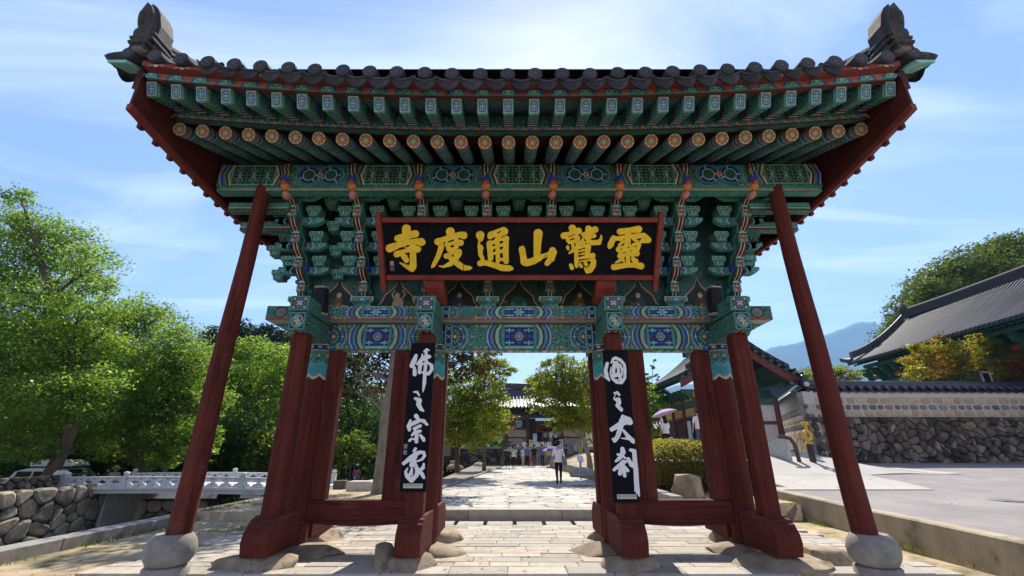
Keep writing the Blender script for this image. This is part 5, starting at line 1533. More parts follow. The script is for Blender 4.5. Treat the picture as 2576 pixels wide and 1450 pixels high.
b = MB(); p = A - NL * .25 - NR * .05 + Vector((0, 0, wz(4.3) - 1.0)); b.blob((p.x, p.y, p.z + .22), (.21, .21, .4), 'tile_black', 5, .05); b.blob((p.x - .05, p.y - .2, p.z + .02), (.16, .1, .14), 'plaster', 6, .05); b.build('corner_tile', sw, smooth=True)
# drain guard and yellow fire-hose valve at its foot
p = on_road(1995, 1163); q = on_road(1916, 1141)
dg = thing('drain_guard', 'pale concrete guard wall with a brown bent pipe at the foot of the stone wall', 'guard wall', (0, 0, 0))
d_ = (p - q).normalized(); n_ = Vector((-d_.y, d_.x, 0))
b = MB(); L = (p - q).length
def guard(t, h): return q + d_ * t + Vector((0, 0, h))
V = []
for off in (0, .14):
    for t, h in ((0, -.1), (L, -.2), (L, .85), (L * .86, .92), (L * .02, .22)): V.append(guard(t, h) - n_ * off)
b.add(V, [(0, 1, 2, 3, 4), (9, 8, 7, 6, 5)] + [(i, (i + 1) % 5, 5 + (i + 1) % 5, 5 + i) for i in range(5)], 'concrete_grey'); b.build('guard_panel', dg)
b = MB(); e_ = guard(L + .02, 0); b.tube([e_ + Vector((-.35, .1, .95)), e_ + Vector((-.12, .06, .95)), e_ + Vector((.08, .02, .88)), e_ + Vector((.2, 0, .65)), e_ + Vector((.24, -.02, -.1))], .075, 10, 'old_timber'); b.build('bent_pipe', dg, angle=R(60))
b = MB(); y0 = at_y(2036, 1118, p.y - .1)
vt = thing('fire_valve', 'yellow iron fire valve with a ring handle standing by the wall corner', 'fire valve', (y0.x, y0.y, y0.z))
b = MB(); b.lathe([(.13, 0), (.13, .06), (.07, .08), (.07, .2), (.10, .22)], 12, m='yellow_iron'); b.build('body', vt)
b = MB()
ring = [(.15 * math.cos(t), 0, .33 + .18 * math.sin(t)) for t in [2 * math.pi * k / 16 for k in range(17)]]
b.tube(ring, .055, 8, 'yellow_iron', False); b.build('ring_handle', vt, smooth=True)
b = MB(); b.tube([(0, 0, .5), (0, 0, .74)], [.07, .055], 10, 'yellow_iron'); b.lathe([(.12, .72), (.13, .76), (.13, .84), (.11, .86)], 12, m='yellow_iron'); b.build('outlet_cap', vt)
b = MB(); b.box(-.06, .06, -.12, .12, -.9, .01, 'metal_dark'); b.build('stem', vt)

# ------------------------------------------------------------------ creek walls, bridge
rg = random.Random(33)
cw_ = thing('creek_wall', 'retaining wall of big round-edged boulders on the far bank of the creek', 'wall', (0, 0, 0))
b = MB(); b.box(-16.7, -16.02, 4, 18.9, -2.8, .30, 'mortar_dark'); b.build('wall_core', cw_)
W = 14.9
stone_wall_part(cw_, 'boulder', 'creek_stone', (-16.03, 4, -2.75), (0, 1, 0), Z3, (1, 0, 0), W, 3.1, .62, .42, .085, rg, .014, j=.5)
b = MB(); b.box(-16.4, -15.9, 18.95, 26, -2.8, .0, 'concrete_grey'); b.build('channel_wall', cw_)
cn = thing('creek_wall', 'short boulder wall in the creek bed seen under the bridge', 'wall', (0, 0, 0))
b = MB(); b.box(-16, -12.9, 20.7, 21.3, -2.8, -.45, 'mortar_dark'); b.build('wall_core', cn)
stone_wall_part(cn, 'boulder', 'creek_stone', (-15.95, 20.68, -2.7), (1, 0, 0), Z3, (0, -1, 0), 3.0, 2.25, .62, .48, .15, rg, .02)
pw = thing('rubble_parapet', 'low dark rubble parapet wall in front of the white car', 'wall', (0, 0, 0))
b = MB(); b.box(-17.6, -17.1, 9, 18.0, -1.6, .66, 'mortar_dark'); b.build('wall_core', pw)
stone_wall_part(pw, 'rubble_stone', 'rubble_dark', (-17.1, 9, .15), (0, 1, 0), Z3, (1, 0, 0), 9, .54, .34, .18, .08, rg, .012)
br = thing('stone_bridge', 'white stone footbridge with pierced balustrades across the creek', 'bridge', (-12.6, 18.5, .20))
br.scale = (1, 1, .66)
def camber(x): return -.25 * ((x + 1.5) / 5.0) ** 2 * .35
xa, xb = -4.9, 4.8
def deck(mb, y0, y1, z0, z1, m):
    n = 12; V = []
    for k in range(n + 1):
        x = xa + (xb - xa) * k / n; c = camber(x); V += [(x, y0, z0 + c), (x, y1, z0 + c), (x, y1, z1 + c), (x, y0, z1 + c)]
    mb.add(V, [(4 * i + q, 4 * i + (q + 1) % 4, 4 * i + 4 + (q + 1) % 4, 4 * i + 4 + q) for i in range(n) for q in range(4)] + [(3, 2, 1, 0), (4 * n, 4 * n + 1, 4 * n + 2, 4 * n + 3)], m)
b = MB(); deck(b, -.2, 3.4, -.28, .03, 'bridge_stone'); b.build('deck', br)
b = MB(); deck(b, -.3, -.2, -.06, .06, 'bridge_stone'); b.build('deck_edge', br)
b = MB(); b.box(2.2, 3.0, -.05, 3.3, -.55, -.28, 'bridge_stone'); b.box(2.35, 2.85, .3, 3.0, -2.8, -.55, 'concrete_grey'); b.build('pier', br)
po = MB(); po.box(-.10, .10, -.10, .10, 0, .60, 'bridge_stone', .015); po.lathe([(.10, .60), (.12, .63), (.08, .66), (.07, .68), (.105, .73), (.11, .77), (.08, .83), (.0, .86)], 10, m='bridge_stone')
pn = MB(); Wp = 1.94; nh = 4
pn.box(-Wp / 2, Wp / 2, -.07, .07, .49, .585, 'bridge_stone', .01); pn.box(-Wp / 2, Wp / 2, -.07, .07, .02, .085, 'bridge_stone', .01)
cwid = Wp / nh
for h in range(nh):
    cx_, cz_ = -Wp / 2 + cwid * (h + .5), .2875
    n = 16
    inner = []
    for k in range(n):
        t = 2 * math.pi * k / n; r = .142 + .048 * math.cos(4 * t); inner.append((cx_ + r * math.cos(t) * 1.05, cz_ + r * math.sin(t)))
    outer = []
    for k in range(n):
        t = 2 * math.pi * k / n; c, s = math.cos(t), math.sin(t); mxx = max(abs(c) / (cwid / 2), abs(s) / .2025); outer.append((cx_ + c / mxx, cz_ + s / mxx))
    V = [(x, y, z) for y in (-.045, .045) for x, z in outer] + [(x, y, z) for y in (-.045, .045) for x, z in inner]
    F = []
    for k in range(n):
        k2 = (k + 1) % n
        F += [(k, k2, 2 * n + k2, 2 * n + k), (n + k, 3 * n + k, 3 * n + k2, n + k2), (2 * n + k, 2 * n + k2, 3 * n + k2, 3 * n + k)]
    pn.add(V, F, 'bridge_stone')
p0 = n0 = None
for yy in (-.05, 3.2):
    for k in range(5):
        x = xa + .25 + k * 2.28
        o = po.build('baluster_post', br) if p0 is None else use(p0, 'baluster_post', br)
        p0 = p0 or o; o.location = (x, yy, camber(x) + .03)
        if k < 4:
            o = pn.build('pierced_panel', br) if n0 is None else use(n0, 'pierced_panel', br)
            n0 = n0 or o; xm = x + 1.14; o.location = (xm, yy, camber(xm) + .03); o.rotation_euler = (0, -math.atan((camber(xm + .5) - camber(xm - .5))), 0); o.scale = (1.07, 1, 1)
b = MB(); b.prism([(-.55, -.3), (.12, -.3), (.12, .78), (.05, .92), (-.1, .95), (-.2, .82), (-.25, .55), (-.5, .1)], 'y', -.15, .15, 'bridge_stone'); o = b.build('end_newel', br); o.location = (xa + .02, -.05, 0)

# ------------------------------------------------------------------ trees
NP = np.random.RandomState(4)
def leaves(centers, radii, count, size, flat=.7, clump=30, spread=.19):
    """leaf blades in sprays: clumps near the skin of each puff, each a loose flattened cluster"""
    Vs = []
    for c, r, n in zip(centers, radii, count):
        k = max(4, n // clump)
        d = NP.normal(size=(k, 3)); d /= np.linalg.norm(d, axis=1)[:, None]
        rad = r * NP.uniform(.42, 1.06, size=(k, 1))
        cl = np.array(c) + d * rad * np.array([1, 1, .82])
        idx = NP.randint(0, k, size=n)
        off = NP.normal(size=(n, 3)) * np.array([1, 1, .42]) * r * spread
        Vs.append(cl[idx] + off)
    P = np.concatenate(Vs); n = len(P)
    nrm = NP.normal(size=(n, 3)) * np.array([.75, .75, .5]) + np.array([0, 0, .85 * flat / .7])
    nrm /= np.linalg.norm(nrm, axis=1)[:, None]
    a = NP.normal(size=(n, 3)); u = np.cross(nrm, a); u /= np.linalg.norm(u, axis=1)[:, None]
    v = np.cross(nrm, u)
    s = size * NP.uniform(.45, 1.5, size=(n, 1))
    q = np.stack([P - u * s * .5, P + v * s * .30 - nrm * s * .06, P + u * s * .55, P - v * s * .30 - nrm * s * .06], 1).reshape(-1, 3)
    return q, np.arange(4 * n).reshape(-1, 4)
def limb(mb, a, c, r0, r1, m, sag=.0, n=5, wob=.06):
    a, c = Vector(a), Vector(c); L = (c - a).length; pts, rr = [], []
    w1, w2 = random.uniform(0, 6), random.uniform(0, 6)
    for k in range(n + 1):
        t = k / n; p = a.lerp(c, t)
        p += Vector((math.sin(t * 5 + w1) - math.sin(w1) * (1 - t) - math.sin(5 + w1) * t, math.sin(t * 4 + w2) - math.sin(w2) * (1 - t) - math.sin(4 + w2) * t, 0)) * L * wob
        p.z += sag * L * math.sin(math.pi * t)
        pts.append(p); rr.append(r0 + (r1 - r0) * t)
    mb.tube(pts, rr, 7, m)
    return pts
def tree(name, label, base, puffs, mat, size, trunk=None, tr=.22, bark='bark', dens=9.0, group=None, forks=None, clump=30, flat=.7, cat='tree', spread=.2):
    """puffs: (x, y, z, r); trunk: waypoints from the base"""
    base = Vector(base)
    t = thing(name, label, cat, base, group=group)
    cs = [tuple(Vector(p[:3]) - base) for p in puffs]; rs = [p[3] for p in puffs]
    mb = MB()
    tk = [Vector((0, 0, -.15))] + [Vector(p) - base for p in (trunk or [])]
    if trunk is None:
        top = Vector(np.mean(np.array(cs), axis=0)); tk.append(Vector((top.x * .5, top.y * .5, top.z * .45))); tk.append(Vector((top.x * .9, top.y * .9, top.z * .8)))
    n = len(tk); mb.tube(tk, [tr * (1.35 if k == 0 else 1 - .55 * k / (n - 1)) for k in range(n)], 9, bark)
    for c, r in zip(cs, rs):
        c = Vector(c)
        k = min(range(1, n), key=lambda i: (tk[i] - c).length + (2 if tk[i].z > c.z else 0))
        pts = limb(mb, tk[k], c, tr * .34, tr * .10, bark, .05)
        for q in range(4):
            d = Vector((random.gauss(0, 1), random.gauss(0, 1), random.gauss(.3, .7))).normalized()
            limb(mb, pts[random.randint(2, 5)], c + d * r * .85, tr * .10, tr * .025, bark, .03, 3)
    mb.build('trunk', t, smooth=True)
    cnt = [int(dens * 2.6 * (r / size) ** 2) + 40 for r in rs]
    q, F = leaves(cs, rs, cnt, size, flat, clump, spread)
    fast_mesh('crown', q, F, mat, t)
    return t
def pf(lst, D, dv=.0, seed=0):
    """sighted puffs: (px, py, r px[, depth]) to world"""
    rg = random.Random(seed + len(lst)); out = []
    for e in lst:
        y = (e[3] if len(e) > 3 else D) + rg.uniform(-dv, dv)
        p = at_y(e[0], e[1], y); zc = ray(e[0], e[1]); zc = (p - Vector((0, 0, CAM_H))).length / zc.length
        out.append((p.x, p.y, p.z, e[2] * zc / 1100))
    return out
def gp_(px, py, D): return at_y(px, py, D)
# left bank
tree('broadleaf_tree', 'tall bright green tree at the left edge, its leaning trunk crossing the white car', (-19.3, 19.5, -.7),
     pf([(20, 560, 70), (95, 575, 60), (170, 610, 70), (235, 660, 60), (60, 660, 90), (150, 700, 100), (250, 720, 45), (40, 780, 110), (150, 800, 100), (60, 900, 110), (170, 900, 100), (20, 1010, 90), (110, 1010, 100), (200, 1010, 80), (60, 1095, 70), (230, 935, 60), (50, 500, 38), (-60, 700, 110), (-70, 900, 120), (140, 1000, 90), (70, 960, 90), (160, 1080, 60), (10, 1110, 60), (260, 1020, 50), (235, 850, 60), (285, 790, 50), (270, 880, 60), (205, 780, 60), (110, 850, 90), (35, 860, 90), (250, 960, 60), (90, 1130, 50), (200, 1120, 46)], 19.5, 1.6), 'leaf_bright', .115,
     [gp_(150, 1150, 19.4), gp_(200, 1040, 19.3), gp_(175, 900, 19.5), gp_(130, 760, 19.5), gp_(100, 640, 19.5)], .26, dens=7.5)
tree('broadleaf_tree', 'broad yellow-green tree between the tallest left tree and the left leaning prop', (-17.4, 24, -.7),
     pf([(300, 800, 55), (345, 790, 60), (400, 820, 65), (450, 850, 60), (500, 900, 50), (330, 870, 90), (420, 910, 90), (480, 960, 70), (300, 960, 90), (380, 1000, 90), (450, 1030, 70), (290, 1060, 70), (360, 1090, 60), (520, 980, 40), (270, 870, 60), (430, 1090, 60), (250, 1090, 60), (480, 1060, 50), (300, 1130, 50), (380, 1140, 45), (525, 930, 40), (540, 1010, 45), (350, 940, 80), (410, 970, 80), (370, 1030, 70), (500, 1010, 50), (460, 900, 50)], 24, 1.6), 'leaf_bright', .13, [gp_(330, 1130, 24), gp_(330, 1020, 24), gp_(370, 900, 24)], .24, dens=8)
tree('layered_tree', 'small tree with flat pale green layers of leaves behind the bridge rail', (-16.5, 23, -.8),
     [(p[0], p[1], p[2], p[3]) for p in pf([(400, 1128, 34), (440, 1112, 36), (480, 1092, 36), (420, 1152, 30), (500, 1118, 34), (540, 1095, 30), (520, 1140, 26), (470, 1135, 30)], 22.6, .6)], 'leaf_bright', .12, [gp_(415, 1170, 23), gp_(445, 1130, 22.8)], .13, dens=11, flat=1.3)
tree('broadleaf_tree', 'rounded bright green tree behind the outer left gate posts', (-17, 33, -.5),
     pf([(560, 900, 45), (610, 880, 45), (660, 890, 50), (705, 900, 45), (560, 960, 60), (630, 960, 65), (700, 970, 60), (540, 1030, 60), (610, 1040, 70), (690, 1050, 65), (740, 930, 40), (760, 1000, 50)], 33, 2), 'leaf_bright', .18, tr=.25, dens=9.5)
tree('broadleaf_tree', 'darker green tree below the rounded bright crown, behind the bridge', (-15, 30, -.9),
     pf([(560, 1090, 55), (630, 1100, 60), (700, 1110, 60), (570, 1150, 50), (650, 1160, 50), (720, 1165, 45), (760, 1110, 50), (510, 1120, 40)], 30, 1.2), 'leaf_mid', .18, tr=.2, dens=9)
for k, (px, py, D, lab) in enumerate(((300, 1120, 30, 'dark green undergrowth tree behind the white car and bridge end'), (180, 1110, 27, 'dark green undergrowth tree left of the bridge end, over the car roof'), (440, 1150, 33, 'dark green undergrowth tree behind the two people on the bridge'), (40, 1120, 29, 'dark green undergrowth tree at the left edge behind the car'))):
    q = gp_(px, 1200, D); q.z = -.9
    tree('undergrowth_tree', lab, q, pf([(px - 60, py - 40, 60), (px + 60, py - 40, 60), (px, py, 65), (px - 70, py + 30, 50), (px + 70, py + 30, 50), (px, py + 45, 50), (px, py - 80, 60)], D, 1), 'leaf_deep', .2, tr=.2, dens=8, group='dark undergrowth trees')
for k, (px, py, s_, D, lab) in enumerate(((545, 842, 34, 60, 'dark pine on the hill, leftmost, just right of the yellow-green crown'), (610, 830, 44, 62, 'dark pine on the hill directly behind the left leaning prop'), (668, 836, 40, 58, 'dark pine on the hill just right of the left leaning prop'), (712, 856, 36, 62, 'dark pine on the hill beside the outer left gate post'))):
    q = gp_(px, 1000, D); q.z = ground_z(q.x, D) 
    tree('pine_tree', lab, q, pf([(px - s_ * .6, py + 10, s_ * .6), (px + s_ * .5, py + 6, s_ * .6), (px, py - 8, s_ * .55), (px - s_ * .2, py + 45, s_ * .9), (px + s_ * .6, py + 50, s_ * .8), (px - s_, py + 70, s_)], D, 1), 'leaf_pine', .30, tr=.25, dens=12, flat=1.2, group='dark pines on the hill', clump=26, spread=.2)
# left bay
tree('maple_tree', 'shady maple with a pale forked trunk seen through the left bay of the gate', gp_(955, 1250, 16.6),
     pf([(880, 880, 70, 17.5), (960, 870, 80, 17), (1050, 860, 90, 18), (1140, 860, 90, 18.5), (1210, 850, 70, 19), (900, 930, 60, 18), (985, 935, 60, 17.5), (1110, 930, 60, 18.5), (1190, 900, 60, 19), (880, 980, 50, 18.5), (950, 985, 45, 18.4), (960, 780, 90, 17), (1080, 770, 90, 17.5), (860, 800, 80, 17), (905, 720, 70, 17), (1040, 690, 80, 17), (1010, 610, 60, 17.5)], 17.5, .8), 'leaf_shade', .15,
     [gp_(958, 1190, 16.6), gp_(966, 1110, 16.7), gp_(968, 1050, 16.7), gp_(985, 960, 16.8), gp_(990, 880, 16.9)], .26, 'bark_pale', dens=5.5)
tree('broadleaf_tree', 'dark green tree at the back of the left bay of the gate', (-10.5, 33, -1.2),
     pf([(850, 1000, 60), (920, 1010, 60), (870, 1070, 60), (940, 1080, 60), (850, 1130, 50), (920, 1140, 50), (1000, 1060, 60), (980, 1130, 50), (880, 930, 60), (800, 1060, 60), (800, 1130, 60)], 34, 1.5), 'leaf_deep', .2, tr=.22, dens=9)
tree('shrub', 'bright green shrub low at the back of the left bay', (-9.8, 29, -1.0), pf([(860, 1110, 26), (900, 1100, 24), (920, 1130, 26), (850, 1150, 26), (890, 1150, 22)], 29, .6), 'leaf_mid', .13, tr=.08, dens=8, cat='shrub')
# along the way
tree('avenue_tree', 'green tree with several slender stems left of the path, by the inner left plaque', gp_(1150, 1182, 25),
     pf([(1130, 1010, 50), (1180, 990, 50), (1225, 965, 48), (1150, 1060, 48), (1200, 1050, 50), (1245, 1010, 40), (1130, 1105, 36), (1190, 1100, 40), (1240, 1060, 36), (1140, 960, 44), (1260, 925, 26), (1285, 935, 20), (1235, 905, 34), (1210, 930, 40), (1165, 1030, 50), (1215, 1080, 36), (1130, 1060, 50)], 25, 1.2), 'leaf_turning', .13, [gp_(1150, 1130, 25), gp_(1165, 1070, 25), gp_(1195, 1010, 25)], .12, dens=10)
tree('avenue_tree', 'second green tree farther along the left of the path', gp_(1218, 1180, 33), pf([(1200, 1050, 36), (1240, 1040, 36), (1225, 1085, 34), (1190, 1090, 30), (1262, 1078, 24), (1215, 1010, 34)], 33, 1), 'leaf_turning', .17, [gp_(1218, 1130, 33), gp_(1225, 1070, 33)], .12, dens=9)
tree('autumn_tree', 'small orange-tinged tree in front of the left wing of the far gatehouse', gp_(1262, 1168, 38), pf([(1262, 1058, 20), (1285, 1050, 18), (1275, 1075, 20), (1250, 1080, 18), (1298, 1068, 12)], 38, .6), 'leaf_red', .16, [gp_(1264, 1130, 38), gp_(1272, 1080, 38)], .10, dens=9)
tree('shrub', 'small white-flecked shrub at the foot of the far gatehouse', gp_(1268, 1150, 37), pf([(1262, 1118, 12), (1280, 1112, 10), (1270, 1128, 8)], 37, .2), 'leaf_silver', .14, tr=.04, dens=8, cat='shrub')
tree('avenue_tree', 'green tree with bent pale limbs right of the path, by the inner right plaque', gp_(1487, 1196, 24),
     pf([(1345, 985, 26), (1365, 950, 34), (1400, 930, 36), (1440, 930, 38), (1475, 935, 36), (1375, 995, 38), (1420, 985, 44), (1465, 990, 42), (1400, 1040, 36), (1445, 1050, 42), (1480, 1060, 36), (1415, 1075, 24), (1350, 1020, 22), (1375, 912, 18), (1500, 1000, 40), (1390, 960, 40), (1430, 1010, 44), (1455, 960, 40), (1340, 965, 20), (1415, 905, 22), (1480, 1030, 40)], 24.3, 1.1), 'leaf_turning', .13, [gp_(1482, 1150, 24), gp_(1468, 1105, 24), gp_(1452, 1060, 24.1), gp_(1420, 1015, 24.2)], .15, 'bark_pale', dens=9)
tree('avenue_tree', 'bushy green tree right of the inner right plaque, behind the hedge', (9.3, 30, .9), pf([(1615, 1000, 36), (1640, 985, 30), (1622, 1040, 38), (1655, 1020, 30), (1640, 1070, 34), (1610, 1085, 34), (1665, 995, 22), (1600, 960, 30)], 30, .8), 'leaf_bright', .16, tr=.12, dens=9)
tree('sapling', 'thin sapling rising above the bushy tree, against the sky', (9.6, 29, .9), pf([(1640, 925, 9), (1632, 945, 12), (1652, 950, 10), (1645, 905, 5), (1628, 965, 12)], 29, .2), 'leaf_mid', .13, [gp_(1640, 1000, 29), gp_(1641, 950, 29), gp_(1645, 905, 29)], .03, dens=5)
# right side
hk = random.Random(8)
for k, (lst, lab) in enumerate((([(2262, 792, 34), (2290, 770, 40), (2320, 740, 48)], 'leftmost hill tree above the end of the long hall ridge'), ([(2350, 715, 55), (2390, 690, 55), (2370, 760, 60), (2330, 790, 50)], 'second hill tree from the left behind the long hall'), ([(2440, 668, 60), (2480, 650, 50), (2450, 730, 70)], 'third hill tree from the left behind the long hall'), ([(2530, 640, 60), (2570, 625, 50), (2540, 700, 70), (2620, 650, 80)], 'rightmost and tallest hill tree behind the long hall'))):
    pp = pf(lst + [(lst[0][0] + 20, lst[0][1] + 60, 60), (lst[-1][0] - 10, lst[-1][1] + 70, 70), (lst[0][0] + 30, lst[0][1] + 30, 45), (lst[-1][0] + 20, lst[-1][1] + 40, 55), (lst[1][0] + 10, lst[1][1] + 90, 70)], 58, 2)
    tree('hill_tree', lab, (pp[0][0], 58, 3), pp, 'leaf_hill', .38, tr=.35, dens=12, group='trees on the hill behind the long hall', clump=30)
tree('maple_tree', 'orange and yellow-green maple above the stone wall coping', (30.0, 28, 2.6),
     pf([(2290, 905, 26), (2330, 885, 34), (2375, 875, 36), (2310, 935, 32), (2360, 925, 40), (2420, 890, 38), (2460, 870, 34), (2490, 880, 30), (2410, 935, 40), (2470, 930, 40), (2300, 868, 14), (2372, 850, 18), (2455, 850, 18), (2510, 920, 26)], 28, .8), 'leaf_maple', .16, tr=.12, dens=9, flat=1.0)
tree('shrub_tree', 'pale silvery green tree at the right edge above the wall', (34, 29.5, 2.6), pf([(2545, 840, 36), (2575, 810, 36), (2530, 890, 36), (2570, 880, 45), (2520, 930, 30), (2560, 940, 34)], 29.5, .6), 'leaf_silver', .16, tr=.12, dens=9)
tree('maple_tree', 'small red-leaved maple at the right edge, in front of the silvery tree', (31, 27, 2.6), pf([(2552, 905, 22), (2578, 900, 26), (2568, 930, 24)], 27, .3), 'leaf_red', .13, tr=.07, dens=9, flat=1.0)
tree('shrub', 'round green shrub peeping over the wall corner behind the right leaning prop', (25.5, 37, 2.6), pf([(2015, 950, 22), (2050, 940, 26), (2090, 945, 26), (2120, 940, 26), (2150, 950, 22), (2075, 965, 30)], 37, .6), 'leaf_turning', .15, tr=.08, dens=10, cat='shrub')
tree('pine_tree', 'small dark pine behind the wall, between the side hall and the right prop', (21.0, 44, 2.0), pf([(1985, 962, 12), (2005, 955, 14), (1970, 968, 10), (2020, 948, 14)], 44, .5), 'leaf_pine', .25, tr=.1, dens=11, clump=20)

# --- clipped hedge
hx0, hx1, hy0, hy1 = 4.55, 8.0, 14.7, 18.8
def hedge_top(x, y): return 1.42 + .55 * (y - hy0) / (hy1 - hy0) * (1 - .12 * ((x - 6.2) / 1.8) ** 2) - .10 * ((x - 6.2) / 1.8) ** 2
hd_ = thing('hedge', 'clipped hedge with a sunlit yellow-green top between the path and the raised road', 'hedge', (0, 0, 0))
b = MB(); n = 10; V = []
for i in range(n + 1):
    for j in range(n + 1):
        x, y = hx0 + .12 + (hx1 - hx0 - .24) * i / n, hy0 + .12 + (hy1 - hy0 - .24) * j / n
        V.append((x, y, hedge_top(x, y) - .035))
F = [(i * (n + 1) + j, (i + 1) * (n + 1) + j, (i + 1) * (n + 1) + j + 1, i * (n + 1) + j + 1) for i in range(n) for j in range(n)]
b.add(V, F, 'leaf_hedge_sunlit_top'); b.box(hx0 + .25, hx1 - .25, hy0 + .3, hy1 - .2, .55, 1.15, 'twig')
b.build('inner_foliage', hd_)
n = 26000
f = NP.rand(n); x = NP.uniform(hx0, hx1, n); y = NP.uniform(hy0, hy1, n)
top = np.array([hedge_top(a, c) for a, c in zip(x, y)])
z = top + NP.normal(0, .025, n)
side = f < .42
z[side] = .55 + (top[side] - .55) * NP.rand(side.sum()) ** .8
y[side] = hy0 + np.abs(NP.normal(0, .05, side.sum())) + .18 * np.maximum(0, 1 - (z[side] - .5) / .5)
s2 = (f > .42) & (f < .55); z[s2] = .55 + (top[s2] - .55) * NP.rand(s2.sum()); x[s2] = hx0 + np.abs(NP.normal(0, .05, s2.sum()))
P = np.stack([x, y, z], 1)
nrm = NP.normal(size=(n, 3)); nrm[~side & ~s2] += np.array([0, 0, 1.6]); nrm[side] += np.array([0, -1.0, .4]); nrm /= np.linalg.norm(nrm, axis=1)[:, None]
u = np.cross(nrm, NP.normal(size=(n, 3))); u /= np.linalg.norm(u, axis=1)[:, None]; v = np.cross(nrm, u); s_ = .062 * NP.uniform(.6, 1.3, (n, 1))
q = np.stack([P - u * s_ * .5, P + v * s_ * .35, P + u * s_ * .55, P - v * s_ * .35], 1).reshape(-1, 3)
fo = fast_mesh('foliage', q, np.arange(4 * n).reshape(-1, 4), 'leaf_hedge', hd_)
fo.data.materials.append(MATS['leaf_hedge_sunlit_top']); fo.data.polygons.foreach_set('material_index', (~side & ~s2).astype(np.int32))
b = MB()
for k in range(16): 
    xx = hx0 + .3 + (hx1 - hx0 - .6) * k / 15; limb(b, (xx, hy0 + .35, .25), (xx + random.uniform(-.15, .15), hy0 + .3, .8), .03, .015, 'twig', 0, 3)
b.build('stems', hd_)
# ------------------------------------------------------------------ woods beyond
rgp = np.random.RandomState(9)
def wood(name, n, xr, yr, zr, rr, mat, size, dens, hfun=None):
    cs, rs = [], []
    for _ in range(n):
        x, y = rgp.uniform(*xr), rgp.uniform(*yr); z0 = ground_z(x, y); r = rgp.uniform(*rr)
        cs.append((x, y, z0 + rgp.uniform(*zr))); rs.append(r)
    q, F = leaves(cs, rs, [int(dens * (r / size) ** 2) for r in rs], size, .7, 40, .3)
    return tag(fast_mesh(name, q, F, mat), kind='stuff')
wood('woodland', 130, (-52, -9), (42, 56), (0.5, 9.0), (2.0, 3.6), 'leaf_deep', .45, 9)
wood('woodland', 60, (-70, -20), (58, 85), (0.5, 7), (2.5, 4.5), 'leaf_mid', .6, 8)
wood('woodland', 40, (-9, -2), (52, 66), (0.5, 6.5), (2.0, 3.2), 'leaf_deep', .5, 8)
wood('woodland', 50, (9, 34), (56, 80), (0.5, 6), (2.2, 4), 'leaf_mid', .6, 7)
wood('undergrowth', 95, (-36, -16.5), (26, 39), (0.2, 5.0), (1.1, 2.1), 'leaf_deep', .24, 11)
wood('undergrowth', 26, (-15, -8.5), (33, 40), (0.2, 4.0), (1.0, 1.8), 'leaf_deep', .22, 10)
hill_ = pf([(520 + 24 * k, 850 + 8 * math.sin(k * 1.7) + 36 * r, 34) for k in range(12) for r in range(4)], 66, 3)
q, F = leaves([p[:3] for p in hill_], [p[3] for p in hill_], [620] * len(hill_), .34, 1.1, 26, .26)
tag(fast_mesh('pine_wood', q, F, 'leaf_pine'), kind='stuff')
mid_ = pf([(500 + 40 * k, 935 + 10 * math.sin(k * 2.1) + 46 * r, 44) for k in range(8) for r in range(4)], 46, 2)
q, F = leaves([p[:3] for p in mid_], [p[3] for p in mid_], [520] * len(mid_), .30, .8, 26, .26)
tag(fast_mesh('woodland', q, F, 'leaf_mid'), kind='stuff')
# sparse grass on the bare earth
n = 9000
x = NP.uniform(-7.6, -4.2, n); y = NP.uniform(6.2, 17, n)
keep = (np.sin(x * 2.1 + 1) + np.sin(y * 1.3) + np.sin(x * 1.1 - y * .9) + NP.normal(0, .7, n)) > 1.15
keep &= ~((x > -5.7) & (y < 11.9))
x, y = x[keep], y[keep]; n = len(x)
z = np.array([ground_z(a, c) for a, c in zip(x, y)])
hgt = NP.uniform(.02, .07, n); a = NP.uniform(0, 6.28, n); w_ = .006
q = np.stack([np.stack([x - w_ * np.cos(a), y - w_ * np.sin(a), z], 1), np.stack([x + w_ * np.cos(a), y + w_ * np.sin(a), z], 1), np.stack([x + NP.normal(0, .025, n), y + NP.normal(0, .025, n), z + hgt], 1)], 1).reshape(-1, 3)
tag(fast_mesh('grass', q, np.arange(3 * n).reshape(-1, 3), 'grass_blade'), kind='stuff')

# weeds at the foot of the walls and kerbs, dry leaves blown about
def blades(name, pts, h0, h1, mat, lean=.03):
    n = len(pts); P_ = np.array(pts); a = NP.uniform(0, 6.28, n); w_ = .006; hh = NP.uniform(h0, h1, n)
    q = np.stack([P_ - np.stack([w_ * np.cos(a), w_ * np.sin(a), 0 * a], 1), P_ + np.stack([w_ * np.cos(a), w_ * np.sin(a), 0 * a], 1), P_ + np.stack([NP.normal(0, lean, n), NP.normal(0, lean, n), hh], 1)], 1).reshape(-1, 3)
    tag(fast_mesh(name, q, np.arange(3 * n).reshape(-1, 3), mat), kind='stuff')
wp = []
for _ in range(2600):
    y = NP.uniform(5.2, 16); 
    if math.sin(y * 2.3) + math.sin(y * 5.1 + 1) + NP.normal(0, .6) < .3: continue
    x = wall_x(y) - .03 - abs(NP.normal(0, .07)); wp.append((x, y, max(ground_z(x, y), -.06)))
for _ in range(2200):
    y = NP.uniform(4.5, 16)
    if math.sin(y * 1.9 + 2) + math.sin(y * 4.3) + NP.normal(0, .6) < .2: continue
    x = -7.66 + abs(NP.normal(0, .09)); wp.append((x, y, ground_z(x, y)))
blades('weeds', wp, .03, .12, 'grass_blade')
n = 900
x = np.concatenate([NP.uniform(-7.6, 6.2, n // 2), NP.uniform(-2.5, 3.6, n // 4), NP.uniform(7.6, 15, n // 4)]); y = np.concatenate([NP.uniform(6.3, 11.3, n // 2), NP.uniform(12.2, 24, n // 4), NP.uniform(6.5, 17, n // 4)])
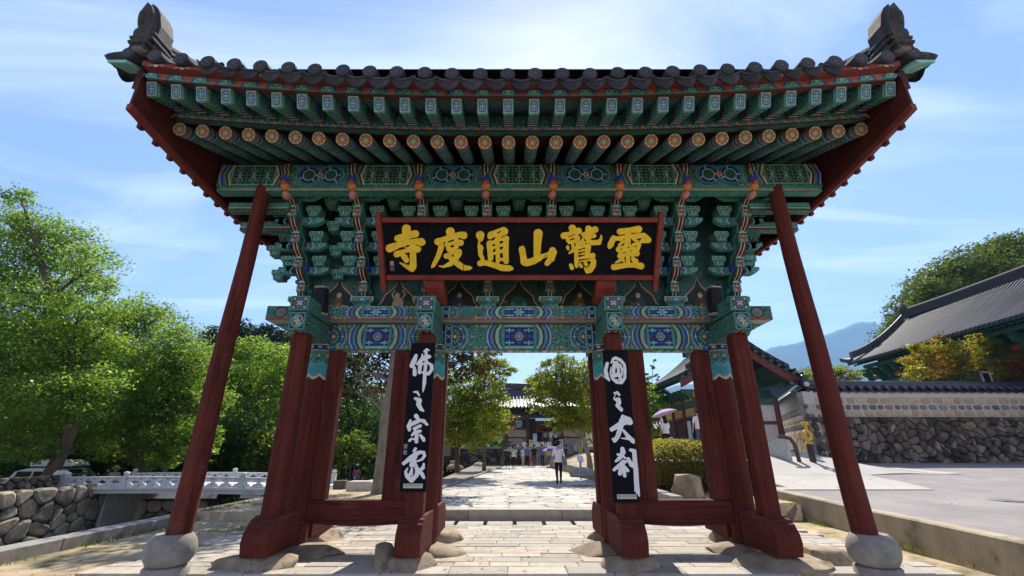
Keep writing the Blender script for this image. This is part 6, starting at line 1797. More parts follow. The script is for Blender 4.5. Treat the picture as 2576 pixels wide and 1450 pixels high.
z = np.array([(.012 if -5.4 < a < 5.9 and 6.95 < c < 11.6 else (.222 if -2.6 < a < 3.7 and c > 12.1 else (road_z(c, a) + .03 if a > wall_x(c) + .2 else ground_z(a, c) + .012))) for a, c in zip(x, y)])
P_ = np.stack([x, y, z], 1); t_ = NP.uniform(0, 6.28, n); s_ = NP.uniform(.012, .034, n)
u = np.stack([np.cos(t_), np.sin(t_), NP.uniform(-.2, .3, n)], 1) * s_[:, None]; v = np.stack([-np.sin(t_), np.cos(t_), NP.uniform(-.2, .3, n)], 1) * s_[:, None] * .6
tag(fast_mesh('fallen_leaves', np.stack([P_ - u, P_ + v, P_ + u, P_ - v], 1).reshape(-1, 3), np.arange(4 * n).reshape(-1, 4), 'leaf_red'), kind='stuff')
wood('woodland', 70, (-75, -30), (6, 42), (0.5, 8), (2.2, 4.2), 'leaf_mid', .6, 8)
wood('woodland', 60, (84, 125), (52, 82), (4, 18), (3, 5), 'leaf_hill', .6, 8)

# ------------------------------------------------------------------ buildings
def slope_curve(t, z0, z1, k=.30):      # 0 eave .. 1 ridge, hollow like a tiled roof
    return z0 + (z1 - z0) * (t * (1 - k) + t * t * k)
def tiled_slope(parent, O, A, S, L, run, z0, z1, pitch, m, r=.10, eave_tiles=True, up=.0):
    """bed and cover rows: A along the eave, S horizontally up the slope"""
    O, A, S = Vector(O), Vector(A).normalized(), Vector(S).normalized()
    def pt(a, t, dz=0):
        p = O + A * a + S * (run * t); p.z = slope_curve(t, z0, z1) + up * (2 * a / L - 1) ** 2 * (1 - .5 * t) + dz; return p
    b = MB(); V = []; nA, nT = 16, 8
    for i in range(nA + 1):
        for j in range(nT + 1): V.append(pt(L * i / nA, j / nT))
    b.add(V, [(i * (nT + 1) + j, (i + 1) * (nT + 1) + j, (i + 1) * (nT + 1) + j + 1, i * (nT + 1) + j + 1) for i in range(nA) for j in range(nT)], m)
    V = []
    for i in range(nA + 1): V += [pt(L * i / nA, 0), pt(L * i / nA, 0, -.16), pt(L * i / nA, .12, -.16)]
    b.add(V, [(3 * i + q, 3 * i + q + 1, 3 * i + 4 + q, 3 * i + 3 + q) for i in range(nA) for q in (0, 1)], 'green_dark')
    rf = b.build('roof', parent)
    n = int(L / pitch)
    if up == 0:
        row = None
        for k in range(n):
            a = (k + .5) * L / n
            if row is None:
                q = MB(); q.tube([pt(a, -.01, .02)] + [pt(a, j / nT, .03) for j in range(nT + 1)], [r * 1.15] + [r] * (nT + 1), 8, m); 
                q.tube([pt(a, -.012, .015), pt(a, -.012, .015) - S * .012], [r * .85, r * .85], 8, 'tile_far')
                row = q.build('tile_row', rf, angle=R(60)); a0 = a
            else:
                o = use(row, 'tile_row', rf); o.location = A * (a - a0)
    else:
        for k in range(n):
            a = (k + .5) * L / n
            q = MB(); q.tube([pt(a, -.01, .02)] + [pt(a, j / nT, .03) for j in range(nT + 1)], [r * 1.15] + [r] * (nT + 1), 7, m); q.build('tile_row', rf, angle=R(60))
    return rf, pt
# --- far gatehouse at the end of the path
gh = thing('gatehouse', 'far gatehouse with tiled roof and tan wall panels at the end of the path', 'building', (3.4, 46, 0))
GZ = 1.85
def ghb(name, x0, x1, y0, y1, z0, z1, m, parent=None, ch=0):
    b = MB(); b.box(x0, x1, y0, y1, z0, z1, m, ch); return b.build(name, parent or gh)
rg = random.Random(17)
ter = MB(); ter.box(-8.5, 8.5, .0, 9, -.2, GZ - .25, 'mortar_dark'); tob = ter.build('terrace', gh)
for sx in (-1, 1):
    stone_wall_part(tob, 'terrace_stone', 'rubble_dark', (-8.4 if sx < 0 else 1.75, -.005, 0), (1, 0, 0), Z3, (0, -1, 0), 6.6, GZ - .3, .85, .42, .08, rg, .015)
    ghb('terrace_coping', -8.6 if sx < 0 else 1.72, -1.72 if sx < 0 else 8.6, -.18, 1.2, GZ - .24, GZ - .03, 'granite_grey', tob, .02)
    ghb('stair_cheek', sx * 1.55 - .14, sx * 1.55 + .14, -2.3, 0, 0, .55, 'granite_grey', tob)
for k in range(7): ghb('stair_step', -1.4, 1.4, -2.2 + k * .32, .1, .02 + k * .255, .02 + (k + 1) * .255 - .01, 'granite_grey', tob, .01)
for x in (-4.0, -1.75, 1.75, 4.0): 
    b = MB(); b.lathe([(.2, GZ), (.17, GZ + 2.6), (.17, GZ + 3.3)], 10, m='red_wall'); o = b.build('post', gh, angle=R(60)); o.location = (x, 1.6, 0)
for sx in (-1, 1):
    x0, x1 = (-3.82, -1.93) if sx < 0 else (1.93, 3.82)
    ghb('wall_panel', x0, x1, 1.56, 1.66, GZ + .12, GZ + .80, 'tan_panel'); ghb('wall_panel', x0, x1, 1.56, 1.66, GZ + .98, GZ + 1.62, 'tan_panel')
    ghb('wall_panel', x0, x1, 1.56, 1.66, GZ + 1.78, GZ + 2.6, 'door_dark')
    for z in (GZ, GZ + .80, GZ + 1.62, GZ + 2.6): ghb('wall_rail', x0, x1, 1.5, 1.72, z, z + .16, 'red_wall')
ghb('lintel', -4.2, 4.2, 1.42, 1.78, GZ + 2.78, GZ + 3.05, 'old_timber'); ghb('bracket_band', -4.4, 4.4, 1.48, 1.72, GZ + 3.06, GZ + 3.8, 'old_timber')
for k in range(9):
    b = MB(); b.prism([(1.5, GZ + 3.1), (1.15, GZ + 3.2), (1.0, GZ + 3.4), (.75, GZ + 3.5), (.55, GZ + 3.75), (1.5, GZ + 3.75)], 'x', -.09, .09, 'old_timber'); o = b.build('bracket', gh); o.location = (-4.0 + k, 0, 0)
ghb('inner_wall', -1.6, -.95, 1.7, 5.2, GZ, GZ + 2.75, 'door_dark'); ghb('inner_wall', .95, 1.6, 1.7, 5.2, GZ, GZ + 2.75, 'door_dark')
ghb('passage_floor', -1.6, 1.6, 1.2, 6, GZ - .2, GZ, 'granite_grey')
ghb('back_screen', -1.6, 1.6, 6.6, 6.7, GZ + .5, GZ + 2.8, 'lantern_pink')
for k in range(8): ghb('lantern', -1.35 + k * .36, -1.15 + k * .36, 5.5, 5.7, GZ + 1.5 + .06 * (k % 3), GZ + 1.72 + .06 * (k % 3), 'lantern_pink', None, .04)
b = MB(); b.box(-.75, .75, 1.15, 1.22, GZ + 3.0, GZ + 3.5, 'sign_black', .01); bo = b.build('name_tablet', gh)
b = MB(); a = Art(b, (0, 1.15, GZ + 3.25), X3, Z3, (0, -1, 0))
for k in range(3):
    a.line([(-.45 + k * .45 - .12, .05), (-.45 + k * .45 + .12, .08)], .04, 'sign_white'); a.line([(-.45 + k * .45, .15), (-.45 + k * .45, -.15)], .04, 'sign_white'); a.line([(-.45 + k * .45 - .1, -.14), (-.45 + k * .45 + .12, -.1)], .035, 'sign_white')
b.build('tablet_writing', bo)
rf, pt_ = tiled_slope(gh, (-5.6, -.2, 0), (1, 0, 0), (0, 1, 0), 11.2, 3.6, GZ + 3.75, GZ + 6.0, .36, 'tile_far', .10)
tiled_slope(gh, (5.6, 7.0, 0), (-1, 0, 0), (0, -1, 0), 11.2, 3.6, GZ + 3.75, GZ + 6.0, .36, 'tile_far', .10)
b = MB(); sweep(b, ridge_prof(.34, .5, 4), [(-5.7 + 11.4 * k / 12, 3.4, GZ + 5.95 + .22 * (abs(k - 6) / 6) ** 2) for k in range(13)], Y3, 'tile_far'); b.build('main_ridge', rf)
for sx in (-1, 1):
    b = MB(); sweep(b, ridge_prof(.26, .34, 3), [(sx * 5.45, -.1 + 3.5 * k / 6, slope_curve(k / 6, GZ + 3.78, GZ + 6.02)) for k in range(7)], X3, 'tile_far'); b.build('gable_ridge', rf)
    b = MB(); b.prism([(.4, GZ + 3.6), (6.4, GZ + 3.6), (3.4, GZ + 5.7)], 'x', sx * 4.3 - .08, sx * 4.3 + .08, 'plaster'); b.build('gable_wall', gh)
    ghb('end_wall', sx * 4.0 - .1, sx * 4.0 + .1, 1.8, 6, GZ, GZ + 3.4, 'tan_panel')
b = MB(); b.box(-3.3, -2.35, 1.45, 1.49, GZ + 1.85, GZ + 2.55, 'print_teal', .005); a = Art(b, (-2.82, 1.45, GZ + 2.2), X3, Z3, (0, -1, 0))
a.disc(0, .02, .3, 'teal_light', 12, .2); a.disc(.05, .05, .2, 'print_teal', 10, .1); a.disc(-.08, -.02, .08, 'banner_white', 8, .05); p_ = b.build('picture_panel'); p_.parent = gh
# side wings glimpsed among the leaves
for sx, lab in ((-1, 'low dark tiled wing behind the trees left of the far gatehouse'), (1, 'low dark tiled wing behind the trees right of the far gatehouse')):
    t = thing('temple_wing', lab, 'building', (3.4 + sx * 11.5, 48, 0))
    b = MB(); b.box(-4.5, 4.5, 0, 4, 0, 3.3, 'old_timber'); b.build('wall', t)
    b = MB()
    for k in range(4): b.box(-4 + k * 2.1, -2.4 + k * 2.1, -.05, .0, .9, 2.3, 'plaster' if k % 2 else 'tan_panel')
    b.build('wall_panels', t)
    tiled_slope(t, (-5, -1.1, 0), (1, 0, 0), (0, 1, 0), 10, 3.1, 3.3, 5.0, .4, 'tile_far', .1)
# banners and boards in front of it
def board(name, label, cat, px, py0, py1, wpx, D, m, marks=None, group=None):
    p0 = at_y(px, py1, D); p1 = at_y(px, py0, D); w = wpx / 1100 * ((p0 - Vector((0, 0, CAM_H))).length) / ray(px, py1).length
    t = thing(name, label, cat, p0, group=group)
    h = p1.z - p0.z
    b = MB(); b.box(-w / 2, w / 2, 0, .03, 0, h, m, .004); bd = b.build('panel', t)
    b = MB(); a = Art(b, (0, 0, 0), X3, Z3, (0, -1, 0))
    for q in range(marks or 0):
        u = (q + .5) / marks; a.rect(-w * .10, w * .22, h * (.15 + .6 * u) - h * .02, h * (.15 + .6 * u) + h * .02, 'print_grey')
    a.disc(0, h * .88, w * .28, 'print_grey', 10)
    if marks: b.build('printing', t)
    b = MB(); b.tube([(-w * .45, .05, -.9), (-w * .45, .05, h)], .025, 6, 'metal_grey'); b.tube([(w * .45, .05, -.9), (w * .45, .05, h)], .025, 6, 'metal_grey'); b.build('frame', t)
    return t
board('banner', 'white upright notice banner left of the far doorway', 'banner', 1346, 1092, 1127, 9, 44.4, 'banner_white', 5)
board('banner', 'yellow upright banner at the left of the far steps', 'banner', 1336, 1107, 1148, 9, 43.4, 'banner_yellow', 4)
board('banner', 'white upright notice banner with a round emblem right of the far doorway', 'banner', 1413, 1106, 1148, 10, 43.2, 'banner_white', 6)
board('banner', 'yellow upright banner under the leaves right of the far steps', 'banner', 1461, 1116, 1148, 12, 44.2, 'banner_yellow', 4)
board('notice_board', 'small white notice with a ringed mark beside the right yellow banner', 'sign', 1449, 1117, 1135, 7, 44.6, 'banner_white', 2)
board('poster', 'tan picture poster below the right wall panel of the far gatehouse', 'poster', 1436, 1120, 1147, 16, 45.4, 'tan_panel', 3)
p = at_z(1462, 1205, .32); t = thing('info_sign', 'small slanted white information sign on a post in the planting bed right of the path', 'sign', p)
b = MB(); b.box(-.05, .05, -.04, .04, 0, .75, 'concrete_grey', .01); b.build('post', t); b = MB(); b.prism([(-.16, .72), (.12, .95), (.12, .98), (-.16, .75)], 'x', -.14, .14, 'banner_white'); b.build('face', t)

# --- side hall on the right, gable towards us
sh = thing('side_hall', 'temple hall with red posts, green eaves and red gable boards behind the hedge', 'building', (13.3, 26, 1.45))
def shb(name, x0, x1, y0, y1, z0, z1, m, ch=0):
    b = MB(); b.box(x0, x1, y0, y1, z0, z1, m, ch); return b.build(name, sh)
shb('stone_base', -2.75, 2.75, .5, 7.0, -.6, .12, 'granite_grey')
for y in (.75, 2.7, 4.65, 6.6):
    for x in (-2.35, 2.35):
        b = MB(); b.lathe([(.19, .12), (.16, 3.0)], 10, m='red_wall'); o = b.build('post', sh, angle=R(60)); o.location = (x, y, 0)
for k, y in enumerate((.75, 2.7, 4.65)):
    shb('lintel', -2.45, -2.25, y + .17, y + 1.78, 2.55, 2.9, 'green_timber'); shb('frieze_panel', -2.40, -2.32, y + .17, y + 1.78, 2.92, 3.4, 'ochre_panel')
    shb('transom_panel', -2.40, -2.3, y + .2, y + 1.75, 2.0, 2.5, 'ochre_panel'); shb('transom_rail', -2.46, -2.26, y + .17, y + 1.78, 1.86, 2.0, 'red_wall')
    shb('door', -2.38, -2.3, y + .2, y + .95, .2, 1.86, 'door_dark'); shb('door', -2.36, -2.28, y + 1.0, y + 1.75, .2, 1.86, 'door_dark'); shb('sill', -2.46, -2.26, y + .17, y + 1.78, .12, .22, 'red_wall')
    for q in range(3):
        b = MB(); b.prism([(-2.3, 2.95), (-2.6, 3.05), (-2.7, 3.2), (-2.95, 3.3), (-3.1, 3.55), (-2.3, 3.55)], 'y', -.07, .07, 'green_timber'); o = b.build('bracket', sh); o.location = (0, y + .3 + q * .65, 0)
shb('hanging_scroll', -2.56, -2.53, 1.55, 2.05, .5, 1.75, 'banner_white'); shb('notice', -2.56, -2.53, 4.9, 5.5, .4, .9, 'banner_white')
for x0, x1 in ((-2.2, -.1), (.1, 2.2)):
    shb('gable_panel', x0, x1, .72, .8, .2, 1.5, 'plaster'); shb('gable_panel', x0, x1, .72, .8, 1.68, 2.6, 'plaster')
shb('gable_rail', -2.2, 2.2, .66, .86, 1.5, 1.68, 'red_wall'); shb('gable_rail', -2.4, 2.4, .64, .88, 2.6, 2.95, 'green_timber'); shb('gable_post', -.1, .1, .66, .86, .2, 2.6, 'red_wall')
b = MB(); b.prism([(-2.5, 2.96), (2.5, 2.96), (0, 5.0)], 'y', .7, .8, 'green_dark'); b.build('gable_wall', sh)
shb('core_wall', -2.28, 2.28, .85, 6.9, .1, 3.5, 'green_dark')
EH, RH, HWD = 4.15, 6.55, 3.55
for sx in (-1, 1):
    tiled_slope(sh, (sx * HWD, -.45 if sx < 0 else 7.5, 0), (0, 1 if sx < 0 else -1, 0), (-sx, 0, 0), 7.95, HWD, EH, RH, .36, 'tile', .10)
    b = MB(); pr = [(sx * HWD * (1 - t / 8), slope_curve(t / 8, EH, RH) - .16) for t in range(9)]; b.prism(pr + [(x, z - .52) for x, z in pr[::-1]], 'y', -.40, -.30, 'red_wall'); b.build('barge_board', sh)
    b = MB(); sweep(b, ridge_prof(.28, .36, 3), [(sx * HWD * (1 - t / 8) * .97, -.15, slope_curve(t / 8, EH, RH) + .05 + (.14 if t == 0 else 0)) for t in range(1, 9)], Y3, 'tile'); b.build('gable_ridge', sh)
    for k in range(9):
        q = MB(); q.tube([(0, -.25, .04), (0, .25, .06)], .095, 8, 'tile'); q.box(-.10, .10, -.12, .1, -.2, -.05, 'green_timber'); o = q.build('gable_tile', sh); o.location = (sx * HWD * (1 - (k + .3) / 9), -.42, slope_curve((k + .3) / 9, EH, RH))
    n = 20
    for k in range(n):
        q = MB(); q.tube([(sx * 3.35, 0, EH - .02), (sx * 2.2, 0, EH + .42)], .065, 7, 'green_timber'); o = q.build('rafter', sh); o.location = (0, -.2 + 7.5 * k / (n - 1), -.22)
        q = MB(); q.box(sx * 3.5 if sx < 0 else 3.05, -3.05 if sx < 0 else 3.5, -.05, .05, EH - .16, EH - .06, 'green_timber'); o = q.build('flying_rafter', sh); o.location = (0, -.2 + 7.5 * k / (n - 1), .02)
    b = MB(); V = []
    for t in range(5):
        for y in (-.4, 7.4): V.append((sx * (3.5 - 1.5 * t / 4), y, slope_curve((1.5 * t / 4) / HWD, EH, RH) - .14))
    b.add(V, [(2 * i, 2 * i + 1, 2 * i + 3, 2 * i + 2) for i in range(4)], 'green_timber'); b.build('eave_boards', sh)
b = MB(); sweep(b, ridge_prof(.34, .46, 4), [(0, -.45 + 7.9 * k / 8, RH + .05 + .15 * (abs(k - 4) / 4) ** 2) for k in range(9)], X3, 'tile'); b.build('main_ridge', sh)

# --- long hall behind the stone wall
lh = thing('long_hall', 'long temple hall with broad grey tiled roof rising above the stone wall', 'building', (30.2, 22, 0))
lh.rotation_euler = (0, 0, -math.atan(.075))
LE, LR, LRUN, LL = 9.1, 13.0, 5.6, 20.2
rfl, ptl = tiled_slope(lh, (0, -1, 0), (0, 1, 0), (1, 0, 0), LL, LRUN, LE, LR, .335, 'tile_far', .10)
tiled_slope(lh, (2 * LRUN, LL - 1, 0), (0, -1, 0), (-1, 0, 0), LL, LRUN, LE, LR, .335, 'tile_far', .10)
b = MB(); sweep(b, ridge_prof(.42, .72, 5), [(LRUN, -1 + (LL - 1.2) * k / 12, LR - .05 + .25 * (k / 12) ** 4) for k in range(13)], X3, 'ridge_stack'); b.build('main_ridge', rfl)
b = MB(); b.blob((LRUN, LL - 2.1, LR + .95), (.3, .35, .45), 'ridge_stack', 4, .2); b.build('ridge_end_tile', rfl)
b = MB(); sweep(b, ridge_prof(.36, .5, 4), [(LRUN * t / 8, LL - 1.7, slope_curve(t / 8, LE, LR) + .03 + .35 * (1 - t / 8) ** 3) for t in range(0, 9)], Y3, 'tile_far'); b.build('descending_ridge', rfl)
b = MB(); sweep(b, ridge_prof(.3, .3, 3), [(-.2 - .2 * t / 4 + .3, LL - 1.6 + 1.2 * t / 4, LE + .05 + .3 * (t / 4) ** 2) for t in range(5)], X3, 'tile_far'); b.build('corner_ridge', rfl)
def lhb(name, x0, x1, y0, y1, z0, z1, m):
    b = MB(); b.box(x0, x1, y0, y1, z0, z1, m); return b.build(name, lh)
lhb('core_wall', 2.0, 9.2, -.5, LL - 2.2, 2.5, 8.9, 'door_dark')
lhb('lintel', 1.75, 1.95, -.5, LL - 2.0, 6.9, 7.35, 'green_timber'); lhb('frieze', 1.85, 1.98, -.5, LL - 2.0, 7.4, 8.9, 'green_dark')
lhb('eave_purlin', .9, 1.1, -.8, LL - 1.6, 8.55, 8.85, 'green_timber')
for k in range(8):
    b = MB(); b.lathe([(.24, 2.5), (.2, 6.9)], 10, m='red_wall'); o = b.build('post', lh, angle=R(60)); o.location = (1.85, k * 2.55, 0)
    b = MB(); b.prism([(1.9, 7.4), (1.5, 7.5), (1.4, 7.8), (1.05, 7.95), (.9, 8.3), (.5, 8.5), (1.9, 8.6)], 'y', -.09, .09, 'green_timber'); o = b.build('bracket', lh); o.location = (0, k * 2.55, 0)
    b = MB(); b.prism([(1.9, 7.4), (1.5, 7.5), (1.4, 7.8), (1.05, 7.95), (.9, 8.3), (.5, 8.5), (1.9, 8.6)], 'y', -.09, .09, 'green_timber'); o = b.build('bracket', lh); o.location = (0, k * 2.55 + 1.27, 0)
    lhb('ochre_patch', 1.80, 1.84, k * 2.55 + .5, k * 2.55 + 1.1, 7.55, 7.9, 'vermilion')
n = 44
for k in range(n):
    q = MB(); q.tube([(.28, 0, LE - .12), (1.9, 0, LE + .55)], .075, 7, 'green_timber'); o = q.build('rafter', lh); o.location = (0, -.8 + (LL - .6) * k / (n - 1), -.12)
b = MB(); V = []
for t in range(4):
    for y in (-.9, LL - 1.1): V.append((.2 + 1.8 * t / 3, y, slope_curve((.2 + 1.8 * t / 3) / LRUN, LE, LR) - .17))
b.add(V, [(2 * i, 2 * i + 1, 2 * i + 3, 2 * i + 2) for i in range(3)], 'green_dark'); b.build('eave_boards', lh)
lhb('end_wall', 2.0, 9.0, LL - 2.2, LL - 2.0, 2.5, 11, 'green_dark')
p = at_y(2484, 958, 27.2)
t = thing('window_unit', 'white-framed window of a small outbuilding just above the wall coping, below the maple', 'window', p); t.rotation_euler = (0, 0, R(10))
b = MB()
for x0, x1, z0, z1 in ((-.36, -.28, -.6, .55), (.28, .36, -.6, .55), (-.28, .28, .47, .55), (-.28, .28, -.6, -.5)): b.box(x0, x1, -.05, .05, z0, z1, 'plastic_grey')
b.build('frame', t); b = MB(); b.box(-.28, .28, -.01, .01, -.5, .47, 'glass_dark'); b.build('pane', t)
b = MB(); b.box(-1.6, .4, .06, 2.2, -1.6, .60, 'green_dark'); b.build('outbuilding_wall', t)
# --- low roof glimpsed between the side hall and the wall
p = at_y(1950, 1010, 50)
t = thing('low_building', 'low building with striped grey tiled roof behind the left run of the stone wall', 'building', (p.x, 50, 0))
zr0, zr1 = at_y(1950, 1012, 50).z, at_y(1950, 975, 53).z
rfb, _ = tiled_slope(t, (-4.5, 0, 0), (1, 0, 0), (0, 1, 0), 10, 3, zr0 - .3, zr1, .36, 'tile_far', .1)
b = MB(); sweep(b, ridge_prof(.3, .4, 3), [(-4.6 + 10.2 * k / 6, 3.0, zr1) for k in range(7)], Y3, 'tile_far'); b.build('main_ridge', rfb)
b = MB(); b.box(-4, 5, .8, 5, 1, zr0, 'plaster'); b.build('wall', t)

# ------------------------------------------------------------------ people
CL = dict(skin=(.42, .25, .17), hair=(.014, .011, .01), black=(.015, .015, .018), white=(.72, .71, .69), blue=(.09, .15, .32), paleblue=(.30, .42, .58), green=(.02, .07, .06), grey=(.17, .17, .18), beige=(.45, .38, .28),
          denim=(.06, .09, .17), yellow=(.55, .48, .12), red=(.42, .08, .09), pink=(.55, .16, .2), navy=(.02, .028, .06), lilac=(.42, .28, .48), plaid=(.13, .14, .19), shoe=(.03, .03, .03), dgrey=(.06, .06, .065), brown=(.1, .05, .03), cloth_purple=(.12, .12, .38))
for k_, c_ in CL.items(): surf('c_' + k_, c_, .85, .14, 9, .1, spec=.2)
def body_mesh(pose):
    V, E, Rr = [], [], []
    def v(p, r, par=None):
        V.append(p); Rr.append(r if hasattr(r, '__len__') else (r, r)); 
        if par is not None: E.append((par, len(V) - 1))
        return len(V) - 1
    pel = v((0, 0, .95), (.15, .11)); sp = v((0, .0, 1.13), (.135, .10), pel); ch = v((0, 0, 1.32), (.165, .11), sp)
    nb = v((0, .0, 1.43), (.075, .07), ch); nk = v((0, .01, 1.50), (.052, .055), nb); h1 = v((0, .02, 1.57), (.075, .09), nk); h2 = v((0, .015, 1.66), (.08, .095), h1)
    nose = v((0, .11, 1.585), (.012, .014), h1)
    for s in (-1, 1):
        st = {'stand': (0, 0), 'walk': (.20 * s, .26 * s), 'hold': (-.10 * s, -.12 * s)}[pose]
        hp = v((s * .095, 0, .90), (.095, .10), pel); kn = v((s * .10, .04 + st[0] * .6, .50), (.062, .065), hp); an = v((s * .10, st[1] - (.02 if st[1] < 0 else 0), .10 + (.05 if st[1] < 0 else 0)), (.042, .045), kn); v((s * .115, st[1] + .15, .045), (.042, .032), an)
        sh_ = v((s * .185, 0, 1.385), (.062, .062), ch)
        if pose == 'hold' and s > 0: el = v((s * .25, .10, 1.14), (.045, .045), sh_); wr = v((s * .22, .28, 1.28), (.03, .03), el); hd = (s * .21, .33, 1.34); fd = Vector((-.02, .02, .075))
        else:
            sw = {'stand': .02, 'walk': -.16 * s, 'hold': .03}[pose]
            el = v((s * .25, -.03 + sw * .4, 1.12), (.044, .044), sh_); wr = v((s * .265, .05 + sw, .89), (.029, .029), el); hd = (s * .265, .07 + sw * 1.1, .82); fd = Vector((0, .012, -.08))
        pm_ = v(hd, (.026, .036), wr)
        hd = Vector(hd)
        for f in range(4):
            k_ = v(hd + Vector((0, -.028 + .019 * f, 0)) + fd * (.55 + .06 * (f in (1, 2))), .0095, pm_); v(V[k_] + fd * (.5 + .12 * (f in (1, 2))) + Vector((-s * .014, 0, 0)), .008, k_)
        k_ = v(hd + Vector((-s * .015, .042, .012)) + fd * .25, .0105, pm_); v(V[k_] + fd * .5 + Vector((-s * .005, .008, 0)), .009, k_)
    V = [tuple(p) for p in V]
    me = bpy.data.meshes.new('body_skeleton'); me.from_pydata(V, E, [])
    o = link(bpy.data.objects.new('body_skeleton', me))
    md = o.modifiers.new('skin', 'SKIN'); md.use_smooth_shade = True
    for i, r in enumerate(Rr): me.skin_vertices[0].data[i].radius = r
    me.skin_vertices[0].data[0].use_root = True
    sb = o.modifiers.new('sub', 'SUBSURF'); sb.levels = sb.render_levels = 1
    bpy.context.view_layer.update()
    dg = bpy.context.evaluated_depsgraph_get()
    out = bpy.data.meshes.new_from_object(o.evaluated_get(dg))
    bpy.data.objects.remove(o)
    return out
BODY = {p: body_mesh(p) for p in ('stand', 'walk', 'hold')}
def person(label, loc, face, h, pose, top, legs, sleeve='short', hair='short', hat=None, skirt=None, shoe='shoe', group=None, hairc='hair'):
    t = thing('person', label, 'person', loc, R(face), group=group); k = h / 1.72; t.scale = (k, k, k)
    me = BODY[pose].copy(); me.materials.clear()
    for m in ('skin', top, legs, shoe): me.materials.append(MATS['c_' + m])
    for p in me.polygons:
        x, y, z = p.center; ax = abs(x); m = 0
        if z > 1.455 and ax < .12: m = 0
        elif pose == 'hold' and x > .16 and (y > .12 if sleeve == 'short' else y > .27): m = 0
        elif ax > .205 and z < (1.15 if sleeve == 'short' else .87): m = 0
        elif z > .97 or (ax > .2 and z > .85): m = 1
        elif z > .10: m = 2 if not (skirt and z < .5) else 0
        else: m = 3
        p.material_index = m
    link(bpy.data.objects.new('body', me), t)
    b = MB()
    if hair == 'none': pass
    else:
        b.blob((0, -.005, 1.675), (.094, .108, .085), 'c_' + hairc, 3, .06)
        if hair == 'long': b.blob((0, -.075, 1.52), (.105, .06, .18), 'c_' + hairc, 5, .1)
        b.build('hair', t, smooth=True)
    if hat:
        b = MB()
        if hat[1] == 'brim': b.lathe([(.19, 1.665), (.185, 1.68), (.105, 1.70), (.10, 1.78), (.07, 1.80), (0, 1.80)], 14, m='c_' + hat[0], sy=1.1)
        else:
            b.lathe([(.103, 1.66), (.103, 1.72), (.08, 1.775), (0, 1.79)], 14, m='c_' + hat[0], sy=1.12); b.box(-.07, .07, .10, .20, 1.665, 1.68, 'c_' + hat[0])
        b.build('hat', t, smooth=True)
    if top not in ('none',):
        b = MB(); b.lathe([(.178, .90), (.172, .98), (.155, 1.14), (.178, 1.28), (.17, 1.37), (.09, 1.43)], 14, m='c_' + top, sy=.72); b.build('shirt', t, smooth=True)
    if skirt:
        b = MB(); b.lathe([(.27, .46), (.24, .62), (.19, .84), (.165, .98)], 16, m='c_' + skirt, sy=.85); b.build('skirt', t, smooth=True)
    return t
def foot(px, py, z): return at_z(px, py, z)
def umbrella(label, loc, rad, m, tilt=(0, 0)):
    t = thing('umbrella', label, 'umbrella', loc); t.rotation_euler = (tilt[0], tilt[1], 0)
    b = MB(); n = 8; V = []
    prof = [(.02, .0), (.3, -.045), (.65, -.15), (1.0, -.33)]
    for i, (r, z) in enumerate(prof):
        for k in range(16):
            a = 2 * math.pi * k / 16; dip = 1 - (.05 * (k % 2)) * (i / 3); V.append((r * rad * dip * math.cos(a), r * rad * dip * math.sin(a), z * rad + (.02 * rad * (k % 2) if i == 3 else 0)))
    b.add(V, [(i * 16 + k, i * 16 + (k + 1) % 16, (i + 1) * 16 + (k + 1) % 16, (i + 1) * 16 + k) for i in range(3) for k in range(16)], 'c_' + m); b.build('canopy', t)
    b = MB(); b.tube([(0, 0, .06), (0, 0, -.85 * rad / .5 if rad < .6 else -.95)], .008, 6, 'metal_grey'); b.build('shaft', t)
    b = MB(); b.tube([(0, 0, -.95), (0, 0, -1.05)], .015, 6, 'metal_dark'); b.build('grip', t)
    return t
# nearest walker
w = foot(1407, 1221, .208)
person('woman in white tee, black trousers and black hat walking away up the path', w, 0, 1.66, 'walk', 'white', 'black', hair='short', hat=('black', 'brim'))
t = thing('shoulder_bag', 'grey shoulder bag hanging at the right hip of the woman in the black hat', 'bag', w + Vector((.26, -.02, .92)))
b = MB(); b.blob((0, 0, -.05), (.10, .15, .15), 'c_grey', 2, .1); b.build('pouch', t, smooth=True); b = MB(); b.tube([(0, -.06, .08), (-.10, -.05, .35), (-.16, -.02, .50), (-.10, .08, .35), (0, .06, .08)], .012, 6, 'c_grey'); b.build('strap', t)
Zp = .205
q = foot(1277, 1178, Zp); person('man in dark grey shirt and black trousers coming down the path, leftmost of the group', q, 180, 1.62, 'walk', 'dgrey', 'black', sleeve='long')
q = foot(1291, 1178, Zp); person('woman in white long-sleeved blouse and black trousers beside the man in grey', q, 185, 1.56, 'walk', 'white', 'black', sleeve='long', hair='long')
umbrella('cream parasol over the couple at the left of the path', at_y(1284, 1128, q.y + .1) + Vector((0, 0, .02)), .62, 'beige', (R(6), R(4)))
def gfoot(px, D): q = at_y(px, 1170, D); q.z = Zp; return q
person('man in dark green tee standing with a pale cap', gfoot(1303, 40.5), 200, 1.66, 'stand', 'green', 'black', hat=('white', 'cap'))
person('person in pale tee and beige trousers walking, left of the man in blue', gfoot(1316, 40.8), 10, 1.56, 'walk', 'white', 'beige')
q = at_y(1319, 1137, 44.2); q.z = .75
person('man in white tee behind the walking group, on the steps', q, 180, 1.7, 'stand', 'white', 'beige')
person('man in blue jacket and dark trousers walking towards the steps', gfoot(1326, 38.6), -5, 1.68, 'walk', 'blue', 'black', sleeve='long')
person('woman in a red skirt in the middle of the group', gfoot(1336, 39.6), 0, 1.6, 'walk', 'beige', 'red', skirt='red', hat=('beige', 'brim'))
person('man in black tee and grey shorts walking with the group', gfoot(1344, 39.0), 5, 1.7, 'walk', 'black', 'dgrey')
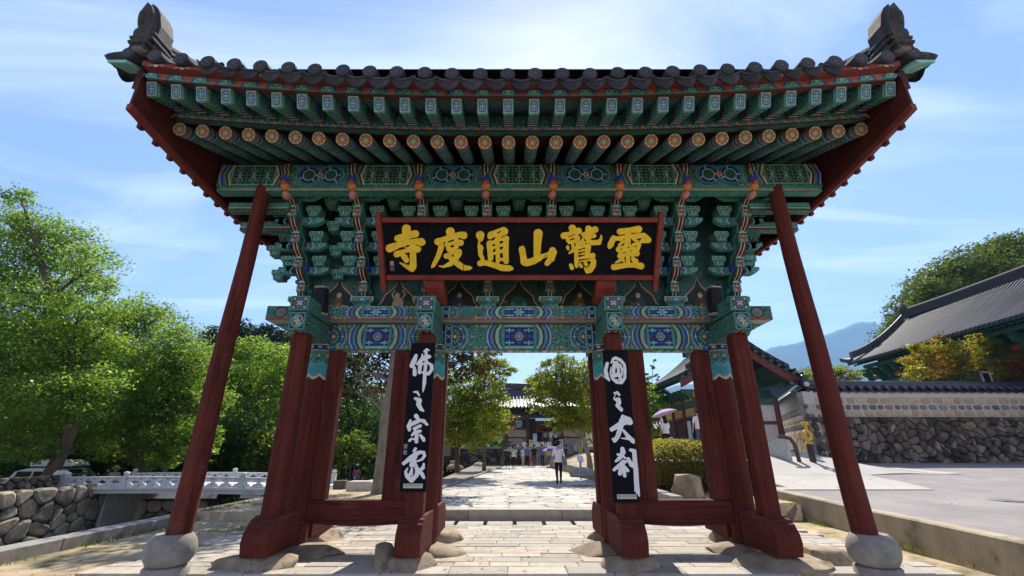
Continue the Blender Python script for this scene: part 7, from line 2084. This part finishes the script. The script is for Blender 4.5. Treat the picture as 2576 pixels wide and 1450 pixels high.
person('person in yellow top under the blue umbrellas, right of the group', gfoot(1381, 38.5), 0, 1.55, 'hold', 'yellow', 'plaid', skirt='plaid')
person('man in blue shirt and black cap with a backpack, right end of the group', gfoot(1365, 39.5), 5, 1.72, 'walk', 'blue', 'black', hat=('black', 'cap'))
umbrella('pale lilac umbrella, lower left of the pair right of the group', at_y(1380, 1127, 38.2), .52, 'lilac', (R(8), R(-6)))
umbrella('deep blue umbrella, upper right of the pair by the woman in the black hat', at_y(1393, 1123, 37.8), .62, 'cloth_purple', (R(5), R(8)))
for px, py, top, legs, lab in ((1358, 1103, 'black', 'black', 'dark-clothed person under the far doorway, leftmost'), (1372, 1103, 'beige', 'dgrey', 'person in beige and shorts in the far doorway under a dark umbrella'), (1386, 1104, 'white', 'beige', 'person in white in the far doorway, middle'), (1398, 1105, 'white', 'black', 'long-haired person in white in the far doorway'), (1407, 1105, 'grey', 'black', 'person in grey at the right of the far doorway')):
    p = at_y(px, py, 47.5); p.z = GZ
    person(lab, p, random.uniform(-20, 20), 1.62, 'stand', top, legs, hair='long' if 'long' in lab else 'short')
umbrella('dark umbrella in the far doorway', at_y(1370, 1078, 47.3), .55, 'black', (R(4), 0))
p = at_y(1468, 1137, 44.0); p.z = 1.62; person('person in dark top and white trousers by the right yellow banner', p, 180, 1.55, 'stand', 'navy', 'white')
# by the side hall
p = at_y(1677, 1100, 22.2); p.z = 1.45; person('woman in white top and black trousers with long dark hair, beyond the hedge', p, 10, 1.62, 'hold', 'white', 'black', hair='long')
umbrella('lilac umbrella held by the woman behind the hedge', p + Vector((.02, .2, 1.98)), .66, 'lilac', (R(-8), R(-14)))
p = at_y(1762, 1100, 21.6); p.z = 1.55; person('man in loose white tee and blue jeans between hedge and gate post', p, 0, 1.78, 'stand', 'white', 'denim')
# left side
p = at_y(827, 1200, 30); p.z = -1.0; person('man in pale blue shirt and dark trousers walking, half hidden by the left gate jamb', p, 20, 1.74, 'walk', 'paleblue', 'navy', sleeve='long')
p = at_y(896, 1200, 33); p.z = -1.1; person('woman in pink top, white skirt and white hat beyond the stone block', p, 10, 1.66, 'walk', 'pink', 'white', skirt='white', hair='long', hat=('white', 'cap'))
p = at_y(880, 1200, 34); p.z = -1.1; person('person in dark clothes left of the woman with the white hat', p, 0, 1.7, 'walk', 'black', 'black')
p = at_y(862, 1200, 34); p.z = -1.1; person('person in black walking left of the dark-clothed pair, farthest left in the shade', p, -30, 1.66, 'walk', 'dgrey', 'black', sleeve='long')
p = at_y(272, 1190, 23.5); p.z = -.75; person('boy in navy jacket over white tee behind the bridge rail', p, 160, 1.5, 'stand', 'navy', 'navy', sleeve='long')
p = at_y(290, 1190, 23.5); p.z = -.75; person('woman in patterned pale dress and yellow hat behind the bridge rail', p, -150, 1.52, 'hold', 'beige', 'white', skirt='beige', hat=('yellow', 'brim'))
p = at_y(199, 1190, 24.5); p.z = -.85; person('man in black in deep shade by the end of the bridge', p, 170, 1.7, 'stand', 'black', 'black', sleeve='long')

# ------------------------------------------------------------------ car
car = thing('car', 'white sport utility car with a white roof box, parked behind the rubble parapet', 'car', (-22.9, 24.2, -1.02), R(-4))
prof = [(-2.35, .42), (-2.38, .75), (-2.30, 1.02), (-1.95, 1.10), (-1.72, 1.60), (-1.2, 1.72), (.1, 1.73), (.62, 1.66), (1.25, 1.14), (1.95, 1.04), (2.28, .92), (2.36, .70), (2.34, .42), (1.85, .36), (-1.9, .36)]
b = MB(); n = len(prof); V = []
for y, sc_, in ((-.93, 1), (-.80, 1.0), (.80, 1.0), (.93, 1)):
    for x, z in prof:
        inn = .16 * max(0, min(1, (z - 1.05) / .6)); yy = y * (1 - inn) if abs(y) > .9 else y * (1 - inn)
        V.append((x, yy, z if abs(y) < .9 else (z - .03 if z > 1.1 else z)))
F = [tuple(range(n)), tuple(range(4 * n - 1, 3 * n - 1, -1))] + [(k * n + i, k * n + (i + 1) % n, (k + 1) * n + (i + 1) % n, (k + 1) * n + i) for k in range(3) for i in range(n)]
b.add(V, F, 'car_paint'); body = b.build('body', car, angle=R(35))
for s in (-1, 1):
    for x0, x1, a0, a1 in ((-1.62, -.72, .16, .08), (-.62, .32, .04, .04), (.42, 1.02, .04, .46)):
        b = MB(); b.prism([(x0, 1.14), (x1, 1.14), (x1 - a1, 1.58), (x0 + a0, 1.58)], 'y', s * .80, s * .905, 'glass_dark'); b.build('side_window', car)
    b = MB(); b.box(.88, 1.06, min(s * .93, s * 1.08), max(s * .93, s * 1.08), 1.1, 1.24, 'car_paint', .03); b.build('wing_mirror', car)
    b = MB(); b.box(2.05, 2.345, min(s * .55, s * .90), max(s * .55, s * .90), .78, .94, 'chrome', .03); b.build('headlight', car)
    b = MB(); b.box(-2.385, -2.28, min(s * .6, s * .9), max(s * .6, s * .9), .8, 1.05, 'vermilion', .02); b.build('tail_light', car)
    for x in (-1.42, 1.45):
        b = MB(); prw = [(.24, -.11), (.34, -.11), (.365, -.06), (.365, .06), (.34, .11), (.24, .11)]; V = []
        for k in range(20):
            a_ = 2 * math.pi * k / 20
            for r, y in prw: V.append((r * math.cos(a_), y, r * math.sin(a_)))
        b.add(V, [(k * 6 + q, k * 6 + (q + 1) % 6, ((k + 1) % 20) * 6 + (q + 1) % 6, ((k + 1) % 20) * 6 + q) for k in range(20) for q in range(6)], 'rubber')
        w_ = b.build('wheel', car); w_.location = (x, s * .86, .365)
        b = MB(); 
        b.tube([(0, -.08, 0), (0, .09, 0)], .235, 16, 'chrome'); b.build('rim', w_)
b = MB(); b.prism([(.70, 1.62), (1.22, 1.18), (1.24, 1.19), (.72, 1.64)], 'y', -.66, .66, 'glass_dark'); b.build('windscreen', car)
b = MB(); b.box(2.33, 2.385, -.55, .55, .62, .82, 'metal_dark', .01); b.build('grille', car)
b = MB(); b.box(2.30, 2.40, -.9, .9, .36, .56, 'metal_dark', .03); b.build('bumper', car)
b = MB(); b.prism([(-1.5, 1.80), (.78, 1.80), (.90, 1.84), (.72, 1.98), (.3, 2.10), (-1.3, 2.13), (-1.52, 2.02)], 'y', -.42, .42, 'car_paint'); b.build('roof_box', car, angle=R(30))
b = MB()
for y in (-.5, .5): b.box(-1.3, .6, y - .02, y + .02, 1.73, 1.79, 'metal_dark')
b.build('roof_rack', car)

# ------------------------------------------------------------------ boulders, stone seats, pigeon
def stone(name, label, px, py, z, rx, ry, h, seed, m='foundation', cat='boulder', amp=.16, group=None):
    p = at_z(px, py, z); b = MB(); b.blob((0, ry * .8, h * .45), (rx, ry, h * .62), m, seed, amp, 2, floor=-.05); o = b.build(name); o.location = p; o.rotation_euler = (0, 0, random.uniform(0, .5))
    return tag(o, label, cat, group)
p = at_z(1733, 1250, .38)
b = MB(); V = [(-.40, 0, 0), (.12, -.30, 0), (.45, .05, 0), (.38, .45, 0), (-.3, .4, 0), (-.46, .05, .18), (-.24, .02, .52), (.06, -.16, .58), (.40, .04, .50), (.36, .38, .5), (-.2, .36, .55)]
b.add(V, [(0, 1, 7, 6, 5), (1, 2, 8, 7), (2, 3, 9, 8), (3, 4, 10, 9), (4, 0, 5), (4, 5, 6, 10), (6, 7, 8, 9, 10)], 'foundation'); o = b.build('boulder'); o.location = p; tag(o, 'angular brown boulder on bare ground in front of the clipped hedge', 'boulder')
stone('boulder', 'dark round boulder at the foot of the slender-stemmed tree left of the path', 1147, 1187, .17, .55, .4, .45, 3)
stone('boulder', 'brown flattened boulder left of the path, between the dark one and the pale round seat', 1210, 1178, .17, .52, .4, .42, 5)
stone('boulder', 'large rough rock at the base of the bent tree right of the path', 1484, 1215, .34, .6, .5, .55, 9, 'granite_grey')
stone('boulder', 'low grey rock beside the left kerb far up the path', 1292, 1166, .18, .6, .4, .3, 13, 'granite_grey')
for px, py, h, lab in ((1142, 1172, .42, 'pale cylindrical stone seat behind the slender-stemmed tree'), (1247, 1166, .40, 'pale round stone seat left of the path')):
    p = at_z(px, py, .17); b = MB(); b.lathe([(.36, 0), (.40, .05), (.40, h - .06), (.36, h)], 16, m='granite'); o = b.build('drum_stone', angle=R(40)); o.location = p; tag(o, lab, 'stone seat')
for px0, px1, py0, py1, D, dz, m, lab in ((868, 935, 1212, 1248, 17.6, .5, 'granite', 'square hewn stone block by the forked trunk in the left bay'), (836, 868, 1210, 1230, 19.5, .35, 'rubble_dark', 'long dark hewn stone left of the square block'), (932, 958, 1210, 1238, 18.3, .4, 'pale_stone', 'pale hewn stone between the square block and the forked trunk')):
    a0, a1 = at_y(px0, py1, D), at_y(px1, py0, D)
    b = MB(); b.box(a0.x, a1.x, D, D + dz * 1.4, a0.z - .3, a1.z, m, .03); o = b.build('hewn_stone'); tag(o, lab, 'stone block', 'hewn stones by the forked trunk')
p = at_z(596, 1298, -.02); t = thing('pigeon', 'grey pigeon on the bare earth left of the gate', 'bird', p, R(60))
b = MB(); b.tube([(0, -.20, .075), (0, -.12, .09), (0, -.05, .105), (0, .03, .115), (0, .08, .15), (0, .105, .19), (0, .13, .195), (0, .155, .19)], [.012, .03, .055, .058, .042, .026, .024, .006], 9, 'c_dgrey'); b.build('body', t, smooth=True)
for s in (-1, 1):
    b = MB(); b.blob((s * .045, -.05, .11), (.018, .10, .04), 'c_grey', 2, .05, 1); b.build('wing', t, smooth=True)
    b = MB(); b.tube([(s * .02, 0, .06), (s * .02, .01, 0), (s * .02, .035, -.004)], .006, 5, 'pink'); b.build('leg', t)

# ------------------------------------------------------------------ summer haze
HZ = _mat('haze_air'); m, n, l, out = HZ
pvn = n.new('ShaderNodeVolumePrincipled'); pvn.inputs['Color'].default_value = (.30, .58, 1.0, 1); pvn.inputs['Density'].default_value = .00016; pvn.inputs['Anisotropy'].default_value = .2
l.new(pvn.outputs[0], out.inputs['Volume'])
b = MB(); b.box(-7800, 7800, -30, 7000, -24, 1750, 'haze_air'); hz = b.build('haze'); tag(hz, kind='stuff'); hz.display_type = 'WIRE'
